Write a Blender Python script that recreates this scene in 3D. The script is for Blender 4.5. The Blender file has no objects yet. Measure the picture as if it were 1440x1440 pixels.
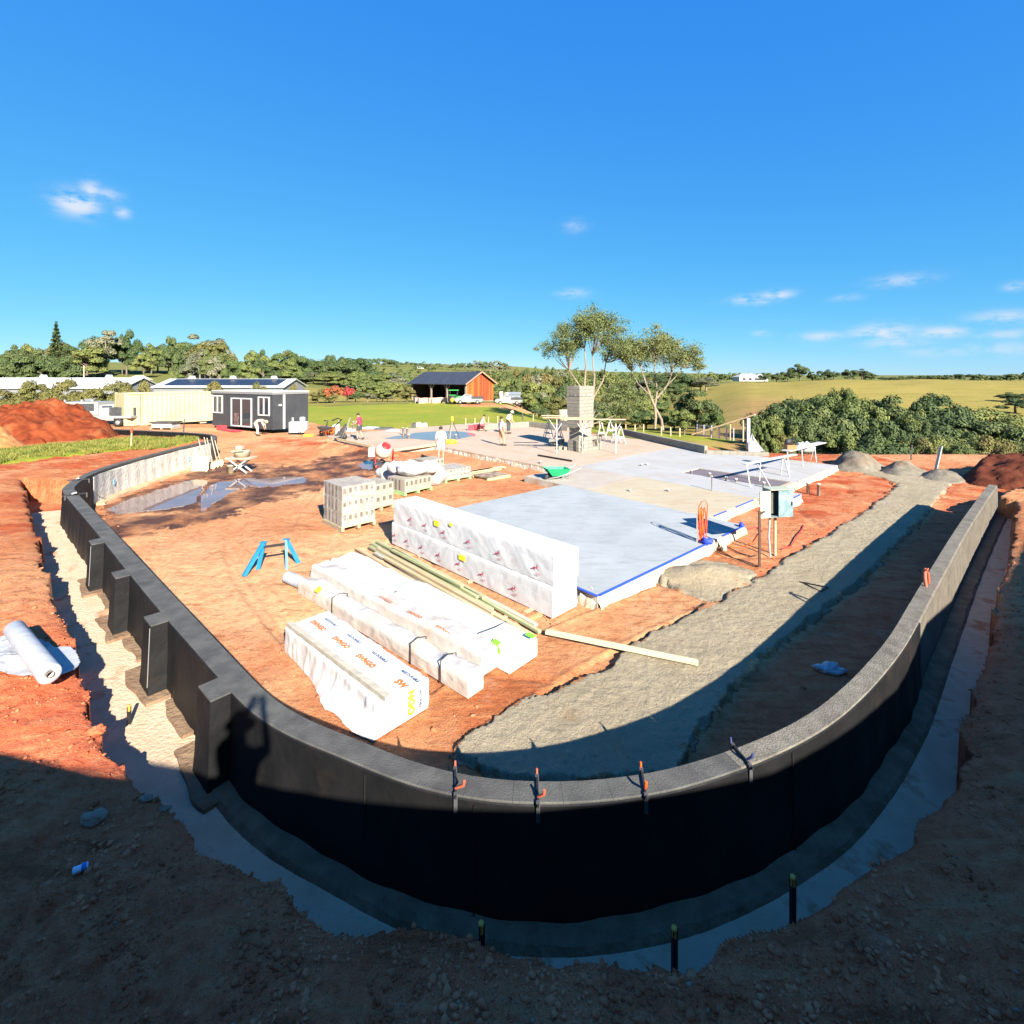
import bpy, bmesh, math, random
import numpy as np
from mathutils import Vector, Matrix, Euler
random.seed(7)
rng = np.random.default_rng(11)
SC = bpy.context.scene
COL = SC.collection
# ---------------------------------------------------------------- camera
CH = 4.2                       # eye height above the slab, metres
F, CX, HY = 690.0, 720.0, 528.0
cam_d = bpy.data.cameras.new("camera")
cam_d.sensor_width = 36.0
cam_d.lens = 36.0 * F / 1440.0
cam_d.shift_y = -(720.0 - HY) / 1440.0
cam_d.clip_start = 0.05
cam_d.clip_end = 40000
cam = bpy.data.objects.new("camera", cam_d)
COL.objects.link(cam)
cam.location = (0, 0, CH)
cam.rotation_euler = (math.radians(90), 0, 0)
SC.camera = cam
SC.render.resolution_x = SC.render.resolution_y = 1024
# ---------------------------------------------------------------- light
SHD = Vector((-0.5, 1.0, -0.626)).normalized()      # the way sunlight travels
SUN_EL = math.asin(-SHD.z)
SUN_AZ = math.atan2(-SHD.x, -SHD.y)                 # clockwise from +Y
sun_d = bpy.data.lights.new("sun", 'SUN')
sun_d.energy = 5.0
sun_d.angle = math.radians(0.53)
sun_d.color = (1.0, 0.94, 0.84)
sun = bpy.data.objects.new("sun", sun_d)
COL.objects.link(sun)
sun.rotation_euler = SHD.to_track_quat('-Z', 'Y').to_euler()
sun.location = (10, -20, 30)
world = bpy.data.worlds.new("World")
SC.world = world
world.use_nodes = True
wn, wl = world.node_tree.nodes, world.node_tree.links
for n in list(wn): wn.remove(n)
w_out = wn.new("ShaderNodeOutputWorld")
w_bg = wn.new("ShaderNodeBackground")
w_bg.inputs[1].default_value = 0.05
sky = wn.new("ShaderNodeTexSky")
sky.sky_type = 'NISHITA'
sky.sun_disc = False
sky.sun_elevation = SUN_EL
sky.sun_rotation = SUN_AZ
sky.altitude = 2000
sky.air_density = 1.0
sky.dust_density = 0.0
sky.ozone_density = 10.0
SC.view_settings.view_transform = 'Standard'
SC.view_settings.look = 'None'
SC.view_settings.exposure = 1.85
SC.view_settings.gamma = 1.0
SC.view_settings.use_curve_mapping = False

def node(nt, t, **kw):
    n = nt.nodes.new(t)
    for k, v in kw.items(): setattr(n, k, v)
    return n
def math_node(nt, op, a, b=None, c=None, clamp=False):
    n = nt.nodes.new("ShaderNodeMath"); n.operation = op; n.use_clamp = clamp
    for i, v in enumerate((a, b, c)):
        if v is None: continue
        if isinstance(v, (int, float)): n.inputs[i].default_value = v
        else: nt.links.new(v, n.inputs[i])
    return n.outputs[0]
def mixc(nt, fac, a, b, blend='MIX'):
    n = nt.nodes.new("ShaderNodeMix"); n.data_type = 'RGBA'; n.blend_type = blend
    ins = [i for i in n.inputs if i.enabled]
    for s, v in ((n.inputs[0], fac), (n.inputs[6], a), (n.inputs[7], b)):
        if isinstance(v, (int, float)): s.default_value = v
        elif isinstance(v, (tuple, list)): s.default_value = (*v[:3], 1)
        else: nt.links.new(v, s)
    return n.outputs[2]
def ramp(nt, v, lo, hi):
    n = nt.nodes.new("ShaderNodeMapRange"); n.clamp = True
    n.inputs[1].default_value = lo; n.inputs[2].default_value = hi
    nt.links.new(v, n.inputs[0])
    return n.outputs[0]

# small clouds: soft, noise-torn patches of the sky at fixed directions
nt = world.node_tree
geo = node(nt, "ShaderNodeNewGeometry")
neg = nt.nodes.new("ShaderNodeVectorMath"); neg.operation = 'SCALE'; neg.inputs[3].default_value = -1
nt.links.new(geo.outputs["Incoming"], neg.inputs[0])
sep = nt.nodes.new("ShaderNodeSeparateXYZ"); nt.links.new(neg.outputs[0], sep.inputs[0])
az_ = math_node(nt, 'ARCTAN2', sep.outputs[0], sep.outputs[1])
el_ = math_node(nt, 'ARCSINE', sep.outputs[2])
comb = nt.nodes.new("ShaderNodeCombineXYZ")
nt.links.new(math_node(nt, 'MULTIPLY', az_, 1.0), comb.inputs[0])
nt.links.new(math_node(nt, 'MULTIPLY', el_, 2.2), comb.inputs[1])
cn = node(nt, "ShaderNodeTexNoise"); cn.inputs["Scale"].default_value = 28; cn.inputs["Detail"].default_value = 7
cn.inputs["Roughness"].default_value = 0.62
nt.links.new(comb.outputs[0], cn.inputs["Vector"])
def cloud_patch(px, py, wx, wy, amt):
    a = math.atan2(px - CX, F); e = math.atan2(HY - py, math.hypot(F, px - CX))
    ra = wx / F * math.cos(a) ** 2; re = wy / F * math.cos(a)
    dx = math_node(nt, 'DIVIDE', math_node(nt, 'SUBTRACT', az_, a), ra)
    dy = math_node(nt, 'DIVIDE', math_node(nt, 'SUBTRACT', el_, e), re)
    d2 = math_node(nt, 'ADD', math_node(nt, 'MULTIPLY', dx, dx), math_node(nt, 'MULTIPLY', dy, dy))
    g = math_node(nt, 'EXPONENT', math_node(nt, 'MULTIPLY', d2, -1.0))
    return math_node(nt, 'MULTIPLY', g, amt)
tot = None
for c in [(108, 286, 30, 15, 1.3), (96, 281, 24, 9, .8), (128, 268, 15, 12, .9), (150, 274, 22, 9, .6), (172, 299, 11, 7, .7), (1062, 421, 30, 6, 1.0), (1092, 415, 22, 6, 1.0),
          (1268, 394, 40, 8, .55), (1240, 468, 44, 11, .95), (1155, 473, 30, 6, .75), (1325, 467, 36, 8, .9), (1260, 482, 46, 7, .6),
          (1410, 446, 44, 9, .75), (1415, 470, 40, 7, .6), (1320, 495, 60, 7, .4), (1428, 403, 18, 6, .55), (806, 413, 20, 6, .55),
          (808, 318, 16, 8, .35), (1190, 419, 20, 5, .4), (1070, 469, 14, 5, .4), (1410, 490, 60, 10, .5)]:
    g = cloud_patch(*c)
    tot = g if tot is None else math_node(nt, 'MAXIMUM', tot, g)
dens = math_node(nt, 'MULTIPLY', tot, ramp(nt, cn.outputs["Fac"], 0.36, 0.56), clamp=True)
dens = math_node(nt, 'MULTIPLY', dens, 0.92)
# the photograph's rendering of the blue: one tone curve per channel, the same over the whole dome
sepc = node(nt, "ShaderNodeSeparateColor"); wl.new(sky.outputs[0], sepc.inputs[0])
cmbc = node(nt, "ShaderNodeCombineColor")
for q, (kk, gg) in enumerate(((0.677, .98), (1.692, .55), (4.300, .13))):
    wl.new(math_node(nt, 'MULTIPLY', math_node(nt, 'POWER', sepc.outputs[q], gg), kk), cmbc.inputs[q])
skyc = mixc(nt, dens, cmbc.outputs[0], (4.26, 4.67, 5.33))
wl.new(skyc, w_bg.inputs[0])
wl.new(w_bg.outputs[0], w_out.inputs[0])

# ---------------------------------------------------------------- helpers
GZ = -0.25                     # level of the pad inside the wall
WZ = 0.85                      # top of the retaining wall
def G(px, py, z=GZ):
    """ground point seen at a photo position, on the level z"""
    Y = (CH - z) * F / (py - HY)
    return Vector(((px - CX) / F * Y, Y, z))
def At(px, py, Y):
    return Vector(((px - CX) / F * Y, Y, CH - (py - HY) / F * Y))
def G2(px, py, z=GZ):
    v = G(px, py, z); return (v.x, v.y)
def _hash(ix, iy, s):
    n = (ix.astype(np.int64) * 374761393 + iy.astype(np.int64) * 668265263 + s * 974711) & 0x7fffffff
    n = ((n ^ (n >> 13)) * 1274126177) & 0x7fffffff
    return ((n ^ (n >> 16)) & 0xffff) / 65535.0
def vnoise(x, y, s=0):
    ix, iy = np.floor(x), np.floor(y); fx, fy = x - ix, y - iy
    fx = fx * fx * (3 - 2 * fx); fy = fy * fy * (3 - 2 * fy)
    a, b = _hash(ix, iy, s), _hash(ix + 1, iy, s); c, d = _hash(ix, iy + 1, s), _hash(ix + 1, iy + 1, s)
    return (a + (b - a) * fx) * (1 - fy) + (c + (d - c) * fx) * fy
def fbm(x, y, o=4, s=0, g=0.5):
    t = 0; a = 1; n = 0
    for k in range(o):
        t = t + a * (vnoise(x * 2 ** k, y * 2 ** k, s + k * 17) - .5) * 2; n += a; a *= g
    return t / n
def sstep(a, b, v):
    t = np.clip((v - a) / (b - a), 0, 1); return t * t * (3 - 2 * t)
def inpoly(x, y, P):
    r = np.zeros(x.shape, bool); n = len(P)
    for i in range(n):
        x1, y1 = P[i]; x2, y2 = P[(i + 1) % n]
        if y1 == y2: continue
        c = ((y1 > y) != (y2 > y)) & (x < (x2 - x1) * (y - y1) / (y2 - y1) + x1)
        r ^= c
    return r
def polydist(x, y, P):
    d = np.full(x.shape, 1e9)
    for i in range(len(P) - 1):
        x1, y1 = P[i]; x2, y2 = P[i + 1]; ex, ey = x2 - x1, y2 - y1
        L = ex * ex + ey * ey + 1e-12
        t = np.clip(((x - x1) * ex + (y - y1) * ey) / L, 0, 1)
        d = np.minimum(d, (x - x1 - t * ex) ** 2 + (y - y1 - t * ey) ** 2)
    return np.sqrt(d)

class MB:
    """collects geometry for ONE mesh"""
    def __init__(s): s.v = []; s.f = []; s.m = []; s.sm = []
    def add(s, vs, fs, m=0, smooth=False):
        o = len(s.v); s.v.extend([tuple(v) for v in vs])
        for f in fs: s.f.append(tuple(i + o for i in f)); s.m.append(m); s.sm.append(smooth)
        return s
    def box(s, c, size, rot=None, m=0, taper=1.0):
        hx, hy, hz = size[0] / 2, size[1] / 2, size[2] / 2; vs = []
        for z, k in ((-hz, 1), (hz, taper)):
            for x, y in ((-hx, -hy), (hx, -hy), (hx, hy), (-hx, hy)):
                p = Vector((x * k, y * k, z))
                if rot is not None: p = rot @ p
                vs.append(p + Vector(c))
        return s.add(vs, [(3, 2, 1, 0), (4, 5, 6, 7), (0, 1, 5, 4), (1, 2, 6, 5), (2, 3, 7, 6), (3, 0, 4, 7)], m)
    def bar(s, a, b, w, h, m=0, up=(0, 0, 1)):
        a, b = Vector(a), Vector(b); d = (b - a); L = d.length; d.normalize()
        u = Vector(up)
        if abs(d.dot(u)) > .98: u = Vector((0, 1, 0))
        sx = d.cross(u).normalized(); sz = sx.cross(d).normalized()
        R = Matrix((d, -sx, sz)).transposed() if False else Matrix((d, sz.cross(d), sz)).transposed()
        return s.box((a + b) / 2, (L, w, h), R, m)
    def tube(s, pts, r, n=8, m=0, cap=True, smooth=True):
        pts = [Vector(p) for p in pts]; k = len(pts)
        rs = r if isinstance(r, (list, tuple)) else [r] * k
        vs = []; fs = []; prev = None
        for i, p in enumerate(pts):
            d = (pts[min(i + 1, k - 1)] - pts[max(i - 1, 0)]).normalized()
            if prev is None:
                u = Vector((0, 0, 1)) if abs(d.z) < .9 else Vector((1, 0, 0))
            else: u = prev
            u = (u - d * u.dot(d)).normalized(); w = d.cross(u); prev = u
            for j in range(n):
                a = 2 * math.pi * j / n
                vs.append(p + (u * math.cos(a) + w * math.sin(a)) * rs[i])
        for i in range(k - 1):
            for j in range(n):
                fs.append((i * n + j, i * n + (j + 1) % n, (i + 1) * n + (j + 1) % n, (i + 1) * n + j))
        s.add(vs, fs, m, smooth)
        if cap: s.add([vs[j] for j in range(n)], [tuple(range(n - 1, -1, -1))], m); s.add(vs[-n:], [tuple(range(n))], m)
        return s
    def prism(s, P, z0, z1, m=0):
        n = len(P)
        ar = sum(P[i][0] * P[(i + 1) % n][1] - P[(i + 1) % n][0] * P[i][1] for i in range(n))
        if ar < 0: P = P[::-1]
        vs = [(x, y, z0) for x, y in P] + [(x, y, z1) for x, y in P]
        fs = [tuple(range(n - 1, -1, -1)), tuple(range(n, 2 * n))] + [(i, (i + 1) % n, n + (i + 1) % n, n + i) for i in range(n)]
        return s.add(vs, fs, m)
    def lathe(s, prof, n=16, c=(0, 0, 0), m=0, R=None, smooth=True):
        vs = []; fs = []; k = len(prof)
        for r, z in prof:
            for j in range(n):
                a = 2 * math.pi * j / n; p = Vector((r * math.cos(a), r * math.sin(a), z))
                if R is not None: p = R @ p
                vs.append(p + Vector(c))
        for i in range(k - 1):
            for j in range(n): fs.append((i * n + j, i * n + (j + 1) % n, (i + 1) * n + (j + 1) % n, (i + 1) * n + j))
        return s.add(vs, fs, m, smooth)
    def ball(s, c, r, m=0, n=8, sq=(1, 1, 1), rough=0.0, seed=0):
        rr = random.Random(seed); vs = []; fs = []; k = max(4, n // 2 + 1)
        for i in range(k + 1):
            th = math.pi * i / k
            for j in range(n):
                a = 2 * math.pi * j / n; q = r * (1 + rough * (rr.random() - .5) * 2)
                vs.append((c[0] + q * sq[0] * math.sin(th) * math.cos(a), c[1] + q * sq[1] * math.sin(th) * math.sin(a), c[2] + q * sq[2] * math.cos(th)))
        for i in range(k):
            for j in range(n): fs.append((i * n + j, (i + 1) * n + j, (i + 1) * n + (j + 1) % n, i * n + (j + 1) % n))
        return s.add(vs, fs, m, True)
    def mesh(s, name, mats):
        me = bpy.data.meshes.new(name)
        me.from_pydata(s.v, [], s.f)
        for mt in (mats if isinstance(mats, (list, tuple)) else [mats]): me.materials.append(mt)
        me.polygons.foreach_set("material_index", s.m)
        me.polygons.foreach_set("use_smooth", s.sm)
        me.update()
        return me
    def build(s, name, mats, parent=None, loc=None, label=None):
        o = bpy.data.objects.new(name, s.mesh(name, mats)); COL.objects.link(o)
        if parent is not None: o.parent = parent
        if loc is not None: o.location = loc
        if label: o["label"] = label
        return o
def link_mesh(name, me, parent=None, loc=None, rz=None, scale=None):
    o = bpy.data.objects.new(name, me); COL.objects.link(o)
    if parent is not None: o.parent = parent
    if loc is not None: o.location = loc
    if rz is not None: o.rotation_euler = rz if isinstance(rz, (tuple, Euler)) else (0, 0, rz)
    if scale is not None: o.scale = scale if isinstance(scale, (tuple, list)) else (scale,) * 3
    return o
def tag(o, label, cat, group=None):
    o["label"] = label; o["category"] = cat
    if group: o["group"] = group
    return o
def thing(name, label, cat, loc=(0, 0, 0), rz=0.0, group=None):
    o = bpy.data.objects.new(name, None); COL.objects.link(o)
    o.empty_display_size = .2
    o.location = loc; o.rotation_euler = (0, 0, rz)
    return tag(o, label, cat, group)
def copy_thing(root, loc, rz=0.0, label=None, scale=None):
    r = root.copy(); COL.objects.link(r); r.location = loc; r.rotation_euler = (0, 0, rz)
    if scale is not None: r.scale = scale if isinstance(scale, (tuple, list)) else (scale,) * 3
    if label: r["label"] = label
    for ch in list(root.children):
        c = ch.copy(); COL.objects.link(c); c.parent = r
        for g in ch.children:
            d = g.copy(); COL.objects.link(d); d.parent = c
    return r
def structure(o): o["kind"] = "structure"; return o
def stuff(o): o["kind"] = "stuff"; return o

# ---------------------------------------------------------------- materials
def mat(name, col, rough=0.8, col2=None, scale=4.0, lo=.35, hi=.65, bump=0.0, bscale=30.0, metal=0.0, detail=4, obj=True, stretch=None,
        rand=0.0, spec=0.4, dirt=None, dscale=1.5, dlo=.5, dhi=.75):
    m = bpy.data.materials.new(name); m.use_nodes = True
    t = m.node_tree; b = t.nodes["Principled BSDF"]
    b.inputs["Roughness"].default_value = rough; b.inputs["Metallic"].default_value = metal
    b.inputs["Specular IOR Level"].default_value = spec
    tc = node(t, "ShaderNodeTexCoord"); src = tc.outputs["Object"] if obj else node(t, "ShaderNodeNewGeometry").outputs["Position"]
    if stretch:
        mp = node(t, "ShaderNodeMapping"); mp.inputs["Scale"].default_value = stretch; t.links.new(src, mp.inputs[0]); src = mp.outputs[0]
    c = None
    if col2 is not None:
        n = node(t, "ShaderNodeTexNoise"); n.inputs["Scale"].default_value = scale; n.inputs["Detail"].default_value = detail
        t.links.new(src, n.inputs["Vector"])
        c = mixc(t, ramp(t, n.outputs["Fac"], lo, hi), col, col2)
    else: c = tuple(col)
    if dirt is not None:
        n = node(t, "ShaderNodeTexNoise"); n.inputs["Scale"].default_value = dscale; n.inputs["Detail"].default_value = 6
        n.inputs["Roughness"].default_value = .65
        t.links.new(src, n.inputs["Vector"])
        c = mixc(t, ramp(t, n.outputs["Fac"], dlo, dhi), c, dirt)
    if rand > 0:
        oi = node(t, "ShaderNodeObjectInfo")
        h = node(t, "ShaderNodeHueSaturation")
        v = math_node(t, 'MULTIPLY_ADD', oi.outputs["Random"], 2 * rand, 1 - rand)
        t.links.new(v, h.inputs["Value"])
        t.links.new(math_node(t, 'MULTIPLY_ADD', oi.outputs["Random"], .03, .485), h.inputs["Hue"])
        if isinstance(c, tuple): h.inputs["Color"].default_value = (*c, 1)
        else: t.links.new(c, h.inputs["Color"])
        c = h.outputs[0]
    if isinstance(c, tuple): b.inputs["Base Color"].default_value = (*c, 1)
    else: t.links.new(c, b.inputs["Base Color"])
    if bump > 0:
        n = node(t, "ShaderNodeTexNoise"); n.inputs["Scale"].default_value = bscale; n.inputs["Detail"].default_value = 6
        t.links.new(src, n.inputs["Vector"])
        bp = node(t, "ShaderNodeBump"); bp.inputs["Strength"].default_value = bump; bp.inputs["Distance"].default_value = .03
        t.links.new(n.outputs["Fac"], bp.inputs["Height"]); t.links.new(bp.outputs[0], b.inputs["Normal"])
    return m
# ================================================================ wall line (outer top edge), photo pixels unprojected on the wall-top level
OUT_PX = [(150, 603.5), (205, 606), (262, 608.5), (293, 611), (300, 614), (296, 618), (283, 622), (250, 629), (212, 638.5), (175, 648), (140, 658), (112, 669),
          (95, 680), (86, 688), (92, 697), (112, 720), (139, 752), (177, 800), (227, 861), (262, 900), (303, 947), (326, 973), (352, 1000),
          (390, 1026), (436, 1047), (480, 1063), (530, 1086), (580, 1104), (630, 1117), (680, 1125), (722, 1128.5), (763, 1129.5), (800, 1129), (830, 1127.5), (862, 1124.5),
          (897, 1120), (930, 1114.5), (960, 1108), (994, 1097), (1027, 1086), (1060, 1074), (1093, 1060), (1120, 1047), (1143, 1035), (1168, 1019), (1193, 1000),
          (1232, 962), (1276, 907), (1304, 850), (1329, 804), (1354, 757), (1376, 721), (1392, 697), (1403, 682)]
def chaikin(P, n):
    for _ in range(n):
        Q = [P[0]]
        for a, b in zip(P[:-1], P[1:]):
            Q.append((.75 * a[0] + .25 * b[0], .75 * a[1] + .25 * b[1])); Q.append((.25 * a[0] + .75 * b[0], .25 * a[1] + .75 * b[1]))
        Q.append(P[-1]); P = Q
    return P
def resample(P, step):
    P = np.array(P); seg = np.hypot(*np.diff(P, axis=0).T); s = np.concatenate([[0], np.cumsum(seg)])
    n = max(2, int(round(s[-1] / step)) + 1); t = np.linspace(0, s[-1], n)
    return np.stack([np.interp(t, s, P[:, 0]), np.interp(t, s, P[:, 1])], 1)
_raw = [G2(px, py, WZ) for px, py in OUT_PX]
WALL = resample(chaikin(_raw, 3), 0.1)
# gentle smoothing away from the two ends
for _ in range(6):
    W2 = WALL.copy(); W2[1:-1] = .25 * WALL[:-2] + .5 * WALL[1:-1] + .25 * WALL[2:]; WALL = W2
_t = np.gradient(WALL, axis=0); _t /= np.hypot(_t[:, 0], _t[:, 1])[:, None]
WNRM = np.stack([-_t[:, 1], _t[:, 0]], 1)          # left of travel = inward
WTAN = _t
NW = len(WALL)
def widx(px, py):
    g = np.array(G2(px, py, WZ)); return int(np.argmin(np.hypot(*(WALL - g).T)))
I_BEND = widx(86, 688); I_MID = widx(560, 1098); I_RIGHT = widx(1100, 1057)
_s = np.arange(NW)
WTH = np.interp(_s, [0, I_BEND, widx(227, 861), widx(480, 1063), I_RIGHT, NW], [.2, .26, .27, .22, .19, .19])
WIN = WALL + WNRM * WTH[:, None]
def wpt(i, off, z):                                # off metres inward of the outer edge
    p = WALL[i] + WNRM[i] * off; return (p[0], p[1], z)

BANK_PX = [(30, 672), (37, 690), (44, 715), (54, 755), (62, 785), (77, 817), (82, 850), (100, 872), (102, 895), (112, 945), (126, 985), (140, 1020), (172, 1065), (207, 1097),
           (232, 1118), (267, 1148), (277, 1177), (317, 1185), (360, 1209), (405, 1219), (430, 1257), (463, 1284), (497, 1299), (540, 1296), (580, 1301), (647, 1314),
           (700, 1310), (735, 1312), (763, 1319), (787, 1334), (812, 1323), (837, 1318), (860, 1330), (913, 1341), (950, 1344), (987, 1335), (1040, 1305), (1070, 1285), (1107, 1281),
           (1147, 1257), (1193, 1222), (1253, 1182), (1280, 1160), (1307, 1118), (1335, 1090), (1338, 1067), (1356, 1050), (1359, 1012), (1373, 959), (1390, 904), (1402, 850), (1409, 807),
           (1423, 737), (1429, 700)]
BZ = 0.55
BANK = [G2(px, py, BZ) for px, py in BANK_PX]
iT0 = widx(105, 674)
TRENCH = [tuple(p) for p in (WALL + WNRM * .8)[iT0:]] + [tuple(p) for p in BANK[::-1]]
INSIDE = [tuple(p) for p in WALL] + [(30, 26), (60, 60), (60, 400), (-60, 400), (-60, 60), (-30, 33)]

# ================================================================ far terrain: photo height of the bare ground per column and depth
COLS = np.array([-900, 0, 200, 430, 560, 700, 780, 870, 960, 1060, 1180, 1440, 2400.])
DEP = np.array([34, 45, 60, 93, 130, 180, 260, 400, 700, 1200, 2500, 9000.])
PYT = np.array([
    [612, 593, 582, 570, 558, 545, 524, 512, 512, 518, 524, 526.5], [605, 589, 582, 574, 562, 546, 524, 512, 510, 516, 524, 526.5],
    [605, 590, 585, 575, 560, 543, 522, 510, 510, 516, 524, 526.5], [612, 598, 584, 570, 556, 545, 532, 521, 508, 514, 524, 526.5],
    [618, 599, 583, 565, 562, 558, 553, 538, 513, 511, 521, 526.5], [618, 599, 584, 563, 570, 572, 564, 550, 519, 514, 522, 526.5],
    [618, 604, 593, 590, 592, 582, 566, 552, 528, 519, 524, 526.8], [620, 614, 606, 604, 598, 580, 562, 548, 534, 523, 525, 527],
    [626, 624, 614, 597, 576, 556, 543, 539, 534, 525, 526, 527.3], [650, 642, 618, 585, 560, 545, 537, 539, 535, 527, 527, 527.5],
    [672, 652, 620, 580, 557, 540, 534, 538, 536, 530, 528, 527.6], [672, 652, 620, 582, 559, 543, 535, 538, 536, 531, 528.5, 527.6],
    [672, 652, 620, 582, 559, 543, 535, 538, 536, 531, 528.5, 527.6]])
def interp2(px, d):
    ld, LD = np.log(np.clip(d, 34, 9000)), np.log(DEP)
    pxx = np.clip(px, COLS[0], COLS[-1])
    i = np.clip(np.searchsorted(COLS, pxx) - 1, 0, len(COLS) - 2); fx = (pxx - COLS[i]) / (COLS[i + 1] - COLS[i]); fx = fx * fx * (3 - 2 * fx)
    j = np.clip(np.searchsorted(LD, ld) - 1, 0, len(LD) - 2); fy = (ld - LD[j]) / (LD[j + 1] - LD[j])
    a = PYT[i, j] * (1 - fx) + PYT[i + 1, j] * fx; b = PYT[i, j + 1] * (1 - fx) + PYT[i + 1, j + 1] * fx
    return a * (1 - fy) + b * fy
def far_h(x, y):
    r = np.hypot(x, y); az = np.clip(np.abs(np.arctan2(x, y)), 0, 1.0) * np.sign(x)
    d = r * np.cos(az); px = CX + F * np.tan(az)
    z = CH - (interp2(px, d) - HY) / F * np.maximum(d, 34)
    return z + fbm(x * .05, y * .05, 3, 5) * np.clip((d - 40) / 100, 0, 1) * np.minimum(.012 * d, 4) * .35
def near_h(x, y):
    w = fbm(x * 3.2, y * 3.2, 2, 31) * .07 + fbm(x * 1.3, y * 1.3, 2, 35) * .05
    w2 = fbm(x * 3.2, y * 3.2, 2, 71) * .07 + fbm(x * 1.3, y * 1.3, 2, 75) * .05
    xi = inpoly(x, y, INSIDE)
    tr = inpoly(x + w, y + w2, TRENCH) & ~xi
    rough = fbm(x * 3.1, y * 3.1, 5, 3, .62)
    zi = GZ + .035 * fbm(x * .8, y * .8, 4, 9) + .012 * fbm(x * 6, y * 6, 3, 12, .6) + .05 * sstep(-3, -9, x) * sstep(20, 26, y) * rough
    zo = BZ + .10 * sstep(12.5, 14.5, y) * (x < 0) + .11 * rough * sstep(60, 2, np.hypot(x, y)) + .03 * fbm(x * 13, y * 13, 3, 21, .6)
    zo = zo - .5 * sstep(15, 20, y) * (x > 0)
    db = polydist(x, y, BANK)
    zo = BZ - .055 + (zo - BZ) * (.35 + .65 * sstep(0, 1.2, db)) - .07 * np.exp(-db / .10)     # crumbling lip
    zt = -.19 + .03 * rough
    return np.where(xi, zi, np.where(tr, zt, zo)), xi, tr
# red spill ridge along the slab's left edge
def ground_h(x, y):
    h, xi, tr = near_h(x, y)
    r = np.hypot(x, y); az = np.clip(np.abs(np.arctan2(x, y)), 0, 1.0)
    d = r * np.cos(az)
    t = sstep(27.0, 38.0, d)
    return h * (1 - t) + far_h(x, y) * t, xi, tr, d

# ================================================================ regions
def PX(L, z=GZ): return [G2(a, b, z) for a, b in L]
SAND = PX([(640, 1062), (660, 1043), (690, 1018), (735, 987), (800, 966), (858, 944), (880, 915), (932, 884), (1000, 853), (1066, 818), (1108, 787), (1160, 757), (1214, 722), (1246, 699),
           (1263, 683), (1240, 673), (1190, 661), (1240, 664), (1300, 671), (1338, 681), (1322, 700), (1293, 734), (1212, 818), (1150, 864), (1046, 951), (992, 1018), (962, 1062), (945, 1096),
           (800, 1104), (700, 1100)])
SANDPATCH = PX([(925, 818), (945, 800), (980, 788), (1020, 790), (1062, 806), (1064, 816), (1030, 836), (1000, 848), (960, 836)])
LAWN = PX([(425, 592), (430, 566), (500, 564), (600, 561.5), (700, 563), (745, 566), (800, 584), (880, 600), (950, 610), (1040, 620), (1100, 624), (1185, 636), (1150, 636), (1090, 631),
           (1030, 621), (960, 618), (880, 612), (800, 603), (740, 594), (690, 596), (600, 603.5), (520, 601), (470, 600)], -.1)
STRIP = PX([(-60, 640), (0, 634), (60, 628), (110, 625), (150, 620), (200, 617.5), (245, 617), (278, 619.5), (262, 624), (230, 630), (180, 633), (110, 640), (60, 645), (0, 652), (-60, 658)], .6)
PUD = [PX([(283, 707), (290, 690), (303, 678), (330, 674), (350, 671), (365, 672.5), (395, 670), (425, 669.5), (433, 674), (428, 679), (400, 681), (382, 683), (368, 686), (352, 683), (340, 687), (325, 692),
           (310, 703), (295, 712), (283, 716)]),
       PX([(150, 716), (175, 704), (215, 691), (262, 676), (282, 672), (293, 676), (286, 690), (276, 706), (255, 712), (220, 718), (190, 721), (165, 722)]),
       PX([(505, 654), (520, 646), (536, 645), (540, 652), (520, 660), (506, 659)])]
WETZ = PX([(120, 740), (140, 712), (200, 690), (290, 655), (330, 650), (420, 655), (470, 640), (540, 640), (560, 665), (500, 672), (445, 690), (400, 700), (320, 725), (230, 745), (150, 760)])

dense = np.linspace(-math.radians(57), math.radians(57), 640)
side = np.linspace(math.radians(57), math.radians(303), 60)[1:-1]
AZ = np.concatenate([dense, side])
R_ = np.concatenate([np.geomspace(1.2, 62, 640), np.geomspace(62, 12000, 96)[1:]])
aa, rr_ = np.meshgrid(AZ, R_)
gx, gy = rr_ * np.sin(aa), rr_ * np.cos(aa)
gz, g_in, g_tr, g_d = ground_h(gx.ravel(), gy.ravel())
X, Y = gx.ravel(), gy.ravel()
wx_ = X + .16 * fbm(X * 2.2, Y * 2.2, 4, 41) + .05 * fbm(X * 9, Y * 9, 2, 44); wy_ = Y + .16 * fbm(X * 2.2, Y * 2.2, 4, 51) + .05 * fbm(X * 9, Y * 9, 2, 54)
front = Y > .5
def region(P, wf=1.0):
    P_ = np.array(P); lo = P_.min(0) - 2; hi = P_.max(0) + 2
    k = np.where((X > lo[0]) & (X < hi[0]) & (Y > lo[1]) & (Y < hi[1]))[0]
    r = np.zeros(len(X), bool)
    r[k] = inpoly(X[k] + (wx_[k] - X[k]) * wf, Y[k] + (wy_[k] - Y[k]) * wf, P); return r
m_sand = region(SAND, .8) & g_in
m_patch = region(SANDPATCH, 1.2) & g_in
vpx = CX + F * X / np.maximum(Y, .5); vpy = HY + F * (CH - gz) / np.maximum(Y, .5)
def pxregion(P, wob_=1.0):
    dx = (fbm(X * .5, Y * .5, 3, 141)) * 1.6 * wob_; dy = (fbm(X * .5, Y * .5, 3, 151)) * 1.2 * wob_
    return inpoly(vpx + dx, vpy + dy, P) & (Y > 20) & (Y < 125)
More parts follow.
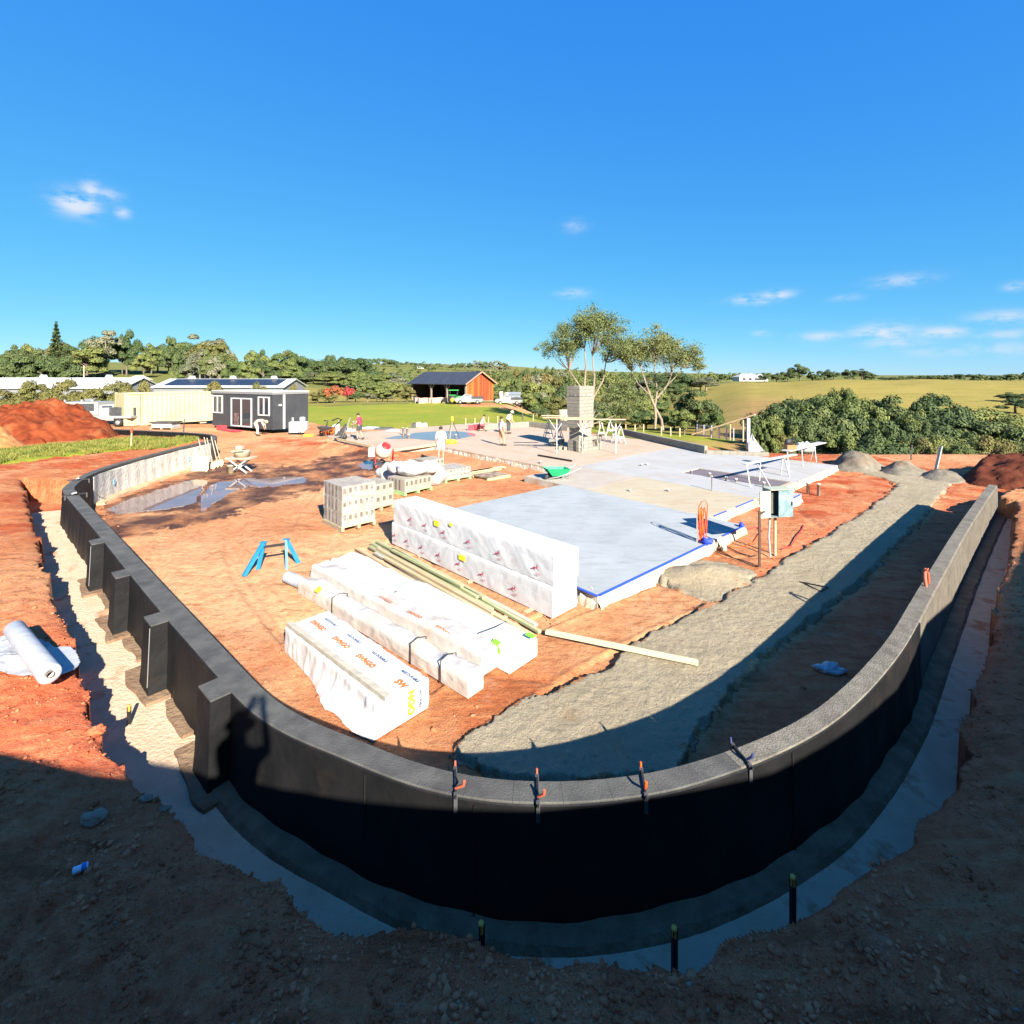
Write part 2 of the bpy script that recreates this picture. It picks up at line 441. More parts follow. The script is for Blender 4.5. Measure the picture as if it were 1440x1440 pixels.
LAWN_PX = [(425, 592), (432, 571), (500, 569), (560, 568), (585, 565.5), (660, 564), (700, 565), (745, 570), (800, 585), (880, 600), (950, 609), (1040, 619), (1100, 624), (1187, 637), (1150, 637), (1090, 631.5),
           (1030, 621), (960, 618), (880, 612), (800, 603), (740, 594), (690, 596), (600, 603.5), (520, 601), (470, 600)]
m_lawn = pxregion(LAWN_PX); m_strip = region(STRIP, 2.0) & ~g_in
m_pud = np.zeros(len(X), bool)
for P in PUD: m_pud |= region(P, .9)
m_wet = region(WETZ, 5.0)
# relief belonging to the regions
k = np.where(m_sand)[0]
gz[k] = GZ + .055 + .016 * fbm(X[k] * 3, Y[k] * 3, 4, 61) + .006 * fbm(X[k] * 17, Y[k] * 17, 2, 63)
cP = G(990, 812); k = np.where(m_patch)[0]
gz[k] = GZ + .02 + .27 * np.exp(-(((X[k] - cP.x) / .8) ** 2 + ((Y[k] - cP.y) / .45) ** 2)) + .02 * fbm(X[k] * 6, Y[k] * 6, 4, 65)
gz[m_pud] = GZ - .012
gz[m_lawn] += .02 * fbm(X[m_lawn] * 2, Y[m_lawn] * 2, 3, 67)
gz[m_strip] += .05 + .05 * fbm(X[m_strip] * 5, Y[m_strip] * 5, 3, 68)
# machine tracks pressed into the pad
for tp in ([(470, 648), (400, 660), (330, 700), (285, 745), (270, 800), (300, 870), (345, 930)], [(500, 660), (470, 690), (440, 735), (455, 770), (520, 760), (560, 735)], [(640, 1010), (700, 960), (800, 905), (880, 870), (960, 835)]):
    C_ = chaikin(PX(tp), 3)
    for off in (-.8, .8):
        Q = np.array(C_); T_ = np.gradient(Q, axis=0); T_ /= np.hypot(*T_.T)[:, None]; Q = Q + np.stack([-T_[:, 1], T_[:, 0]], 1) * off
        lo, hi = Q.min(0) - 1, Q.max(0) + 1; k = np.where((X > lo[0]) & (X < hi[0]) & (Y > lo[1]) & (Y < hi[1]) & g_in & ~m_pud & ~m_sand)[0]
        dq = polydist(X[k], Y[k], [tuple(q) for q in Q]); bed = sstep(.24, .17, dq); lug = .5 + .5 * np.sin((X[k] * 1.1 + Y[k] * .9) * 26)
        gz[k] += -.035 * bed + .018 * bed * lug + .02 * np.exp(-((dq - .27) / .05) ** 2)
# spoil heap against the slab's left edge and wheel ruts over the pad
k = np.where(g_in & ~m_pud & ~m_sand & (g_d < 30))[0]
dr = np.abs(fbm(X[k] * .35 + 4, Y[k] * .35, 2, 81))
gz[k] += -.04 * np.exp(-(dr / .05) ** 2)
eL = polydist(X[k], Y[k], PX([(385, 622), (440, 627), (480, 633), (520, 640), (545, 641)]))
gz[k] += .30 * np.exp(-(eL / .8) ** 2) * (1 + .4 * fbm(X[k] * 2, Y[k] * 2, 3, 83))
nA, nR = len(AZ), len(R_)
cls_v = np.zeros(len(X), int)               # 0 soil 1 sand 2 lawn 3 water 4 pasture
cls_v[m_sand | m_patch] = 1; cls_v[m_lawn | m_strip] = 2; cls_v[m_pud] = 3
edge_soil = inpoly(X + (wx_ - X) * 4, Y + (wy_ - Y) * 4, PX([(430, 565), (600, 561), (700, 562), (720, 566), (745, 566), (800, 584), (880, 600), (700, 596), (600, 603)], -.1))
cls_v[(g_d > 40) & (cls_v == 0) & (g_d < 1e6) & ((X > 8) | (g_d > 62))] = 4
cls_v[(cls_v == 0) & (X > 14) & (g_d > 31)] = 4
lx = G(700, 566, -.1)
# worn red drive past the barn
road = polydist(X, Y, PX([(655, 564), (690, 568), (735, 575), (780, 584), (810, 590), (850, 596)], -.3))
cls_v[pxregion([(640, 566), (690, 566), (740, 571), (790, 583), (850, 597), (846, 600), (780, 588), (735, 579), (690, 570), (650, 569)])] = 0
ii = np.arange(nR - 1)[:, None] * nA; jj = np.arange(nA)[None, :]; j2 = (jj + 1) % nA
quads = np.stack([ii + jj, ii + nA + jj, ii + nA + j2, ii + j2], -1).reshape(-1, 4)   # normal up: r outward then clockwise
cls_f = np.round(np.median(cls_v[quads], axis=1)).astype(int)
cls_f = np.where(cls_v[quads].max(1) == cls_v[quads].min(1), cls_v[quads[:, 0]], cls_v[quads[:, 2]])
def sdist(P):
    P_ = np.array(P); lo = P_.min(0) - 1; hi = P_.max(0) + 1; k = np.where((X > lo[0]) & (X < hi[0]) & (Y > lo[1]) & (Y < hi[1]))[0]
    r = np.full(len(X), -1.0); d = polydist(X[k], Y[k], list(P) + [P[0]]); i = inpoly(X[k], Y[k], P); r[k] = np.where(i, d, -d); return r
dry = np.clip(.5 + .75 * fbm(X * .3, Y * .3, 5, 91, .6) + .55 * sstep(6.5, 8.5, Y) * sstep(-1, -4, X) * sstep(-11, -8, X) * sstep(15, 11, Y) + .3 * sstep(1, 4, X) * sstep(12, 8, Y), 0, 1)
dry = np.clip(dry + .12 * g_in, 0, 1) * np.where(g_in, 1.0, .75)
track = polydist(X, Y, PX([(-80, 690), (0, 668), (60, 652), (120, 640), (150, 636)], .6))
dry = np.maximum(dry, .95 * np.exp(-(track / .55) ** 2) * (~g_in))
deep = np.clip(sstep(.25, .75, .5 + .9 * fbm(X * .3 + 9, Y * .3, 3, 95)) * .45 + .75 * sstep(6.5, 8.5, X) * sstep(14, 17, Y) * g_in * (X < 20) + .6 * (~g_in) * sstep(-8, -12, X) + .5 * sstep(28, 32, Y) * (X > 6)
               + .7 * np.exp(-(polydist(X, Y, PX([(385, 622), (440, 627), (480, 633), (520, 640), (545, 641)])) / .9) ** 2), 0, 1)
near_out = (~g_in) * sstep(13, 7, np.hypot(X, Y)); deep = np.clip(deep * (1 - .5 * near_out) + near_out * .38, 0, 1); dry *= 1 - .5 * near_out  # soil colour shifted redder to warm the shaded foreground
inner_dark = g_in * sstep(-.02, .3, -np.where(g_in, sdist(SAND), -1)) * sstep(.6, 2.6, X) * (Y < 17) * (polydist(X, Y, list(map(tuple, WALL[I_MID:]))) < 3.2)  # dark wall-side soil, given the same warm shade tint
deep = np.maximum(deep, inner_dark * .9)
wet = np.clip(m_wet * 1.0, 0, 1)
gold = np.clip(sstep(4, 22, X) * sstep(330, 230, g_d) + sstep(-10, -25, X) * sstep(85, 100, g_d) * sstep(190, 150, g_d) * .8 + .25 * fbm(X * .02, Y * .02, 3, 97), 0, 1)
bare = np.clip(np.exp(-(((X - 62) / 34) ** 2)) * np.exp(-(((g_d - 86) / 34) ** 2)) * (1 + .5 * fbm(X * .1, Y * .1, 3, 99)), 0, 1)
sandd = np.clip(np.maximum(np.where(g_in, sdist(SAND), -1), sdist(SANDPATCH)), -.6, .6)
bare = np.clip(np.exp(-((vpx - 1062 + .35 * (vpy - 580)) / 34) ** 2) * sstep(548, 575, vpy) * (g_d > 40) + .8 * np.exp(-((vpx - 945) / 22) ** 2) * np.exp(-((vpy - 560) / 10) ** 2) * (g_d > 60), 0, 1)
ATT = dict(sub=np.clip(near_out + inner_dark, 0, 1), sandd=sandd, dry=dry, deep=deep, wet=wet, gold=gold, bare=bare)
def ground_piece(name, c, m):
    q = quads[cls_f == c]
    u, inv = np.unique(q, return_inverse=True); q = inv.reshape(-1, 4)
    me = bpy.data.meshes.new(name)
    me.vertices.add(len(u)); co = np.stack([X[u], Y[u], gz[u]], 1)
    me.vertices.foreach_set("co", co.ravel().astype(np.float32))
    me.loops.add(q.size); me.loops.foreach_set("vertex_index", q.ravel().astype(np.int32))
    me.polygons.add(len(q)); me.polygons.foreach_set("loop_start", (np.arange(len(q)) * 4).astype(np.int32))
    me.polygons.foreach_set("use_smooth", np.ones(len(q), bool))
    me.update(calc_edges=True); me.validate()
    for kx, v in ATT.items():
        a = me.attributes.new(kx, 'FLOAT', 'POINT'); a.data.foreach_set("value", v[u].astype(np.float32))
    me.materials.append(m)
    o = bpy.data.objects.new(name, me); COL.objects.link(o)
    return structure(o)

def attr(t, n):
    a = node(t, "ShaderNodeAttribute"); a.attribute_name = n; return a.outputs["Fac"]
def noise(t, src, sc, det=5, rough=.6):
    n = node(t, "ShaderNodeTexNoise"); n.inputs["Scale"].default_value = sc; n.inputs["Detail"].default_value = det; n.inputs["Roughness"].default_value = rough
    t.links.new(src, n.inputs["Vector"]); return n.outputs["Fac"]
def bumps(t, b, parts):
    prev = None
    for h, s, d in parts:
        bp = node(t, "ShaderNodeBump"); bp.inputs["Strength"].default_value = s; bp.inputs["Distance"].default_value = d
        t.links.new(h, bp.inputs["Height"])
        if prev is not None: t.links.new(prev, bp.inputs["Normal"])
        prev = bp.outputs[0]
    t.links.new(prev, b.inputs["Normal"])
def new_mat(name, rough=.9, spec=.25):
    m = bpy.data.materials.new(name); m.use_nodes = True; t = m.node_tree; b = t.nodes["Principled BSDF"]
    b.inputs["Roughness"].default_value = rough; b.inputs["Specular IOR Level"].default_value = spec
    return m, t, b
# red volcanic soil
M_SOIL, t, b = new_mat("red_soil", .95, .15)
P = node(t, "ShaderNodeNewGeometry").outputs["Position"]
n1, n2, n3 = noise(t, P, 1.1), noise(t, P, 6, 6, .65), noise(t, P, 40, 4, .7)
c = mixc(t, ramp(t, n2, .3, .7), (.285, .083, .024), (.42, .155, .052))
c = mixc(t, math_node(t, 'MULTIPLY', attr(t, "dry"), ramp(t, n2, .12, .55)), c, (.60, .33, .165))
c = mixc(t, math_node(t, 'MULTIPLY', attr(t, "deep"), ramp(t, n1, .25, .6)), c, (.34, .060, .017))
c = mixc(t, math_node(t, 'MULTIPLY', attr(t, "sub"), .85), c, mixc(t, ramp(t, n2, .3, .7), (.56, .100, .036), (.72, .190, .085)))  # redder soil colour offsets the blue of the shade
c = mixc(t, math_node(t, 'MULTIPLY', ramp(t, n3, .60, .74), .5), c, (.56, .34, .20))
c = mixc(t, math_node(t, 'MULTIPLY', ramp(t, n3, .42, .30), .55), c, (.11, .034, .014))
c = mixc(t, math_node(t, 'MULTIPLY', ramp(t, noise(t, P, 2.3, 6, .7), .60, .70), .45), c, (.40, .255, .17))
mpS = node(t, "ShaderNodeMapping"); mpS.inputs["Scale"].default_value = (.55, 3.2, 1); mpS.inputs["Rotation"].default_value = (0, 0, .18); t.links.new(P, mpS.inputs[0])
nS = noise(t, mpS.outputs[0], 1.6, 7, .68)
c = mixc(t, math_node(t, 'MULTIPLY', ramp(t, nS, .54, .66), .45), c, (.58, .29, .125))
c = mixc(t, math_node(t, 'MULTIPLY', ramp(t, nS, .44, .34), .55), c, (.20, .055, .018))
wetf = math_node(t, 'MULTIPLY', attr(t, "wet"), ramp(t, n1, .30, .58))
c = mixc(t, wetf, c, (0.078, 0.034, 0.020))
# crusher dust / sand bedding, meeting the soil along a torn edge
e1, e2 = noise(t, P, 2.2, 6, .65), noise(t, P, 9, 6, .7)
sc_ = mixc(t, ramp(t, n1, .3, .7), (.245, .195, .120), (.315, .262, .175))
sc_ = mixc(t, math_node(t, 'MULTIPLY', ramp(t, e2, .56, .70), .55), sc_, (.115, .095, .068))
sc_ = mixc(t, math_node(t, 'MULTIPLY', ramp(t, noise(t, P, 70, 3, .7), .35, .65), .35), sc_, (.38, .325, .225))
sc_ = mixc(t, math_node(t, 'MULTIPLY', ramp(t, noise(t, P, .9, 5, .7), .60, .72), .45), sc_, (.24, .12, .05))
sd_ = math_node(t, 'ADD', attr(t, "sandd"), math_node(t, 'MULTIPLY_ADD', e1, .50, -.25)); sd_ = math_node(t, 'ADD', sd_, math_node(t, 'MULTIPLY_ADD', e2, .16, -.08))
sf = ramp(t, sd_, -.012, .03)
crack = math_node(t, 'MULTIPLY', ramp(t, math_node(t, 'ABSOLUTE', math_node(t, 'ADD', sd_, .015)), .03, .0), math_node(t, 'MULTIPLY', ramp(t, e1, .40, .55), .75))
c = mixc(t, sf, c, sc_)
c = mixc(t, crack, c, (.035, .018, .010))
t.links.new(c, b.inputs["Base Color"])
t.links.new(math_node(t, 'MULTIPLY_ADD', wetf, -.45, .95), b.inputs["Roughness"])
bumps(t, b, [(math_node(t, 'MULTIPLY', nS, math_node(t, 'SUBTRACT', 1.0, sf)), .6, .08), (n2, .9, .09), (n3, .9, .03), (noise(t, P, 110, 3, .6), .6, .010)])
M_SAND = M_SOIL.copy(); M_SAND.name = "bedding_sand"
# mown grass
M_LAWN, t, b = new_mat("lawn_grass", .9, .2)
P = node(t, "ShaderNodeNewGeometry").outputs["Position"]
n1, n2, n3 = noise(t, P, .12), noise(t, P, 1.2, 6, .7), noise(t, P, 12, 4, .7)
c = mixc(t, ramp(t, n2, .3, .7), (0.124, 0.161, 0.010), (0.226, 0.236, 0.017))
c = mixc(t, math_node(t, 'MULTIPLY', ramp(t, n1, .45, .65), .5), c, (0.298, 0.236, 0.029))
c = mixc(t, math_node(t, 'MULTIPLY', ramp(t, n3, .58, .72), .35), c, (0.072, 0.078, 0.007))
c = mixc(t, math_node(t, 'MULTIPLY', ramp(t, noise(t, P, .7, 5, .7), .62, .72), .6), c, (0.357, 0.131, 0.029))
t.links.new(c, b.inputs["Base Color"]); bumps(t, b, [(n3, .8, .06)])
# rough pasture, golden in places
M_PAST, t, b = new_mat("pasture_grass", .95, .1)
P = node(t, "ShaderNodeNewGeometry").outputs["Position"]
n1, n2, n3 = noise(t, P, .03, 5, .6), noise(t, P, .25, 6, .7), noise(t, P, 1.5, 5, .7)
gr = mixc(t, ramp(t, n2, .3, .7), (0.078, 0.102, 0.024), (0.136, 0.139, 0.041))
go = mixc(t, ramp(t, n3, .3, .7), (.275, .200, .050), (.195, .165, .036))
c = mixc(t, math_node(t, 'MULTIPLY_ADD', ramp(t, n1, .35, .65), .25, attr(t, "gold"), clamp=True), gr, go)
c = mixc(t, math_node(t, 'MULTIPLY', attr(t, "bare"), ramp(t, n2, .25, .55)), c, (0.245, 0.129, 0.058))
mpP = node(t, "ShaderNodeMapping"); mpP.inputs["Scale"].default_value = (.05, .35, 1); t.links.new(P, mpP.inputs[0]); nP = noise(t, mpP.outputs[0], 1.0, 6, .7)
c = mixc(t, math_node(t, 'MULTIPLY', ramp(t, nP, .50, .66), .55), c, (.10, .115, .022))
c = mixc(t, math_node(t, 'MULTIPLY', ramp(t, nP, .46, .34), .40), c, (.27, .22, .085))
c = mixc(t, math_node(t, 'MULTIPLY', ramp(t, n3, .56, .72), .55), c, (.068, .072, .020))
t.links.new(c, b.inputs["Base Color"]); bumps(t, b, [(n3, .6, .25)])
# muddy water
M_WATER, t, b = new_mat("puddle_water", .03, .5)
P = node(t, "ShaderNodeNewGeometry").outputs["Position"]
c = mixc(t, ramp(t, noise(t, P, .8), .4, .6), (.135, .085, .075), (.18, .12, .11))
t.links.new(c, b.inputs["Base Color"]); b.inputs["IOR"].default_value = 1.55
bumps(t, b, [(noise(t, P, 5, 2, .5), .04, .02)])
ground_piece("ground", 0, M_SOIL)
ground_piece("sand_bed", 1, M_SAND)
ground_piece("lawn", 2, M_LAWN)
ground_piece("puddle_water", 3, M_WATER)
ground_piece("pasture", 4, M_PAST)

# loose clods and crumbs lying on the cut soil
M_CLOD = mat("clod_soil", (.32, .080, .034), .95, (.56, .18, .085), 3, lo=.4, hi=.6, bump=.4, bscale=40, obj=False, spec=.1)
M_STONE = mat("pale_clod", (.24, .125, .08), .95, (.33, .20, .14), 4, obj=False, spec=.1)
def clods(name, m, pts, seed):
    rg = np.random.default_rng(seed); n = len(pts)
    base = []; 
    t_ = (1 + 5 ** .5) / 2
    ico = np.array([(-1, t_, 0), (1, t_, 0), (-1, -t_, 0), (1, -t_, 0), (0, -1, t_), (0, 1, t_), (0, -1, -t_), (0, 1, -t_), (t_, 0, -1), (t_, 0, 1), (-t_, 0, -1), (-t_, 0, 1)]) / 1.9
    fc = np.array([(0, 11, 5), (0, 5, 1), (0, 1, 7), (0, 7, 10), (0, 10, 11), (1, 5, 9), (5, 11, 4), (11, 10, 2), (10, 7, 6), (7, 1, 8), (3, 9, 4), (3, 4, 2), (3, 2, 6), (3, 6, 8), (3, 8, 9), (4, 9, 5), (2, 4, 11), (6, 2, 10), (8, 6, 7), (9, 8, 1)])
    v = ico[None] * rg.uniform(.45, 1.45, (n, 12, 1)) * (pts[:, 3][:, None, None]) * rg.uniform(.6, 1.25, (n, 1, 3))
    v[:, :, 2] *= .7
    v = v + pts[:, None, :3]
    f = fc[None] + (np.arange(n) * 12)[:, None, None]
    me = bpy.data.meshes.new(name); me.vertices.add(n * 12); me.vertices.foreach_set("co", v.ravel().astype(np.float32))
    me.loops.add(n * 60); me.loops.foreach_set("vertex_index", f.ravel().astype(np.int32)); me.polygons.add(n * 20)
    me.polygons.foreach_set("loop_start", (np.arange(n * 20) * 3).astype(np.int32)); me.update(calc_edges=True); me.materials.append(m)
    o = bpy.data.objects.new(name, me); COL.objects.link(o); return stuff(o)
def scatter(n, seed, near, size, keep):
    rg = np.random.default_rng(seed); a = rg.uniform(-.95, .95, n); r = near[0] * (near[1] / near[0]) ** rg.uniform(0, 1, n)
    x, y = r * np.sin(a), r * np.cos(a); z, xi, tr, d = ground_h(x, y)
    k = keep(x, y, xi, tr); s = size[0] * (size[1] / size[0]) ** (rg.uniform(0, 1, n) ** 2.2)
    return np.stack([x, y, z + s * .15, s], 1)[k]
cl = fbm
def near_bank(x, y, xi, tr): return (~xi) & (~tr) & (polydist(x, y, BANK) < .9 + .5 * cl(x, y, 2, 5)) & (cl(x * 2, y * 2, 3, 8) > -.25)
A_ = scatter(34000, 1, (2.4, 14), (.006, .032), near_bank)
B_ = scatter(22000, 2, (2.4, 16), (.005, .020), lambda x, y, xi, tr: (~xi) & (~tr) & (cl(x * 1.1, y * 1.1, 4, 9) > .05))
C_ = scatter(5200, 3, (5, 22), (.008, .05), lambda x, y, xi, tr: xi & ~inpoly(x, y, SAND) & (cl(x * .8, y * .8, 4, 10) > .12) & ((x > 0) | (y < 9) | (y > 14)))
D_ = scatter(9000, 4, (2.9, 14), (.006, .035), lambda x, y, xi, tr: tr & (polydist(x, y, BANK) < .10 + .35 * (cl(x * 2, y * 2, 3, 17) > .12)))
clods("soil_clods", M_CLOD, np.concatenate([A_, B_, C_, D_]), 5)
clods("pale_clods", M_STONE, np.concatenate([scatter(1500, 6, (2.4, 14), (.005, .016), near_bank), scatter(1200, 7, (2.4, 15), (.005, .016), lambda x, y, xi, tr: (~xi) & (~tr) & (cl(x * .9, y * .9, 4, 11) > .18))]), 6)

# grass blades over the strip and the near lawn edge
M_BLADE = mat("grass_blade", (.075, .105, .014), .7, (.20, .175, .04), 1.5, obj=False, spec=.2)
def blades(name, pts, hmin, hmax, seed):
    rg = np.random.default_rng(seed); n = len(pts); a = rg.uniform(0, 6.283, n); h = rg.uniform(hmin, hmax, n); w = h * .10 + .006
    d = np.stack([np.cos(a), np.sin(a), 0 * a], 1); ln = rg.normal(0, .35, (n, 2)) * h[:, None]
    v = np.stack([pts - d * w[:, None], pts + d * w[:, None], pts + np.stack([ln[:, 0], ln[:, 1], h], 1)], 1).reshape(-1, 3)
    me = bpy.data.meshes.new(name); me.vertices.add(3 * n); me.vertices.foreach_set("co", v.ravel().astype(np.float32)); me.loops.add(3 * n); me.loops.foreach_set("vertex_index", np.arange(3 * n, dtype=np.int32)); me.polygons.add(n)
    me.polygons.foreach_set("loop_start", (np.arange(n) * 3).astype(np.int32)); me.update(calc_edges=True); me.materials.append(M_BLADE); o = bpy.data.objects.new(name, me); COL.objects.link(o); return stuff(o)
def fill(P, n, seed, grow, keep=None):
    rg = np.random.default_rng(seed); P_ = np.array(P); lo, hi = P_.min(0) - grow, P_.max(0) + grow
    x, y = rg.uniform(lo[0], hi[0], n), rg.uniform(lo[1], hi[1], n); k = inpoly(x + grow * fbm(x, y, 3, 5), y + grow * fbm(x, y, 3, 6), P) & (y > 3) & (fbm(x * 1.6, y * 1.6, 3, 19) > -.28)
    x, y = x[k], y[k]; z, xi, tr, d = ground_h(x, y); m_ = ~xi; return np.stack([x, y, z + .03], 1)[m_]
blades("grass_tufts", np.concatenate([fill(STRIP, 60000, 3, .8)]), .05, .22, 4)
# ================================================================ retaining wall
M_MEMB = mat("black_membrane", (.0050, .0050, .0052), .6, (.0095, .009, .009), 2.5, bump=.55, bscale=5, dirt=(.022, .013, .008), dscale=1.7, dlo=.56, dhi=.8, spec=.22)
M_COPE = mat("coping_concrete", (.050, .0485, .043), .85, (.078, .075, .066), 5, bump=.3, bscale=60, dirt=(.034, .032, .029), dscale=3, rand=.03)
M_COPR = mat("coping_block_buff", (.105, .092, .070), .9, (.155, .138, .108), 8, bump=.5, bscale=70, dirt=(.07, .058, .043), dscale=2.5, rand=.07)
M_WBLK = mat("raw_wall_block", (0.078, 0.065, 0.049), .9, (0.112, 0.095, 0.071), 5, bump=.4, bscale=50, dirt=(.06, .045, .035), dscale=2)
M_RENDER = mat("bagged_render", (.44, .41, .34), .9, (.52, .49, .42), 3, bump=.9, bscale=10, dirt=(.33, .30, .23), dscale=2.4, dlo=.55, dhi=.72)
M_FOOT = mat("footing_concrete", (.42, .295, .19), .9, (.50, .37, .255), 2.2, bump=.7, bscale=22, dirt=(.33, .14, .06), dscale=2.2, dlo=.54, dhi=.68)
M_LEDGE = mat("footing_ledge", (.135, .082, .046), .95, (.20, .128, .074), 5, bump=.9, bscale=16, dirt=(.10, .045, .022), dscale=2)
M_TAN = M_FOOT; M_TANI = mat("inner_ledge_tan", (.40, .235, .125), .95, (.48, .31, .175), 3, bump=.5, bscale=20)
wall = thing("retaining_wall", "long curved black-wrapped block retaining wall with grey coping sweeping round the building pad", "wall")
def strip(i0, i1, prof, step=3, closed=True):
    """sweep a (offset, z) profile along the wall line"""
    mb = MB(); ids = list(range(i0, i1, step)) + [i1]; k = len(prof); vs = []
    for i in ids:
        for pf in prof:
            o, z = pf(i) if callable(pf) else pf
            vs.append(wpt(i, o, z))
    fs = []
    for a in range(len(ids) - 1):
        for j in range(k if closed else k - 1):
            j2 = (j + 1) % k
            fs.append((a * k + j, a * k + j2, (a + 1) * k + j2, (a + 1) * k + j))
    mb.add(vs, fs, 0, False)
    if closed:
        mb.add(vs[:k], [tuple(range(k))]); mb.add(vs[-k:], [tuple(range(k - 1, -1, -1))])
    return mb
iE = NW - 1
iR = widx(1292, 875)         # raw blockwork starts right of here
strip(0, iE, [(.045, -.34), (lambda i: (WTH[i] - .012, -.34)), (lambda i: (WTH[i] - .012, WZ - .075)), (.045, WZ - .075)]).build("block_core", M_WBLK, wall)
def wob(i): return .012 * math.sin(i * .37) + .008 * math.sin(i * 1.13)
strip(0, iR, [(.040, WZ - .078), (-.004, WZ - .012), (-.014, WZ - .02), (lambda i: (-.022 + wob(i) * .6, .4)), (lambda i: (-.045 + wob(i), -.10)), (.040, -.12)], 1).build("membrane", M_MEMB, wall)
strip(iR + 1, iE, [(.040, WZ - .078), (-.003, WZ - .085), (-.006, -.12), (.040, -.12)], 2).build("block_face", M_WBLK, wall, label="bare buff block outer face of the wall without membrane")
iF0, iF1 = widx(290, 620), widx(118, 667)
strip(iF0, iF1, [(lambda i: (WTH[i] - .010, -.32)), (lambda i: (WTH[i] + .022 + wob(i), -.32)), (lambda i: (WTH[i] + .014 + wob(i) * .5, WZ - .12 + .03 * math.sin(i * .23))), (lambda i: (WTH[i] - .010, WZ - .12))], 1).build("render_coat", M_RENDER, wall)
iB1 = widx(150, 765)
strip(iF1 + 2, iB1, [(lambda i: (WTH[i] - .010, -.32)), (lambda i: (WTH[i] + .02, -.32)), (lambda i: (WTH[i] + .012, WZ - .03)), (lambda i: (WTH[i] - .010, WZ - .08))], 1).build("inner_membrane", M_MEMB, wall)
# coping in separate blocks
i = 0; rr = random.Random(3)
while i < iE:
    n = 8 if i < I_MID else 4
    e = min(i + n, iE)
    if e - i < 2: break
    j = rr.uniform(-.001, .001)
    mb = MB(); ids = list(range(i, e + 1, 2)); ids = ids if ids[-1] == e else ids + [e]
    vs = []; g = .0012
    for q, a in enumerate(ids):
        tsh = g if q == 0 else (-g if q == len(ids) - 1 else 0)
        sh = Vector((WTAN[a][0], WTAN[a][1], 0)) * tsh
        for o, z in ((.0, WZ - .07), (.0, WZ - .006 + j), (.006, WZ + j), (WTH[a] - .006, WZ + j), (WTH[a], WZ - .006 + j), (WTH[a], WZ - .07)):
            vs.append(Vector(wpt(a, o, z)) + sh)
    k = 6; fs = []
    for a in range(len(ids) - 1):
        for q in range(k): fs.append((a * k + q, a * k + (q + 1) % k, (a + 1) * k + (q + 1) % k, (a + 1) * k + q))
    mb.add(vs, fs); mb.add(vs[:k], [tuple(range(k))]); mb.add(vs[-k:], [tuple(range(k - 1, -1, -1))])
    mb.build("coping_block", M_COPE if i < I_MID + 30 else M_COPR, wall)
    i = e
# buttresses (each a child with its own coping and flared membrane)
for (px, py), zb in (((134, 762), -.12), ((171, 806), -.12), ((219, 872), -.12), ((305, 965), -.12)):
    i = widx(px, py); c = Vector((WALL[i][0], WALL[i][1], 0)); tn = Vector((WTAN[i][0], WTAN[i][1], 0)); nn = Vector((WNRM[i][0], WNRM[i][1], 0))
    pr, hw = .20, .185
    def q(o, s, z): return c - nn * o + tn * s + Vector((0, 0, z))
    mb = MB(); vs = []
    lv = [(zb, .05), (.15, .03), (.5, .018), (WZ - .012, .006)]
    for z, fl in lv: vs += [q(-.02, -hw - fl, z), q(pr + fl, -hw - fl, z), q(pr + fl, hw + fl, z), q(-.02, hw + fl, z)]
    fs = []
    for a in range(len(lv) - 1):
        for s in range(4): fs.append((a * 4 + s, (a + 1) * 4 + s, (a + 1) * 4 + (s + 1) % 4, a * 4 + (s + 1) % 4))
    mb.add(vs, fs)
    bt = mb.build("buttress", M_MEMB, wall)
    mb = MB(); R = Matrix((tn, nn, Vector((0, 0, 1)))).transposed()
    mb.box(c - nn * (pr / 2 + .003) + Vector((0, 0, WZ - .035)), (2 * hw, pr - .004, .072), R); mb.build("buttress_coping", M_COPE, bt)
    if px in (171, 305): continue
    mb = MB()
    mb.bar(q(pr + .045, hw + .02, 0.05), q(pr + .012, hw + .004, WZ - .03), .006, .006)
    mb.build("lap_seam", mat("seam_grey", (0.238, 0.231, 0.218), .8) if "seam_grey" not in bpy.data.materials else bpy.data.materials["seam_grey"], bt)
M_BLACKS = mat('seam_black', (.004, .004, .004), .6)
# footing and ledges (ground works)
ft = strip(iT0, iE, [(-1.15, -.24), (-1.15, -.10), (.05, -.10), (.05, -.24)], 2).build("footing", M_FOOT); structure(ft)
iL = widx(323, 970)
lw = lambda i: (-.17 - .05 * math.sin(i * .9) - .03 * math.sin(i * 2.3), -.045)
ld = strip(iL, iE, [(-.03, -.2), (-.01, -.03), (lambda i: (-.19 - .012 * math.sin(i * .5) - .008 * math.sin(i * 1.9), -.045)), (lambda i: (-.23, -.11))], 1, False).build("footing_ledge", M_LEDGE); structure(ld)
mb = MB()
for (px, py) in ((134, 762), (171, 806), (219, 872), (305, 965)):
    i = widx(px, py)
    for a, b, w in ((-7, 4, .33), (5, 14, .15)):
        ids = range(max(0, i + a), i + b + 1)
        pol = [wpt(q, -.012, 0)[:2] for q in ids] + [wpt(q, -w - .03 * math.sin(q * .45) - .012 * math.sin(q * 1.1), 0)[:2] for q in reversed(ids)]
        mb.prism(pol, -.2, -.055)
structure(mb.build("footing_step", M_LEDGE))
# tan blinding strip on the trench floor at left
tn_ = None
inf = strip(iF0 + 4, iF1, [(lambda i: (WTH[i] + .03, -.3)), (lambda i: (WTH[i] + .03, -.17)), (lambda i: (WTH[i] + .30 + .03 * math.sin(i * .31), -.175)), (lambda i: (WTH[i] + .34, -.3))], 1).build("inner_footing", M_TANI); structure(inf)
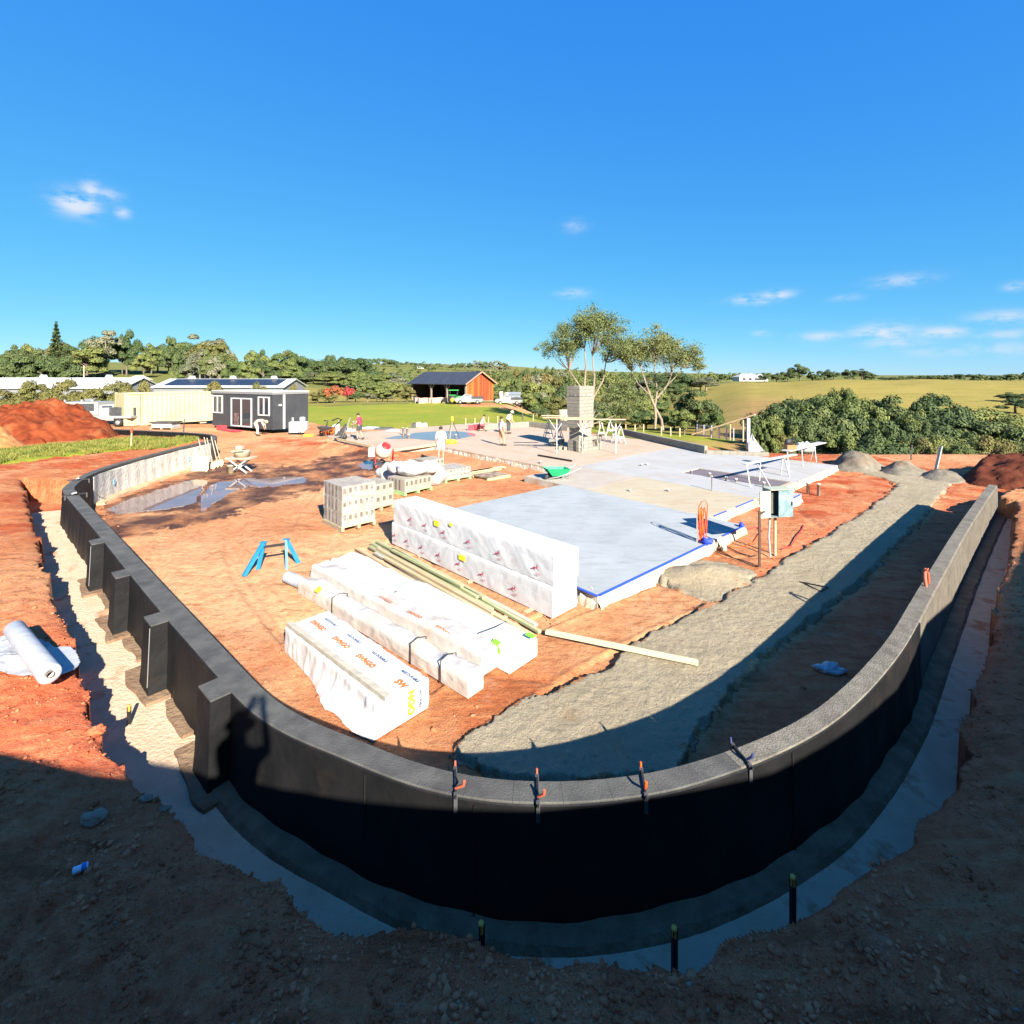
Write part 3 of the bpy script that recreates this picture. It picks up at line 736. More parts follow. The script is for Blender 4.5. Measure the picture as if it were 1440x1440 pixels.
# blue survey sprays on the render
mb = MB()
M_BLUE = mat("survey_blue", (0.170, 0.306, 0.422), .8)
for px, py in ((158, 672), (264, 642)):
    i = min(range(iF0, iF1), key=lambda q: abs(CX + F * WIN[q][0] / WIN[q][1] - px))
    for s in range(10):
        a = s / 10 * 6.283
        p0 = Vector(wpt(i, WTH[i] + .04, .25)) + Vector((WTAN[i][0], WTAN[i][1], 0)) * .05 * math.cos(a) + Vector((0, 0, .10 * math.sin(a)))
        p1 = Vector(wpt(i, WTH[i] + .04, .25)) + Vector((WTAN[i][0], WTAN[i][1], 0)) * .05 * math.cos(a + .63) + Vector((0, 0, .10 * math.sin(a + .63)))
        mb.bar(p0, p1, .02, .02)
mb.build("spray_mark", M_BLUE, wall)

for k_, (px, py) in enumerate(((513, 1080), (672, 1124), (1110, 1052))):
    i = widx(px, py); MB().bar(wpt(i, -.024, WZ - .04), wpt(i, -.05, -.08), .012, .006).build("lap_seam", M_BLACKS, wall)
# ================================================================ concrete slab, in house axes
SO = Vector((1.63, 9.35, 0)); SA = Vector((.743, .669, 0)); SB = Vector((-.669, .743, 0)); SANG = math.atan2(.669, .743)
def S(a, b, z=0.0): return SO + SA * a + SB * b + Vector((0, 0, z))
def ab(px, py, z=0.0):
    v = G(px, py, z) - SO; return (v.dot(SA), v.dot(SB))
slab = thing("concrete_slab", "big stepped pale concrete house slab filling the middle of the site", "slab")
def conc(name, a, b_, dirt, dl=.5, dh=.75):
    m, t, b = new_mat(name, .85, .25)
    P = node(t, "ShaderNodeNewGeometry").outputs["Position"]
    c = mixc(t, ramp(t, noise(t, P, .5, 6, .65), .35, .65), a, b_)
    c = mixc(t, math_node(t, 'MULTIPLY', ramp(t, noise(t, P, .9, 6, .7), dl, dh), .8), c, dirt)
    c = mixc(t, math_node(t, 'MULTIPLY', ramp(t, noise(t, P, 14, 5, .7), .55, .75), .25), c, (0.216, 0.216, 0.223))
    mp = node(t, "ShaderNodeMapping"); mp.inputs["Scale"].default_value = (1.2, 5, 1); mp.inputs["Rotation"].default_value = (0, 0, .9 if 'grey' in name else -.5); t.links.new(P, mp.inputs[0])
    ns = noise(t, mp.outputs[0], 1.1, 7, .7)
    c = mixc(t, math_node(t, 'MULTIPLY', ramp(t, ns, .52, .66), .5), c, tuple(x * .72 for x in a)); c = mixc(t, math_node(t, 'MULTIPLY', ramp(t, ns, .44, .32), .30), c, tuple(min(.55, x * 1.18) for x in b_))
    c = mixc(t, math_node(t, 'MULTIPLY', ramp(t, noise(t, P, 3.1, 5, .75), .62, .74), .45), c, (.34, .19, .10))
    t.links.new(c, b.inputs["Base Color"]); bumps(t, b, [(noise(t, P, 45, 4, .6), .25, .01)])
    return m
M_C1 = conc("slab_bluegrey", (.250, .268, .270), (.29, .305, .305), (.205, .212, .205))
M_C2 = conc("slab_cream", (.325, .27, .185), (.36, .31, .22), (.32, .225, .135))
M_C3 = conc("slab_greypink", (.31, .27, .225), (.34, .30, .255), (.30, .20, .13))
M_C4 = conc("slab_palegrey", (.285, .280, .27), (.325, .318, .305), (.29, .235, .18))
M_C5 = conc("slab_tan", (.35, .265, .19), (.385, .30, .225), (.34, .18, .095), .50, .8)
M_C6 = conc("slab_damp", (0.115, 0.095, 0.104), (0.126, 0.106, 0.115), (0.110, 0.081, 0.081))
M_EDGE = mat("slab_edge", (.34, .295, .225), .9, (.40, .36, .29), 3, bump=.6, bscale=14, dirt=(.33, .17, .085), dscale=1.4, dlo=.5, dhi=.7)
RECTS = [(0, 6.6, 0, 6.9, M_C1), (6.6, 10, 1, 5.7, M_C2), (6.6, 10, 5.7, 9, M_C3), (10, 11.8, .2, 1, M_C4), (10, 12.2, 1, 9, M_C4), (12.2, 13.7, 1.2, 5, M_C6), (12.2, 13.7, 5, 9, M_C4),
         (12.2, 13.7, 1, 1.2, M_C2), (13.7, 19.2, 1, 9, M_C4), (8.8, 20.3, 9, 19.2, M_C5), (5.7, 20.3, 19.2, 28.6, M_C5)]
for q, (a0, a1, b0, b1, m) in enumerate(RECTS):
    zt = 0.0 if m is not M_C6 else -.03
    g = .004; pts = [S(a0 + g, b0 + g), S(a1 - g, b0 + g), S(a1 - g, b1 - g), S(a0 + g, b1 - g)]
    mb = MB(); P2 = [(p.x, p.y) for p in pts]
    mb.prism(P2, -.45, zt, 1)
    mb.m[1] = 0            # top face
    mb.build("slab_section", [m, M_EDGE], slab)
# ragged concrete overspill along the near edges
mb = MB(); rr = random.Random(5); q_ = 0
for e0, e1 in ((S(0, 0), S(6.6, 0)), (S(0, 2.2), S(0, 0)), (S(6.6, 1), S(10, 1)), (S(10, .2), S(11.8, .2)), (S(12.2, 1), S(19.2, 1)), (S(8.8, 19), S(8.8, 9)), (S(5.7, 26), S(5.7, 20))):
    d = (e1 - e0); L = d.length; d.normalize(); nrm = Vector((d.y, -d.x, 0)); n = int(L / .06); vs = []; q_ += 7
    for k_ in range(n + 1):
        u = np.array([k_ * .06 * 3.0 + q_]); w1_ = float(fbm(u, u * 0 + q_, 4, 3, .7)[0]); w2_ = float(fbm(u * 1.7, u * 0 + 5 + q_, 4, 9, .7)[0])
        o = e0 + d * min(k_ * .06, L); wd = .07 + .10 * max(0, w1_ + .15); hh = .10 + .14 * max(-.5, w2_)
        vs += [o + nrm * .002 + Vector((0, 0, min(-.015, GZ + .06 + hh))), o + nrm * wd * .45 + Vector((0, 0, GZ + .03 + hh * .75)), o + nrm * wd + Vector((0, 0, GZ - .06))]
    mb.add(vs, [(3 * k_ + j_, 3 * k_ + j_ + 1, 3 * k_ + j_ + 4, 3 * k_ + j_ + 3) for k_ in range(n) for j_ in range(2)])
mb.build("edge_spill", M_EDGE, slab)
# blue edge strips of the formwork
M_TAPE = mat("blue_edge_strip", (.025, .075, .42), .6)
def rail(a0, b0, a1, b1, w=.055, h=.02, m=M_TAPE, z=.012):
    mb = MB(); mb.bar(S(a0, b0, z), S(a1, b1, z), w, h); return mb.build("edge_strip", m, slab)
rail(-.03, .9, -.03, -.03); rail(.03, -.03, 4.55, -.03); rail(5.2, -.03, 6.5, -.03, .05)
rail(6.8, .97, 7.6, .97, .05); rail(8.3, .97, 9.6, .97, .05); rail(10.2, .17, 11.6, .17, .05)
M_PINE = mat("sawn_pine", (0.360, 0.266, 0.144), .8, (0.432, 0.338, 0.202), 3, stretch=(1, 8, 8), bump=.2, bscale=20, rand=.12)
rail(13.9, .97, 19.0, .97, .04, .03, bpy.data.materials["slab_edge"])
# rain water standing on the far slab
mb = MB(); P2 = []
for px, py in ((540, 617), (556, 613), (566, 612.5), (578, 609.5), (600, 607), (640, 606), (662, 608.5), (672, 612), (655, 615), (640, 618.5), (616, 620), (596, 618.5), (578, 616.5), (560, 617.5)):
    v = G(px, py, .004); P2.append((v.x, v.y))
P2 = chaikin(P2 + [P2[0]], 2)[:-1]
mb.prism(P2, .003, .006); structure(mb.build("slab_puddle_water", M_WATER))
# dwarf upstand walls round the far rooms
M_BLOCK = mat("grey_block", (0.197, 0.176, 0.138), .9, (0.223, 0.204, 0.166), 6, bump=.4, bscale=40, rand=.07)
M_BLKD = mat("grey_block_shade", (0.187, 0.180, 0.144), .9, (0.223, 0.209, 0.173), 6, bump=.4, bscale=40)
def dwarf(name, p0, p1, h, label, m=M_BLOCK, thick=.19, n=None):
    p0, p1 = Vector(p0), Vector(p1); L = (p1 - p0).length; d = (p1 - p0).normalized()
    o = thing(name, label, "low wall", p0, math.atan2(d.y, d.x), "low block walls round the far slab rooms")
    rows = max(1, round(h / .2)); n = max(1, round(L / .4)); me = MB().box((0, 0, 0), (L / n - .008, thick, h / rows - .008)).mesh("block", m)
    for r in range(rows):
        for k_ in range(n):
            sh = (.5 if r % 2 else 0)
            x = (k_ + .5) * L / n
            link_mesh("block", me, o, (x, 0, (r + .5) * h / rows))
    return o
dwarf("low_block_wall", G(878, 612, 0), G(993, 638, 0), .42, "long low cream block wall ending at a clean corner on the right of the far slab")
dwarf("low_block_wall", G(744, 600, 0), G(799, 606, 0), .42, "low cream block wall in front of the lawn left of the chimney stack")
dwarf("low_block_wall", G(679, 604, 0), G(744, 600, 0), .42, "low cream block wall behind the kneeling worker")
dwarf("low_block_wall", G(993, 638, 0), S(19.6, 4.2), .2, "short stub of low wall with rubble beside the white draped post")
# ================================================================ the balcony the photograph was taken from (behind and below the camera)
M_HOUSE = mat("balcony_render", (0.204, 0.192, 0.174), .9, (0.240, 0.228, 0.204), 2)
hs_ = thing("balcony", "rendered balcony with solid parapet at the near end of the site", "building")
edge = [(-14.0, -.9), (-6.0, -.55), (-2.6, .02), (-1.2, -.28), (-.375, -.42), (.91, -.5), (2.38, -.47), (4.5, -.15), (6.9, 1.0), (8.3, 2.5), (10.7, 3.5), (14.5, 6.7), (18.6, 10.4), (21.5, 13.2)]
inner = [(x, y - .18) for x, y in edge]
back = [(24.5, 9.5), (12, -3.2), (-14, -3.2)]
MB().prism(edge + back, -.4, 2.45).build("base", M_HOUSE, hs_)
mb = MB()
for (a, b, c, d) in zip(edge[:-1], edge[1:], inner[1:], inner[:-1]):
    mb.prism([a, b, c, d], 2.452, 3.5)
mb.build("parapet", M_HOUSE, hs_)
# ================================================================ vegetation
def gh(x, y):
    return float(ground_h(np.array([x]), np.array([y]))[0][0])
def foliage(name, a, b_, c_, rand=.22):
    m, t, b = new_mat(name, .75, .25)
    P = node(t, "ShaderNodeNewGeometry").outputs["Position"]
    n1 = noise(t, P, .55, 3, .6); n2 = noise(t, P, 4.0, 4, .7)
    c = mixc(t, ramp(t, n1, .35, .65), a, b_)
    c = mixc(t, ramp(t, n2, .5, .72), c, c_)
    oi = node(t, "ShaderNodeObjectInfo"); h = node(t, "ShaderNodeHueSaturation")
    t.links.new(math_node(t, 'MULTIPLY_ADD', oi.outputs["Random"], 2 * rand, 1 - rand), h.inputs["Value"])
    t.links.new(math_node(t, 'MULTIPLY_ADD', oi.outputs["Random"], -.05, .525), h.inputs["Hue"])
    t.links.new(c, h.inputs["Color"]); t.links.new(h.outputs[0], b.inputs["Base Color"])
    return m
M_FDARK = foliage("foliage_dark", (.040, .060, .018), (.066, .088, .026), (.115, .130, .044))
M_FMID = foliage("foliage_mid", (.066, .090, .022), (.10, .122, .030), (.165, .175, .052))
M_FOLV = foliage("foliage_olive", (.085, .080, .022), (.115, .105, .028), (.17, .145, .045))
M_FGUM = foliage("foliage_gum", (.075, .095, .028), (.115, .130, .042), (.20, .20, .075), .12)
M_FGREY = foliage("foliage_greygreen", (.085, .092, .052), (.13, .132, .076), (.21, .19, .11))
M_FRED = foliage("foliage_red", (.22, .035, .02), (.28, .06, .03), (.30, .10, .04))
M_BARK = mat("bark_brown", (.10, .075, .055), .95, (.16, .125, .095), 6, bump=.4)
M_GUMB = mat("bark_pale", (.16, .12, .085), .9, (.24, .19, .14), 3, stretch=(1, 1, .25), bump=.3, dirt=(.24, .18, .13), dscale=2)
def leaf_mesh(name, pts, nrm, size, rg, m, up=.25):
    n = len(pts); nr = nrm + rg.normal(0, .33, (n, 3)); nr[:, 2] += up
    nr /= np.linalg.norm(nr, axis=1)[:, None]
    u = np.cross(nr, rg.normal(0, 1, (n, 3))); u /= np.linalg.norm(u, axis=1)[:, None]; v = np.cross(nr, u)
    s = (size * rg.uniform(.6, 1.4, n))[:, None]
    a = rg.uniform(.45, .8, n)[:, None]
    q = np.stack([pts - u * s, pts - v * s * a, pts + u * s, pts + v * s * a], 1).reshape(-1, 3)
    me = bpy.data.meshes.new(name)
    me.vertices.add(4 * n); me.vertices.foreach_set("co", q.ravel().astype(np.float32))
    me.loops.add(4 * n); me.loops.foreach_set("vertex_index", np.arange(4 * n, dtype=np.int32))
    me.polygons.add(n); me.polygons.foreach_set("loop_start", (np.arange(n) * 4).astype(np.int32))
    me.update(calc_edges=True); me.materials.append(m)
    return me
def crown_points(rg, n, lobes):
    w = np.array([l[3] ** 2 for l in lobes]); w = w / w.sum()
    k = rg.choice(len(lobes), n, p=w); L = np.array(lobes)[k]
    d = rg.normal(0, 1, (n, 3)); d[:, 2] = np.abs(d[:, 2]) * .9 + .1 * d[:, 2]; d /= np.linalg.norm(d, axis=1)[:, None]
    rad = L[:, 3] * (1 - np.abs(rg.normal(0, .16, n))) * rg.uniform(.85, 1.12, n)
    p = L[:, :3] + d * rad[:, None] * np.array([1, 1, .85])
    return p, d
def bush_lobes(rg, nl, hgt=1.5, spread=.72, r0=.26, r1=.46, base=.35):
    out = []
    for _ in range(nl):
        a = rg.uniform(0, 6.283); q = math.sqrt(rg.uniform(0, 1)) * spread; z = base + rg.uniform(0, 1) ** .8 * (hgt - base - r0) * math.sqrt(max(.05, 1 - (q / (spread * 1.15)) ** 2))
        out.append((q * math.cos(a), q * math.sin(a), z, rg.uniform(r0, r1)))
    return out
CROWN = {}
def crowns(key, m, nv, n, size, nl, seed, **kw):
    L = []
    for v in range(nv):
        rg = np.random.default_rng(seed + v); p, d = crown_points(rg, n, bush_lobes(rg, nl, **kw))
        L.append(leaf_mesh("crown", p, d, size, rg, m))
    CROWN[key] = L
crowns("dark", M_FDARK, 4, 8000, .037, 26, 100, hgt=1.45, r0=.17, r1=.34, spread=.80)
crowns("wide", M_FDARK, 4, 9500, .036, 34, 900, hgt=1.25, r0=.10, r1=.42, spread=.95)
crowns("widemid", M_FMID, 3, 9500, .036, 34, 950, hgt=1.35, r0=.10, r1=.42, spread=.92)
crowns("mid", M_FMID, 3, 8000, .037, 24, 200, hgt=1.45, r0=.17, r1=.34, spread=.80)
crowns("olive", M_FOLV, 3, 7500, .04, 24, 300, hgt=1.5, base=.2, r0=.2, r1=.36)
crowns("tall", M_FGREY, 3, 3000, .048, 13, 400, hgt=2.2, base=.8, r0=.18, r1=.34)
crowns("far", M_FDARK, 4, 900, .085, 12, 500, hgt=1.4, r0=.2, r1=.38)
crowns("farmid", M_FMID, 4, 900, .085, 12, 600, hgt=1.4, r0=.2, r1=.38)
crowns("fargrey", M_FGREY, 3, 2400, .05, 11, 700, hgt=1.7, base=.5, r0=.2, r1=.36)
crowns("red", M_FRED, 1, 900, .07, 9, 800, hgt=1.2)
def trunk_mesh(h, r, nb, seed, m=M_BARK, spread=.5):
    rr = random.Random(seed); mb = MB()
    mb.tube([(0, 0, -.25), (.02, .01, h * .35), (-.03, .03, h * .7), (0, 0, h)], [r * 1.25, r, r * .7, r * .35], 7)
    for k in range(nb):
        a = rr.uniform(0, 6.28); z0 = h * rr.uniform(.3, .75); L = spread * rr.uniform(.6, 1.1)
        mb.tube([(0, 0, z0), (math.cos(a) * L * .5, math.sin(a) * L * .5, z0 + .22 * L + .1), (math.cos(a) * L, math.sin(a) * L, z0 + .7 * L)], [r * .5, r * .35, r * .14], 5, cap=False)
    return mb.mesh("trunk", m)
TRUNK = [trunk_mesh(.95, .05, 6, s) for s in range(4)]
TRUNKP = [trunk_mesh(1.5, .045, 8, s + 9, M_GUMB) for s in range(3)]
def tree(px, Y, top, wpx, kind, label, cat="tree", group=None, name="tree", base=None, trunk=True, seed=None, sink=0.0):
    x = (px - CX) / F * Y; zb = gh(x, Y) if base is None else base; zb -= sink
    zt = CH - (top - HY) / F * Y; h = max(zt - zb, .6)
    kk = random.randrange(99) if seed is None else seed
    me = CROWN[kind][kk % len(CROWN[kind])]
    hs = max(v.co.z for v in me.vertices) if "hgt" not in me else me["hgt"]
    me["hgt"] = hs
    w = wpx / F * Y / 2
    o = thing(name, label, cat, (x, Y, zb), random.uniform(0, 6.28), group)
    link_mesh("crown", me, o, scale=(w, w * random.uniform(.9, 1.1), h / hs))
    if trunk: link_mesh("trunk", (TRUNKP if kind in ("tall", "fargrey") else TRUNK)[kk % 3], o, scale=(w, w, h / hs))
    return o
# --- left hill woods, skyline from the photograph
def sky_l(px): return np.interp(px, [-60, 0, 20, 45, 70, 95, 115, 130, 150, 170, 190, 205, 225, 240, 262, 290, 320, 345, 380, 420, 460, 500, 540], [486, 490, 485, 478, 487, 480, 490, 476, 466, 470, 476, 484, 486, 484, 482, 473, 486, 489, 493, 496, 499, 506, 512])
rT = random.Random(21)
SPOT_L = [(30, "at the photo's left edge"), (75, "left of the slim pine"), (120, "right of the slim pine"), (165, "above the white shed's right end"), (215, "above the cream container"), (265, "above the left end of the solar shed"), (310, "above the office's left end"), (360, "above the office's middle"),
          (410, "above the office's right end"), (450, "just right of the office"), (490, "above the red shrubs"), (540, "left of the barn"), (900, "close beside the barn")]
SPOT_M = [(700, "behind the barn's gable"), (730, "behind the tanks"), (765, "left of the tall gum"), (800, "left behind the chimney"), (838, "right behind the chimney"), (870, "between the two gums"), (905, "left behind the right gum"), (945, "right behind the right gum"), (2000, "before the gold field's corner")]
SPOT_R = [(1105, "at the clump's left end"), (1150, "above the draped post"), (1190, "above the far plank table"), (1230, "above the tall gravel heap"), (1275, "above the pointed gravel heap"), (1320, "above the white stake"), (1370, "right of the white stake"), (1410, "above the dark red heap"), (2000, "at the photo's right edge")]
KW = dict(dark="dark", mid="mid green", fargrey="grey-green", olive="olive", wide="spreading dark", widemid="spreading green", tall="open grey-green", far="dark", farmid="green")
def spot(px, tab):
    return next(s for lim, s in tab if px < lim)
for px in range(-40, 500, 11):
    if rT.random() < .16: continue
    tp = sky_l(px) + rT.choice([rT.uniform(-4, 2), rT.uniform(4, 13)]); Yd = rT.uniform(215, 265)
    tree(px + rT.uniform(-4, 4), Yd, tp, rT.choice([rT.uniform(24, 40), rT.uniform(46, 70)]), kd := rT.choice(["dark", "wide", "fargrey", "mid", "mid", "olive"]), f"{KW[kd]} skyline tree on the left hill {spot(px, SPOT_L)}", group="trees along the left hill skyline")
for px in list(range(-40, 290, 13)) + list(range(290, 420, 21)):
    if 88 < px < 285: continue
    tp = sky_l(px) + rT.uniform(8, 22); Yd = rT.uniform(178, 210)
    tree(px + rT.uniform(-6, 6), Yd, tp, rT.uniform(38, 58), kd := rT.choice(["dark", "mid", "dark", "fargrey"]), f"{KW[kd]} bushy tree low on the left hill {spot(px, SPOT_L)}", group="trees on the left hill face")
for px in (2, 20, 45, 66, 88):
    tree(px, 150, 502 + rT.uniform(-6, 6), 56, "dark", f"very dark leafy tree above the white shed roof, {dict([(2, 'leftmost'), (20, 'second'), (45, 'third'), (66, 'fourth'), (88, 'rightmost')])[px]} of five", group="dark trees above the white shed")
for px, tp, w in ((268, 496, 34), (300, 500, 40), (330, 504, 36), (352, 508, 30), (255, 512, 30)):
    tree(px, 150, tp, w, rT.choice(["mid", "fargrey"]), f"scrubby tree close above the solar roof, {dict([(268, 'second from left'), (300, 'third from left'), (330, 'fourth from left'), (352, 'rightmost'), (255, 'leftmost')])[px]} of five", group="scrub trees above the solar shed")
for px, tp, w in ((148, 464, 50), (288, 470, 56)):
    tree(px, 225, tp, w, "tall", "tall open-crowned gum with pale limbs, %s on the left hill" % ("left one of two" if px < 200 else "right one of two"))
# pines
def pine(px, Y, top, wpx, label):
    x = (px - CX) / F * Y; zb = gh(x, Y); h = CH - (top - HY) / F * Y - zb; w = wpx / F * Y / 2
    rg = np.random.default_rng(int(px)); P_ = []; D = []
    mb = MB(); mb.tube([(0, 0, -.3), (0, 0, h * .6), (0, 0, h)], [w * .09, w * .06, .02], 6)
    for lv in range(11):
        z = h * (.30 + .68 * lv / 10); R_b = w * (1 - lv / 10.5) ** .8 * rg.uniform(.7, 1.05)
        for k in range(6):
            a = k * 1.047 + lv * .5 + rg.uniform(-.2, .2); n = 26
            t = rg.uniform(.15, 1, n); P_.append(np.stack([np.cos(a) * R_b * t, np.sin(a) * R_b * t, z + .12 * R_b * t + rg.normal(0, .02 * h, n)], 1)); D.append(np.tile([math.cos(a) * .3, math.sin(a) * .3, .8], (n, 1)))
            mb.tube([(0, 0, z), (math.cos(a) * R_b, math.sin(a) * R_b, z + .12 * R_b)], [w * .03, .02], 4, cap=False)
    o = thing("pine_tree", label, "pine", (x, Y, zb))
    mb.build("trunk", M_BARK, o)
    ob = bpy.data.objects.new("crown", leaf_mesh("crown", np.concatenate(P_), np.concatenate(D), .022 * h, rg, M_FDARK)); COL.objects.link(ob); ob.parent = o
pine(79, 215, 457, 30, "slim pointed pine rising above the far left trees")
tree(178, 235, 462, 40, "dark", "tall very dark tree beside the open gum on the left hill skyline")
tree(172, 236, 468, 26, "dark", "narrow dark tree just left of the tallest dark skyline tree")
tree(243, 200, 471, 26, "dark", "narrow dark tree alone between the two small field sheds", seed=1)
# --- garden bushes by the sheds
for px, tp, w, lab in ((10, 545, 50, "olive bush at the left photo edge before the white shed"), (50, 533, 44, "olive cone-shaped bush in front of the white shed, left of two"), (72, 548, 30, "small olive bush filling the gap before the white shed"),
                       (100, 531, 46, "tall olive bush directly behind the grey ute tray"), (148, 536, 36, "olive bush at the right end of the white shed"), (170, 533, 40, "rounded olive bush left behind the cream container"), (195, 533, 32, "olive bush behind the container's left end"),
                       ):
    tree(px, 56, tp, w * 1.25, "olive", lab, "bush", "olive bushes before the sheds", "bush", trunk=False, sink=.9)
for px, tp, w in ((304, 534, 36), (364, 535, 26), (411, 538, 24)):
    tree(px, 62, tp, w, "olive", {304: "wide olive bush peeping over the office roof's left end", 364: "small olive bush peeping over the middle of the office roof", 411: "olive bush behind the office roof's right end"}[px], "bush", "bushes behind the office", "bush")
for k, (px, tp, w, kd) in enumerate(((447, 547, 30, "olive"), (470, 541, 30, "red"), (488, 543, 26, "red"), (462, 552, 30, "olive"), (500, 550, 26, "dark"), (517, 553, 28, "fargrey"), (538, 545, 28, "mid"), (556, 536, 34, "mid"), (572, 540, 30, "olive"), (530, 556, 22, "fargrey"), (545, 553, 26, "fargrey"))):
    tree(px, 98, tp, w, kd, {"red": "shrub with red leaves at the far lawn edge", "olive": "olive shrub in the border at the far lawn edge", "dark": "dark purple-brown shrub in the lawn border", "fargrey": "grey-green shrub in the border at the far lawn edge", "mid": "leafy green tree left of the timber barn"}[kd], "shrub", "shrubs along the far lawn edge", "shrub")
# --- middle green belt
for px in range(432, 610, 13):
    for Yd, dt in (((150, 10), (200, 0)) if px > 515 else ((200, 2),)):
        tp = np.interp(px, [430, 470, 520, 560, 600], [522, 519, 524, 527, 530]) + dt + rT.uniform(-3, 4)
        tree(px + rT.uniform(-4, 4), Yd + rT.uniform(-15, 15), tp, rT.uniform(34, 52), kd := rT.choice(["mid", "mid", "dark", "fargrey"]), f"{KW[kd]} tree in the {'nearer' if Yd < 175 else 'farther'} row of the belt {spot(px, SPOT_L)}", group="green tree belt left of the barn")
# --- valley forest behind the barn and the gums
for Yd, dt, stp in ((215, 0, 13), (170, 9, 14), (135, 20, 16), (104, 36, 19)):
    for px in np.arange(672 if Yd > 110 else 712, 1010, stp):
        tp = np.interp(px, [670, 720, 760, 800, 860, 930, 1000], [526, 518, 516, 518, 521, 525, 529]) + dt + rT.uniform(-4, 5)
        if px > 955 and Yd < 180: continue
        if px > 930 and Yd < 120: continue
        tree(px + rT.uniform(-4, 4), Yd + rT.uniform(-10, 10), tp, rT.choice([rT.uniform(26, 40), rT.uniform(48, 72)]), kd := rT.choice(["wide", "dark", "widemid", "fargrey", "mid", "olive"]), f"{KW[kd]} tree in the {dict([(215, 'farthest'), (170, 'third'), (135, 'second'), (104, 'front')])[Yd]} row of the valley forest {spot(px, SPOT_M)}", group="valley forest trees")
for k in range(13):
    px = 760 + k * 19 + rT.uniform(-5, 5)
    tree(px, 78, np.interp(px, [740, 800, 900, 1000], [572, 576, 578, 585]) + rT.uniform(-8, 6), rT.uniform(34, 52), kd := rT.choice(["mid", "olive", "dark"]), f"low {KW[kd]} thicket tree beyond the lawn's lower edge {spot(px, SPOT_M)}", group="thicket at the lawn's lower edge")
tree(980, 70, 545, 66, "dark", "big dark round tree at the left foot of the gold field")
tree(962, 64, 575, 50, "mid", "mid green bush in front of the big dark round tree", "bush")
tree(1000, 62, 578, 46, "mid", "green bush at the gold field's lower left corner", "bush")
# --- right clump at the pad's edge
def clump_top(px): return np.interp(px, [1060, 1085, 1100, 1120, 1145, 1180, 1210, 1240, 1262, 1285, 1310, 1325, 1350, 1380, 1410, 1440, 1500], [598, 575, 556, 550, 560, 545, 557, 562, 570, 560, 557, 576, 574, 573, 590, 606, 606])
for Yd, dt, stp in ((60, 0, 20), (51, 13, 22), (43, 30, 26), (37.5, 48, 30)):
    for px in np.arange(1086 if Yd > 45 else 1100, 1490, stp):
        tp = clump_top(px) + dt + rT.uniform(-7, 11)
        tree(px + rT.uniform(-10, 10), Yd + rT.uniform(-2, 2), tp, rT.choice([rT.uniform(40, 64), rT.uniform(80, 125)]), kd := rT.choice(["wide", "dark", "widemid", "mid", "wide", "wide", "dark", "widemid"]), f"{KW[kd]} tree in the {dict([(60, 'back'), (51, 'third'), (43, 'second'), (37.5, 'front')])[Yd]} row of the right clump {spot(px, SPOT_R)}", group="tree clump right of the slab", sink=1.2)
for px, tp, w in ((1085, 585, 44), (1068, 596, 34), (1100, 600, 44), (1395, 612, 50), (1425, 618, 44), (1180, 606, 54), (1290, 612, 60)):
    tree(px, 36.5, tp, w, rT.choice(["olive", "mid"]), f"pale scrubby bush at the clump's front {spot(px, SPOT_R)}" + (", lower one" if px in (1068, 1425) else ""), "bush", "pale bushes before the right clump", "bush", sink=.5)
for px, Yd, tp, w, lab in ((1425, 120, 551, 42, "small dark tree high on the right field edge"), (1428, 95, 556, 56, "spreading dark tree on the right field slope")):
    tree(px, Yd, tp, w, "dark", lab)
# --- crest of the right field
for px, tp, w in ((1075, 524, 20), (1092, 524, 22), (1108, 520, 24), (1125, 511, 34), (1142, 522, 16), (1160, 519, 26), (1172, 522, 20), (1196, 519, 28), (1212, 518, 30), (1226, 524, 20)):
    od = ["leftmost", "second from left", "third from left", "fourth from left", "largest", "fifth from left", "sixth from left", "seventh from left", "next to last on the right", "last on the right", "rightmost"][[1075, 1092, 1108, 1112, 1125, 1142, 1160, 1172, 1196, 1212, 1226].index(px)]
    tree(px, 262, tp, w, "dark", f"round tree on the far crest behind the gold field, {od}", group="trees on the field crest")
for px in range(1250, 1500, 13):
    tree(px + rT.uniform(-4, 4), 330, np.interp(px, [1250, 1330, 1345, 1400, 1440], [529, 528, 524, 527, 523]) + rT.uniform(-1.5, 2), rT.uniform(16, 30), "far", "low dark tree in the line along the far right field edge", group="tree line along the far right field")
for px in range(1000, 1090, 11):
    tree(px, 340, 524 + rT.uniform(-1, 3), rT.uniform(16, 26), rT.choice(["far", "farmid"]), f"small tree by the white farmhouse, {['first', 'second', 'third', 'fourth', 'fifth', 'sixth', 'seventh', 'eighth', 'ninth'][(px - 1000) // 11]} from the left", group="trees round the white farmhouse")
# --- far ridge
for px in list(range(598, 640, 9)) + list(range(640, 720, 7)) + [690, 700, 708]:
    tree(px, 640, np.interp(px, [598, 620, 640, 668, 690, 705, 720], [511, 509, 512, 506, 508, 506, 515]) + rT.uniform(-1, 2), rT.uniform(10, 17), rT.choice(["far", "fargrey"]), "tiny tree on the far ridge above the barn", group="trees on the far ridge")
for px in range(500, 600, 8):
    tree(px, 660, np.interp(px, [500, 530, 560, 600], [505, 502, 507, 511]) + rT.uniform(-1, 2), rT.uniform(9, 15), "far", "tiny tree on the far hill left of the barn", group="trees on the far left hill")
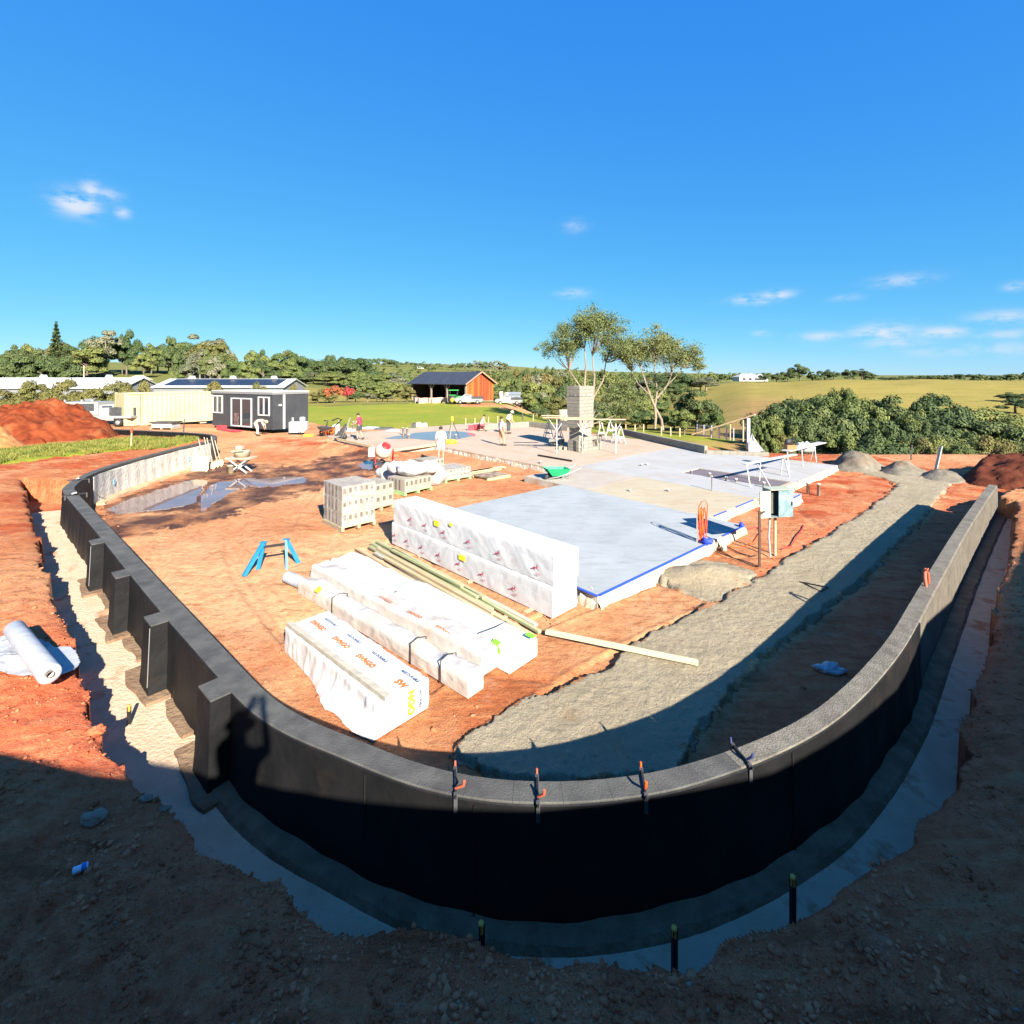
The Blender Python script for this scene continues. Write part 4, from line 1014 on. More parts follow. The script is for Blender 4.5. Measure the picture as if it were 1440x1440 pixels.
# --- far woods nobody could count
rg = np.random.default_rng(77); PP = []; DD = []
for _ in range(520):
    Yd = rg.choice([330, 420, 560, 800, 1100]) * rg.uniform(.85, 1.15); px = rg.uniform(470, 1480)
    if px > 1060 and Yd < 500: continue
    x = (px - CX) / F * Yd
    if fbm(np.array([x * .006]), np.array([Yd * .006]), 2, 171)[0] < -.12: continue
    z = float(far_h(np.array([x]), np.array([Yd]))[0]); s = rg.uniform(4, 8)
    if CH - (z + s * 1.1 - CH) < 0: pass
    L = bush_lobes(rg, 5); p, d = crown_points(rg, 60, L); PP.append(p * np.array([s * .8, s * .8, s * .7]) + np.array([x, Yd, z])); DD.append(d)
pa, da = np.concatenate(PP), np.concatenate(DD)
ob = bpy.data.objects.new("far_woods", leaf_mesh("far_woods", pa, da, 1.1, rg, M_FDARK)); COL.objects.link(ob); stuff(ob)
# --- the two big gums
def gum(label, base, forks, clusters, Y, seed):
    rr = random.Random(seed); rg = np.random.default_rng(seed)
    B = Vector(((base[0] - CX) / F * Y, Y, gh((base[0] - CX) / F * Y, Y)))
    o = thing("gum_tree", label, "gum tree", B)
    def L(px, py, dy=0):
        return At(px, py, Y + dy) - B
    mb = MB(); pts = []; dirs = []
    for (path, r0, r1) in forks:
        P_ = [L(*p) for p in path]; n = len(P_)
        mb.tube(P_, [.72 * (r0 + (r1 - r0) * i / (n - 1)) for i in range(n)], 9)
    for (cx, cy, cr, fx, fy) in clusters:
        dy = rr.uniform(-2.6, 2.6); C0 = L(cx, cy, dy); f = L(fx, fy); R = 1.14 * cr / F * Y
        for k in range(4):
            e = C0 + Vector((rr.uniform(-.8, .8), rr.uniform(-.9, .9), rr.uniform(-.25, .35))) * R
            mid = f.lerp(e, .5) + Vector((rr.uniform(-.3, .3), rr.uniform(-.3, .3), -.10 * (e - f).length * rr.uniform(.2, 1)))
            m2 = f.lerp(e, .8) + Vector((rr.uniform(-.2, .2), rr.uniform(-.2, .2), -.04 * (e - f).length))
            mb.tube([f, f.lerp(mid, .5) + Vector((0, 0, -.1)), mid, m2, e], [.05, .042, .03, .02, .010], 5, cap=False)
            for q in range(5):
                ce = e + Vector((rr.gauss(0, .5), rr.gauss(0, .55), rr.gauss(-.08, .48))) * R
                n = int(105 * R); d = rg.normal(0, 1, (n, 3)); rad = R * rr.uniform(.24, .42)
                pts.append(np.array(ce) + d * rad * np.array([1, 1, .75])); dirs.append(d / np.linalg.norm(d, axis=1)[:, None])
    mb.build("trunk", M_GUMB, o)
    me = leaf_mesh("crown", np.concatenate(pts), np.concatenate(dirs), .075, rg, M_FGUM, .1)
    link_mesh("crown", me, o)
FL = [([(829, 606), (829, 585), (826, 560), (822, 540)], .34, .16), ([(829, 590), (834, 560), (836, 530), (833, 500)], .26, .08), ([(826, 560), (812, 538), (800, 520)], .16, .07), ([(834, 560), (848, 535), (852, 510)], .17, .07),
      ([(829, 595), (845, 578), (862, 566), (885, 550)], .12, .03), ([(830, 598), (850, 590), (866, 584), (884, 578)], .10, .03), ([(829, 600), (815, 580), (800, 566), (792, 556)], .10, .03), ([(829, 598), (838, 575), (850, 556), (858, 540)], .12, .04), ([(829, 598), (822, 575), (812, 555), (808, 540)], .12, .04), ([(822, 540), (824, 515), (822, 490)], .16, .08)]
CLL = [(830, 448, 13, 833, 500), (815, 453, 12, 822, 490), (847, 452, 12, 833, 500), (803, 464, 12, 822, 490), (822, 463, 13, 822, 490), (838, 466, 13, 833, 500), (862, 462, 11, 852, 510), (790, 479, 12, 800, 520), (777, 489, 10, 800, 520),
       (868, 480, 13, 852, 510), (856, 490, 11, 852, 510), (806, 485, 9, 800, 520), (874, 494, 10, 852, 510), (795, 491, 8, 800, 520), (843, 450, 10, 833, 500), (880, 548, 11, 885, 550), (868, 556, 10, 885, 550), (893, 560, 10, 884, 578), (875, 572, 9, 884, 578)]
gum("taller gum tree of two, many pale trunks rising behind the chimney", (829, 606), FL, CLL, 54, 5)
FR = [([(921, 603), (922, 588), (921, 573)], .22, .20), ([(932, 605), (930, 590), (921, 573)], .24, .20), ([(921, 573), (914, 556), (908, 538), (901, 518)], .20, .08), ([(921, 573), (924, 548), (920, 520), (922, 505)], .17, .08),
      ([(924, 560), (938, 542), (944, 528)], .16, .08), ([(938, 542), (950, 530), (960, 516)], .09, .05), ([(914, 556), (896, 538), (888, 522)], .10, .05)]
CLR = [(930, 481, 13, 922, 505), (912, 482, 13, 922, 505), (947, 487, 13, 944, 528), (897, 487, 13, 901, 518), (884, 490, 12, 888, 522), (965, 496, 12, 960, 516), (973, 503, 9, 960, 516), (981, 512, 7, 960, 516), (920, 493, 12, 922, 505),
       (938, 497, 12, 944, 528), (905, 496, 11, 901, 518), (890, 503, 10, 888, 522), (955, 503, 10, 960, 516), (878, 498, 9, 888, 522), (872, 488, 9, 888, 522)]
gum("right gum tree of the pair, umbrella crown over a forked pale trunk", (925, 604), FR, CLR, 54, 6)
# ================================================================ timber packs wrapped in white plastic
M_WRAP = mat("white_wrap", (.47, .47, .465), .34, (.51, .51, .50), 3, bump=.3, bscale=6, dirt=(.43, .39, .35), dscale=1.6, dlo=.58, dhi=.75, spec=.5)
M_WRAPW = mat("cream_wrap", (.41, .36, .31), .38, (.46, .42, .37), 3, bump=.4, bscale=6, dirt=(.36, .27, .20), dscale=1.3, dlo=.55, dhi=.75, spec=.5)
M_BLACK = mat("black_strap", (.012, .012, .012), .6)
M_ORANGE = mat("orange_print", (.48, .10, .012), .6, (.55, .17, .015), 4)
M_PRINT = mat("dark_print", (.03, .05, .09), .6)
M_REDP = mat("red_print", (.36, .03, .075), .6)
M_YEL = mat("yellow_label", (.75, .58, .02), .6)
M_LGRN = mat("lime_label", (.18, .60, .03), .6)
DG = bpy.context.evaluated_depsgraph_get
def text_mesh(s, size, m, bold=0.0):
    cu = bpy.data.curves.new("print", 'FONT'); cu.body = s; cu.size = size; cu.align_x = 'CENTER'; cu.align_y = 'CENTER'; cu.offset = bold; cu.resolution_u = 2
    ob = bpy.data.objects.new("print_tmp", cu); COL.objects.link(ob); bpy.context.view_layer.update()
    me = bpy.data.meshes.new_from_object(ob.evaluated_get(DG())); bpy.data.objects.remove(ob); bpy.data.curves.remove(cu)
    me.materials.clear(); me.materials.append(m); me.name = "print"
    return me
def place_flat(me, parent, o, xdir, ydir, name="print", label=None):
    ob = link_mesh(name, me, parent)
    x, y = Vector(xdir).normalized(), Vector(ydir).normalized(); z = x.cross(y)
    ob.matrix_local = Matrix.Translation(Vector(o)) @ Matrix((x, y, z)).transposed().to_4x4()
    if label: ob["label"] = label
    return ob
def wrap_mesh(L, W, H, seed, m, fold=.013, shear=1.0, flare=.0, flare_x=None, rnd=.035, sag=0.0, n=90):
    per = []
    def arc(cy, cz, a0, a1, k=4):
        for i in range(k + 1):
            a = a0 + (a1 - a0) * i / k; per.append((cy + rnd * math.cos(a), cz + rnd * math.sin(a)))
    nz = 10
    for i in range(nz): per.append((0, (H - rnd) * i / nz))
    arc(-rnd, H - rnd, 0, math.pi / 2)
    for i in range(1, 10): per.append((-rnd - (W - 2 * rnd) * i / 10, H))
    arc(-W + rnd, H - rnd, math.pi / 2, math.pi)
    for i in range(nz): per.append((-W, (H - rnd) * (1 - (i + 1) / nz)))
    per = np.array(per); k = len(per)
    s = np.concatenate([[0], np.cumsum(np.hypot(*np.diff(per, axis=0).T))])
    cy_ = np.clip(per[:, 0], -W + rnd, -rnd); cz_ = np.minimum(per[:, 1], H - rnd); ny = per[:, 0] - cy_; nz_ = per[:, 1] - cz_; ll = np.hypot(ny, nz_) + 1e-9; ny, nz_ = ny / ll, nz_ / ll
    xs = np.linspace(0, L, n); XX, SS = np.meshgrid(xs, s, indexing='ij')
    r1 = fbm(XX * 3.2 + SS * shear * 3.2, SS * .9, 4, seed, .6); r2 = fbm(XX * 7 - SS * 5 * shear, SS * 3, 3, seed + 5)
    dsp = fold * (1 - np.abs(r1) * 2.2).clip(0, 1) ** 2.5 + fold * .5 * r2
    edge_ = np.clip(np.minimum(per[:, 1], H - per[:, 1] + .02) / .07, .12, 1); dsp = dsp * np.where(np.abs(ny) > .9, edge_, 1)[None]
    YY = per[:, 0][None] + ny[None] * dsp; ZZ = per[:, 1][None] + nz_[None] * dsp * .7
    if sag: ZZ = ZZ + nz_[None] * sag * fbm(XX * 1.2, SS * 2, 3, seed + 9)
    if flare:
        fx = np.ones(n) if flare_x is None else np.exp(-((xs - flare_x[0]) / flare_x[1]) ** 2)
        low = np.clip(1 - per[:, 1] / (H * .75), 0, 1) ** 1.6 * (per[:, 0] > -.01)
        YY = YY + flare * fx[:, None] * low[None] * (1 + .5 * fbm(XX * 3, SS, 3, seed + 7))
    mb = MB(); vs = np.stack([XX, YY, ZZ], -1).reshape(-1, 3); fs = []
    for i in range(n - 1):
        for j in range(k - 1): fs.append((i * k + j, (i + 1) * k + j, (i + 1) * k + j + 1, i * k + j + 1))
    mb.add(vs, fs, 0, True)
    rg = np.random.default_rng(seed)
    for e, sg in ((0, -1), (n - 1, 1)):
        ring = [tuple(vs[e * k + j]) for j in range(k)]; c = Vector((xs[e] + sg * .012, -W / 2, H * .45))
        r2_ = [tuple(Vector(p).lerp(c, .35) + Vector((sg * rg.uniform(-.004, .014), 0, 0))) for p in ring]
        o = ring + r2_ + [tuple(c)]; f = []
        for j in range(k):
            j2 = (j + 1) % k
            q = (j, j2, k + j2, k + j); t3 = (k + j, k + j2, 2 * k)
            f += [q, t3] if sg < 0 else [q[::-1], t3[::-1]]
        f = [x[::-1] for x in f]
        mb.add(o, f, 0, False)
    return mb.mesh("wrap", m)
def pack(name, label, pn, pf, W, H, z0, seed, m=M_WRAP, group=None, cat="timber pack", **kw):
    a, b_ = Vector((pn[0], pn[1], 0)), Vector((pf[0], pf[1], 0)); L = (b_ - a).length; d = (b_ - a).normalized()
    o = thing(name, label, cat, (a.x, a.y, z0), math.atan2(d.y, d.x), group)
    link_mesh("wrap", wrap_mesh(L, W, H, seed, m, **kw), o)
    return o, L
def SX(a, b): v = S(a, b); return (v.x, v.y)
GRP = "white wrapped timber packs on the pad"
low, L = pack("timber_pack", "lower white wrapped pack with red deer print, under its twin", SX(-.95, .28), SX(-1.17, 5.85), .70, .565, GZ + .03, 3, group=GRP, shear=1.0)
upp, L2 = pack("timber_pack", "upper white wrapped pack with red deer print and two yellow labels", SX(-.93, .26), SX(-1.15, 5.80), .71, .56, GZ + .61, 8, group=GRP, shear=-1.0)
# leaping deer with a line of small print under it
deer = [(-.09, -.01), (-.05, .012), (.0, .016), (.035, .03), (.05, .062), (.042, .09), (.052, .094), (.058, .072), (.066, .098), (.074, .094), (.068, .066), (.092, .056), (.094, .046), (.070, .044), (.058, .02), (.075, -.008), (.10, -.024), (.096, -.032), (.062, -.018),
        (.036, -.006), (.0, -.008), (-.035, -.014), (-.06, -.03), (-.10, -.04), (-.12, -.034), (-.085, -.024), (-.075, -.012)]
dm = MB(); dm.v = [(x * .88, y * .88, 0) for x, y in deer]; dm.f = [tuple(range(len(deer)))]; dm.m = [0]; dm.sm = [False]
ME_DEER = dm.mesh("deer_logo", M_REDP)
lb = MB()
for k_, w_ in ((0, .13), (1, .10)):
    for q in range(9): lb.box((-w_ / 2 + q * w_ / 9, -.075 - k_ * .02, 0), (w_ / 13, .010, .001))
ME_LINE = lb.mesh("small_print", M_REDP)
def deer_row(o, xs, zf, y=.030):
    for x in xs:
        place_flat(ME_DEER, o, (x, y, zf(x)), (-1, 0, 0), (0, 0, 1), "deer_logo")
        place_flat(ME_LINE, o, (x - .08, y, zf(x) - .01), (-1, 0, 0), (0, 0, 1), "small_print")
deer_row(upp, [.45, 1.5, 2.45, 3.35, 4.1, 4.75], lambda x: .22)
deer_row(low, [1.0, 1.95, 2.75, 3.5, 4.2, 4.85, 5.45], lambda x: .24)
me = MB().box((0, 0, 0), (.19, .13, .002)).mesh("yellow_label", M_YEL)
place_flat(me, upp, (3.6, .032, .38), (-1, 0, 0), (0, 0, 1), "yellow_label"); place_flat(me, upp, (3.05, .032, .47), (-1, .0, 0), (0, 0, 1), "yellow_label").scale = (.6, .5, 1)
place_flat(me, low, (2.6, .032, .42), (-1, 0, 0), (0, 0, 1), "yellow_label").scale = (1.2, .9, 1)
# gluts under the lower pack
for bb in (.8, 2.6, 4.6):
    p = S(-1.0, bb, GZ + .015); o = thing("timber_bearer", "timber bearer lying under the lower deer-print pack, " + {.8: "near end", 2.6: "middle", 4.6: "far end"}[bb], "bearer", p, SANG, "bearers under the deer-print packs")
    MB().box((.3, 0, 0), (.9, .09, .03)).build("length", M_PINE, o)
# long low packs
w1, _ = pack("timber_pack", "low white wrapped beam pack with lime green tags, beside the loose timber lengths", SX(-2.58, -.42), SX(-3.14, 5.0), .60, .33, GZ + .02, 13, group=GRP, flare=.05, sag=.09, rnd=.07)
w2, _ = pack("timber_pack", "long cream wrapped pack with orange print on its edge, middle of three", SX(-2.98, -.20), SX(-3.58, 4.95), .42, .35, GZ + .02, 17, m=M_WRAPW, group=GRP, sag=.11, flare=.06, rnd=.09)
w3, L3 = pack("timber_pack", "slim cream wrapped bundle tied with black straps, in front of the orange-edged pack", SX(-3.42, -.46), SX(-4.02, 4.5), .30, .30, GZ + .02, 23, m=M_WRAPW, group=GRP, rnd=.11, sag=.11, fold=.02)
def strap(o, x, W, H, bow=.0):
    mb = MB(); e = .022
    P_ = [(x, e, 0), (x, e, H * .7), (x + bow * .3, e * .3, H + e * .4), (x + bow, -W * .5, H + e), (x + bow * .6, -W - e * .3, H * .95), (x, -W - e, 0)]
    mb.tube(P_, .009, 5); mb.build("strap", M_BLACK, o)
for x in (.55, 1.25, 3.6): strap(w3, x, .30, .30, .05)
strap(w1, .75, .60, .33, -.12); strap(w1, 3.0, .60, .33, -.12)
me = text_mesh("SWNGO", .09, M_ORANGE, .003)
for x in (.9, 1.65, 2.5): place_flat(me, w2, (x, -.055, .372), (-1, 0, 0), (0, -1, 0)).scale = (1.1, .8, 1)
mb = MB(); mb.box((0, 0, 0), (.16, .10, .004))
ml = mb.mesh("lime_tag", M_LGRN)
place_flat(ml, w1, (.05, -.50, .345), (-1, 0, 0), (0, -1, 0), "lime_tag"); place_flat(ml, w1, (.32, .01, .335), (-1, .2, 0), (0, -1, .5), "lime_tag"); place_flat(ml, w1, (.25, .035, .26), (-1, 0, .2), (0, 0, 1), "lime_tag").scale = (.6, 1, 1)
place_flat(me, w3, (4.25, .0, .315), (-1, 0, 0), (0, -1, 0)).scale = (.01, .01, 1)
place_flat(MB().box((0, 0, 0), (.15, .11, .002)).mesh("yellow_label", M_YEL), w3, (4.15, .0, .305), (-1, 0, 0), (0, -1, .6), "yellow_label")
# black gap sleeve between packs
# front pack
fp, LF = pack("timber_pack", "short white wrapped pack with orange words on top, nearest the wall", SX(-4.66, -.31), SX(-4.91, 2.42), .74, .40, GZ + .02, 29, group=GRP, flare=.20, flare_x=(.75, .9), fold=.022, shear=.25)
me = text_mesh("SWNGO", .115, M_ORANGE, .006); me2 = text_mesh("AKE DURABLE", .06, M_PRINT, .001)
for x in (2.35, 1.62, .92):
    place_flat(me, fp, (x, -.36, .424), (-1, 0, 0), (0, -1, 0)); place_flat(me2, fp, (x - .05, -.55, .424), (-1, 0, 0), (0, -1, 0))
place_flat(text_mesh("SW", .135, M_ORANGE, .007), fp, (.12, -.40, .424), (-1, 0, 0), (0, -1, 0)); place_flat(text_mesh("NGO", .135, M_YEL, .007), fp, (-.035, -.45, .22), (0, 0, -1), (0, -1, 0))
place_flat(me2, fp, (.17, -.58, .424), (-1, 0, 0), (0, -1, 0)); place_flat(me2, fp, (-.03, -.60, .20), (0, 0, -1), (0, -1, 0)).scale = (.6, 1, 1)
place_flat(me, fp, (.55, .16, .10), (-1, 0, 0), (0, .6, .8)).scale = (.9, .5, 1)
pl = thing("timber_length", "single weathered timber length laid along the top front edge of the orange-print pack", "timber", (0, 0, 0))
a_, b__ = fp.matrix_world if False else None, None
fm = Matrix.Translation(fp.location) @ Matrix.Rotation(fp.rotation_euler.z, 4, 'Z')
M_GREYW = mat("weathered_timber", (.30, .27, .21), .85, (.40, .36, .28), 3, stretch=(1, 6, 6), bump=.3, bscale=25, rand=.15)
MB().bar(fm @ Vector((-.04, -.10, .452)), fm @ Vector((2.70, -.045, .452)), .085, .055).build("length", M_GREYW, pl)
mb = MB()                                  # torn plastic scraps by the front pack
# ================================================================ loose timber lengths
M_TREAT = mat("treated_pine", (.24, .27, .13), .8, (.34, .33, .18), 3, stretch=(1, 8, 8), bump=.25, bscale=20, rand=.18)
rr = random.Random(12)
rows = [(-1.30, .25, 5.0, 0), (-1.40, .05, 5.9, 0), (-1.50, 1.2, 6.1, 0), (-1.60, .0, 5.6, 0), (-1.70, .5, 5.9, 0), (-1.80, -.05, 5.4, 0), (-1.90, .4, 6.0, 0), (-1.36, 1.6, 6.0, 1), (-1.47, 1.7, 5.2, 1), (-1.62, 1.0, 5.5, 1), (-1.75, .9, 4.8, 1), (-1.45, 2.2, 5.0, 2)]
for q, (aa_, b0, b1, lv) in enumerate(rows):
    j = rr.uniform(-.03, .03); z = GZ + .075 + lv * .055
    w_ = rr.choice((.09, .07, .09)); m_ = M_TREAT if q in (1, 2, 7, 8, 11, 4) else M_PINE if q not in (0, 5) else M_GREYW
    col = "green treated" if m_ is M_TREAT else ("pale sawn" if m_ is M_PINE else "grey weathered")
    pos = ["nearest the deer-print packs", "second from the deer-print packs", "third from the deer-print packs, short near end", "fourth out, longest near end", "fifth out", "sixth out, next to the lime-tagged pack", "outermost, beside the lime-tagged pack",
           "upper layer by the deer-print packs", "upper layer, second", "upper layer, third", "upper layer, outer", "topmost short one"][q]
    o = thing("timber_length", f"{col} timber length in the loose bundle, {pos}", "timber", S(aa_ - .1 + j, b0, z), math.atan2(SB.y, SB.x) + rr.uniform(-.015, .015), "loose timber lengths between the packs")
    MB().box(((b1 - b0) / 2, 0, 0), (b1 - b0, w_, .045)).build("length", m_, o)
for bb in (.9, 2.9, 4.9):
    o = thing("timber_bearer", "short bearer under the loose timber bundle, " + {.9: "near end", 2.9: "middle", 4.9: "far end"}[bb], "bearer", S(-1.7, bb, GZ + .026), SANG, "bearers under the loose timber")
    MB().box((0, 0, 0), (.8, .07, .045)).build("length", M_PINE, o)
a_, b__ = G(768, 889, GZ + .10), G(982, 931, GZ + .12)
o = thing("timber_plank", "long straight pale plank lying alone across red soil and grey sand", "plank", (a_ + b__) / 2, math.atan2((b__ - a_).y, (b__ - a_).x))
MB().box((0, 0, 0), ((b__ - a_).length, .095, .045)).build("length", mat("pale_plank", (.42, .36, .22), .8, (.50, .44, .28), 3, stretch=(1, 8, 8)), o)
for (p0, p1, lab) in (((776, 880), (771, 892), 0), ((800, 905), (760, 880), 1)):
    pass
# ribbed pipe
M_PIPE = mat("grey_ribbed_pipe", (.22, .24, .28), .5, (.30, .32, .36), 4)
a_, b__ = G(404, 811, GZ + .12), G(492, 850, GZ + .12); d = (b__ - a_); L = d.length
o = thing("ribbed_pipe", "grey ribbed drain pipe poking out from under the strapped bundle", "pipe", a_, math.atan2(d.y, d.x))
pr = []; n = 40
for i in range(n): pr += [(.105, L * i / n), (.12, L * (i + .35) / n), (.12, L * (i + .65) / n)]
R = Matrix.Rotation(math.radians(90), 3, 'Y')
mb = MB().lathe([(.09, 0)] + pr + [(.105, L)], 16, (0, 0, 0), 0, R); mb.build("pipe", M_PIPE, o)
# ================================================================ sawhorse
M_CYAN = mat("blue_painted_steel", (.006, .13, .26), .45, (.02, .17, .30), 5)
o = thing("sawhorse", "bright blue steel sawhorse with black crossbar on the bare soil", "sawhorse", G(382, 803), 0)
bL, bR = G(352, 806) - G(382, 803), G(411, 797) - G(382, 803)
tL, tR = bL.lerp(bR, .26) + Vector((0, .1, .62)), bL.lerp(bR, .80) + Vector((0, .1, .62))
for (b0, t0) in ((bL, tL), (bR, tR)):
    for s_ in (-.16, .20): MB().bar(b0 + Vector((s_ * .35, s_, 0)), t0 + Vector((0, s_ * .1, 0)), .05, .09).build("leg", M_CYAN, o)
    MB().box(t0 + Vector((0, 0, .01)), (.14, .09, .02)).build("top_plate", M_CYAN, o)
MB().bar(tL + Vector((0, 0, -.10)), tR + Vector((0, 0, -.10)), .045, .05).build("crossbar", M_BLACK, o)
# ================================================================ pallets of blocks
M_PAL = mat("pallet_wood", (.28, .22, .13), .85, (.34, .28, .18), 3, stretch=(1, 6, 6), rand=.15)
M_PALG = mat("pallet_green", (.22, .36, .14), .85, (.28, .42, .18), 3)
M_CBLK = mat("cream_block", (.235, .20, .155), .9, (.275, .24, .195), 5, bump=.3, bscale=50, rand=.10)
M_DARKH = mat("block_core_shade", (.10, .085, .07), .95)
M_FILM = bpy.data.materials.new("clear_film"); M_FILM.use_nodes = True
t = M_FILM.node_tree; b = t.nodes["Principled BSDF"]; b.inputs["Base Color"].default_value = (.8, .8, .8, 1); b.inputs["Roughness"].default_value = .3
tr = node(t, "ShaderNodeBsdfTransparent"); mx = node(t, "ShaderNodeMixShader")
nf = noise(t, node(t, "ShaderNodeNewGeometry").outputs["Position"], 7, 4, .6)
t.links.new(math_node(t, 'MULTIPLY', ramp(t, nf, .42, .8), .30), mx.inputs[0]); t.links.new(tr.outputs[0], mx.inputs[1]); t.links.new(b.outputs[0], mx.inputs[2]); t.links.new(mx.outputs[0], t.nodes["Material Output"].inputs[0])
def pallet_parts(o, w, d, m=M_PAL, h=.13):
    me = MB().box((0, 0, 0), (w, .09, .022)).mesh("slat", m)
    for k_ in range(7): link_mesh("slat", me, o, (w / 2, -d / 2 + (k_ + .5) * d / 7 + d / 2 - d / 2, h - .011))
    mr = MB().box((0, 0, 0), (.09, d, h - .024)).mesh("runner", m)
    for x in (.06, w / 2, w - .06): link_mesh("runner", mr, o, (x, 0, (h - .024) / 2))
def hblock(w, d, h):
    """upright block with a dark plate painted as core shade on its outer (-y) face"""
    mb = MB(); mb.box((0, 0, h / 2), (w - .008, d - .008, h - .008))
    mb.box((0, -d / 2 + .003, h * .66), (w * .46, .006, h * .36), m=1)  # dark plate painted as the shade inside the core
    return mb
def pallet_stack(name, label, pF, pL, pR, layers, lh, nx, ny, z=GZ, group=None, film=True, m=M_CBLK, green=False):
    """F = near corner, L/R = its neighbours on the ground"""
    F_, L_, R_2 = Vector((*pF, 0)), Vector((*pL, 0)), Vector((*pR, 0))
    d = (R_2 - F_); w = d.length; dep = (L_ - F_).length; ang = math.atan2(d.y, d.x)
    o = thing(name, label, "block pallet", (F_.x, F_.y, z), ang, group)      # x to R, +y to L
    slat = MB().box((0, 0, 0), (w, dep / 8, .022)).mesh("slat", M_PALG if green else M_PAL)
    for k_ in range(7): link_mesh("slat", slat, o, (w / 2, (k_ + .5) * dep / 7, .119))
    run = MB().box((0, 0, 0), (.09, dep, .104)).mesh("runner", M_PALG if green else M_PAL)
    for x in (.05, w / 2, w - .05): link_mesh("runner", run, o, (x, dep / 2, .053))
    bw, bd = (w - .06) / nx, (dep - .06) / ny
    me = hblock(bw, bd, lh).mesh("block", [m, M_DARKH])
    mb = MB(); mb.box((0, 0, lh / 2), (bw - .012, bd - .012, lh - .008)); mb.box((-bw / 2 + .005, 0, lh * .5), (.008, bd * .34, lh * .8), m=1)
    me2 = mb.mesh("block", [m, M_DARKH])
    rr = random.Random(len(label))
    for k_ in range(layers):
        for i in range(nx):
            for j in range(ny):
                if 0 < i < nx - 1 and 0 < j < ny - 1 and k_ < layers - 1: continue
                link_mesh("block", me2 if (i == 0 and j > 0) else me, o, (.03 + (i + .5) * bw + rr.uniform(-.004, .004), .03 + (j + .5) * bd + rr.uniform(-.004, .004), .131 + k_ * lh))
    if film:
        h = .131 + layers * lh; mb = MB(); e = .012
        mb.add([(e, e, .1), (w - e, e, .1), (w - e, dep - e, .1), (e, dep - e, .1), (.016, .016, h + .01), (w - .016, .016, h + .01), (w - .016, dep - .016, h + .01), (.016, dep - .016, h + .01)],
               [(0, 1, 5, 4), (1, 2, 6, 5), (2, 3, 7, 6), (3, 0, 4, 7), (4, 5, 6, 7)])
        mb.build("plastic_film", M_FILM, o)
    return o
GB = "pallets of concrete blocks"
pallet_stack("block_pallet", "film-wrapped pallet of hollow blocks standing alone at the near end of the pallets", G2(480, 749), G2(453, 736), G2(529, 737.5), 3, .385, 6, 5, group=GB)
p = pallet_stack("block_pallet", "plain cream block pallet tucked behind the tall film-wrapped one", (-4.62, 15.75), (-5.4, 16.5), (-3.95, 16.55), 2, .38, 4, 4, group=GB, film=False)
pallet_stack("block_pallet", "low cream block pallet on a green base with white bags heaped on top", G2(569, 698), G2(551, 690), G2(608, 689), 1, .46, 6, 5, group=GB, film=False, green=True)
pallet_stack("block_pallet", "low pale block stack right of the white bags, before the red plank pile", (-2.75, 20.2), (-3.6, 21.1), (-1.75, 21.1), 2, .2, 7, 5, group=GB, film=True, green=True)
pallet_stack("block_pallet", "small low block pallet behind the white bags, beside the man in white", (-4.0, 22.6), (-4.7, 23.3), (-3.2, 23.4), 1, .38, 5, 4, group=GB, film=False)
# white bulk bags heaped on the pallet
M_BAG = mat("white_bag", (.36, .36, .35), .6, (.40, .40, .39), 4, bump=.8, bscale=7, dirt=(.32, .27, .22), dscale=2)
def lump(name, label, cat, c, r, seed, m, group=None, sq=(1, 1, 1), part="bag"):
    o = thing(name, label, cat, c, 0, group); rg = np.random.default_rng(seed)
    mb = MB().ball((0, 0, r * sq[2] * .8), r, n=40, sq=sq)
    v = np.array(mb.v); nn = fbm(v[:, 0] * 3 / r * .6 + seed, v[:, 1] * 3 / r * .6 + v[:, 2] * 2 / r, 3, seed); v *= (1 + .34 * nn[:, None] + .10 * (1 - np.abs(fbm(v[:, 0] * 2.5 / r + seed, v[:, 1] * 2.5 / r + v[:, 2] * 3 / r, 3, seed + 4)) * 3).clip(0, 1)[:, None]); v[:, 2] = np.maximum(v[:, 2], 0)
    mb.v = [tuple(q) for q in v]; mb.build(part, m, o); return o
lump("bulk_bag", "big crumpled white bag on the green pallet's block stack", "bag", (-3.9, 19.1, GZ + .60), .52, 3, M_BAG, sq=(1.2, 1, .5))
lump("bulk_bag", "smaller white bag on top of the heap, toward the man in white", "bag", (-3.3, 19.4, GZ + .60), .42, 15, M_BAG, sq=(1.1, 1, .6))
lump("bulk_bag", "white plastic bundle on the heap's left end above the mixer wheel", "bag", (-4.45, 19.4, GZ + .58), .36, 17, M_BAG, sq=(1.1, .9, .7))
lump("bulk_bag", "slumped white bag left behind the green pallet, nearest the mixer", "bag", (-4.95, 20.4, GZ), .55, 5, M_BAG, sq=(1.1, .9, .75))
lump("bulk_bag", "white bag sagging over the back of the green pallet", "bag", (-3.35, 20.0, GZ), .60, 7, M_BAG, sq=(1, .8, .8))
lump("bulk_bag", "small grey-white bag lying in front of the mixer", "bag", (-4.7, 19.3, GZ), .35, 9, M_BAG, sq=(1.6, .8, .35))
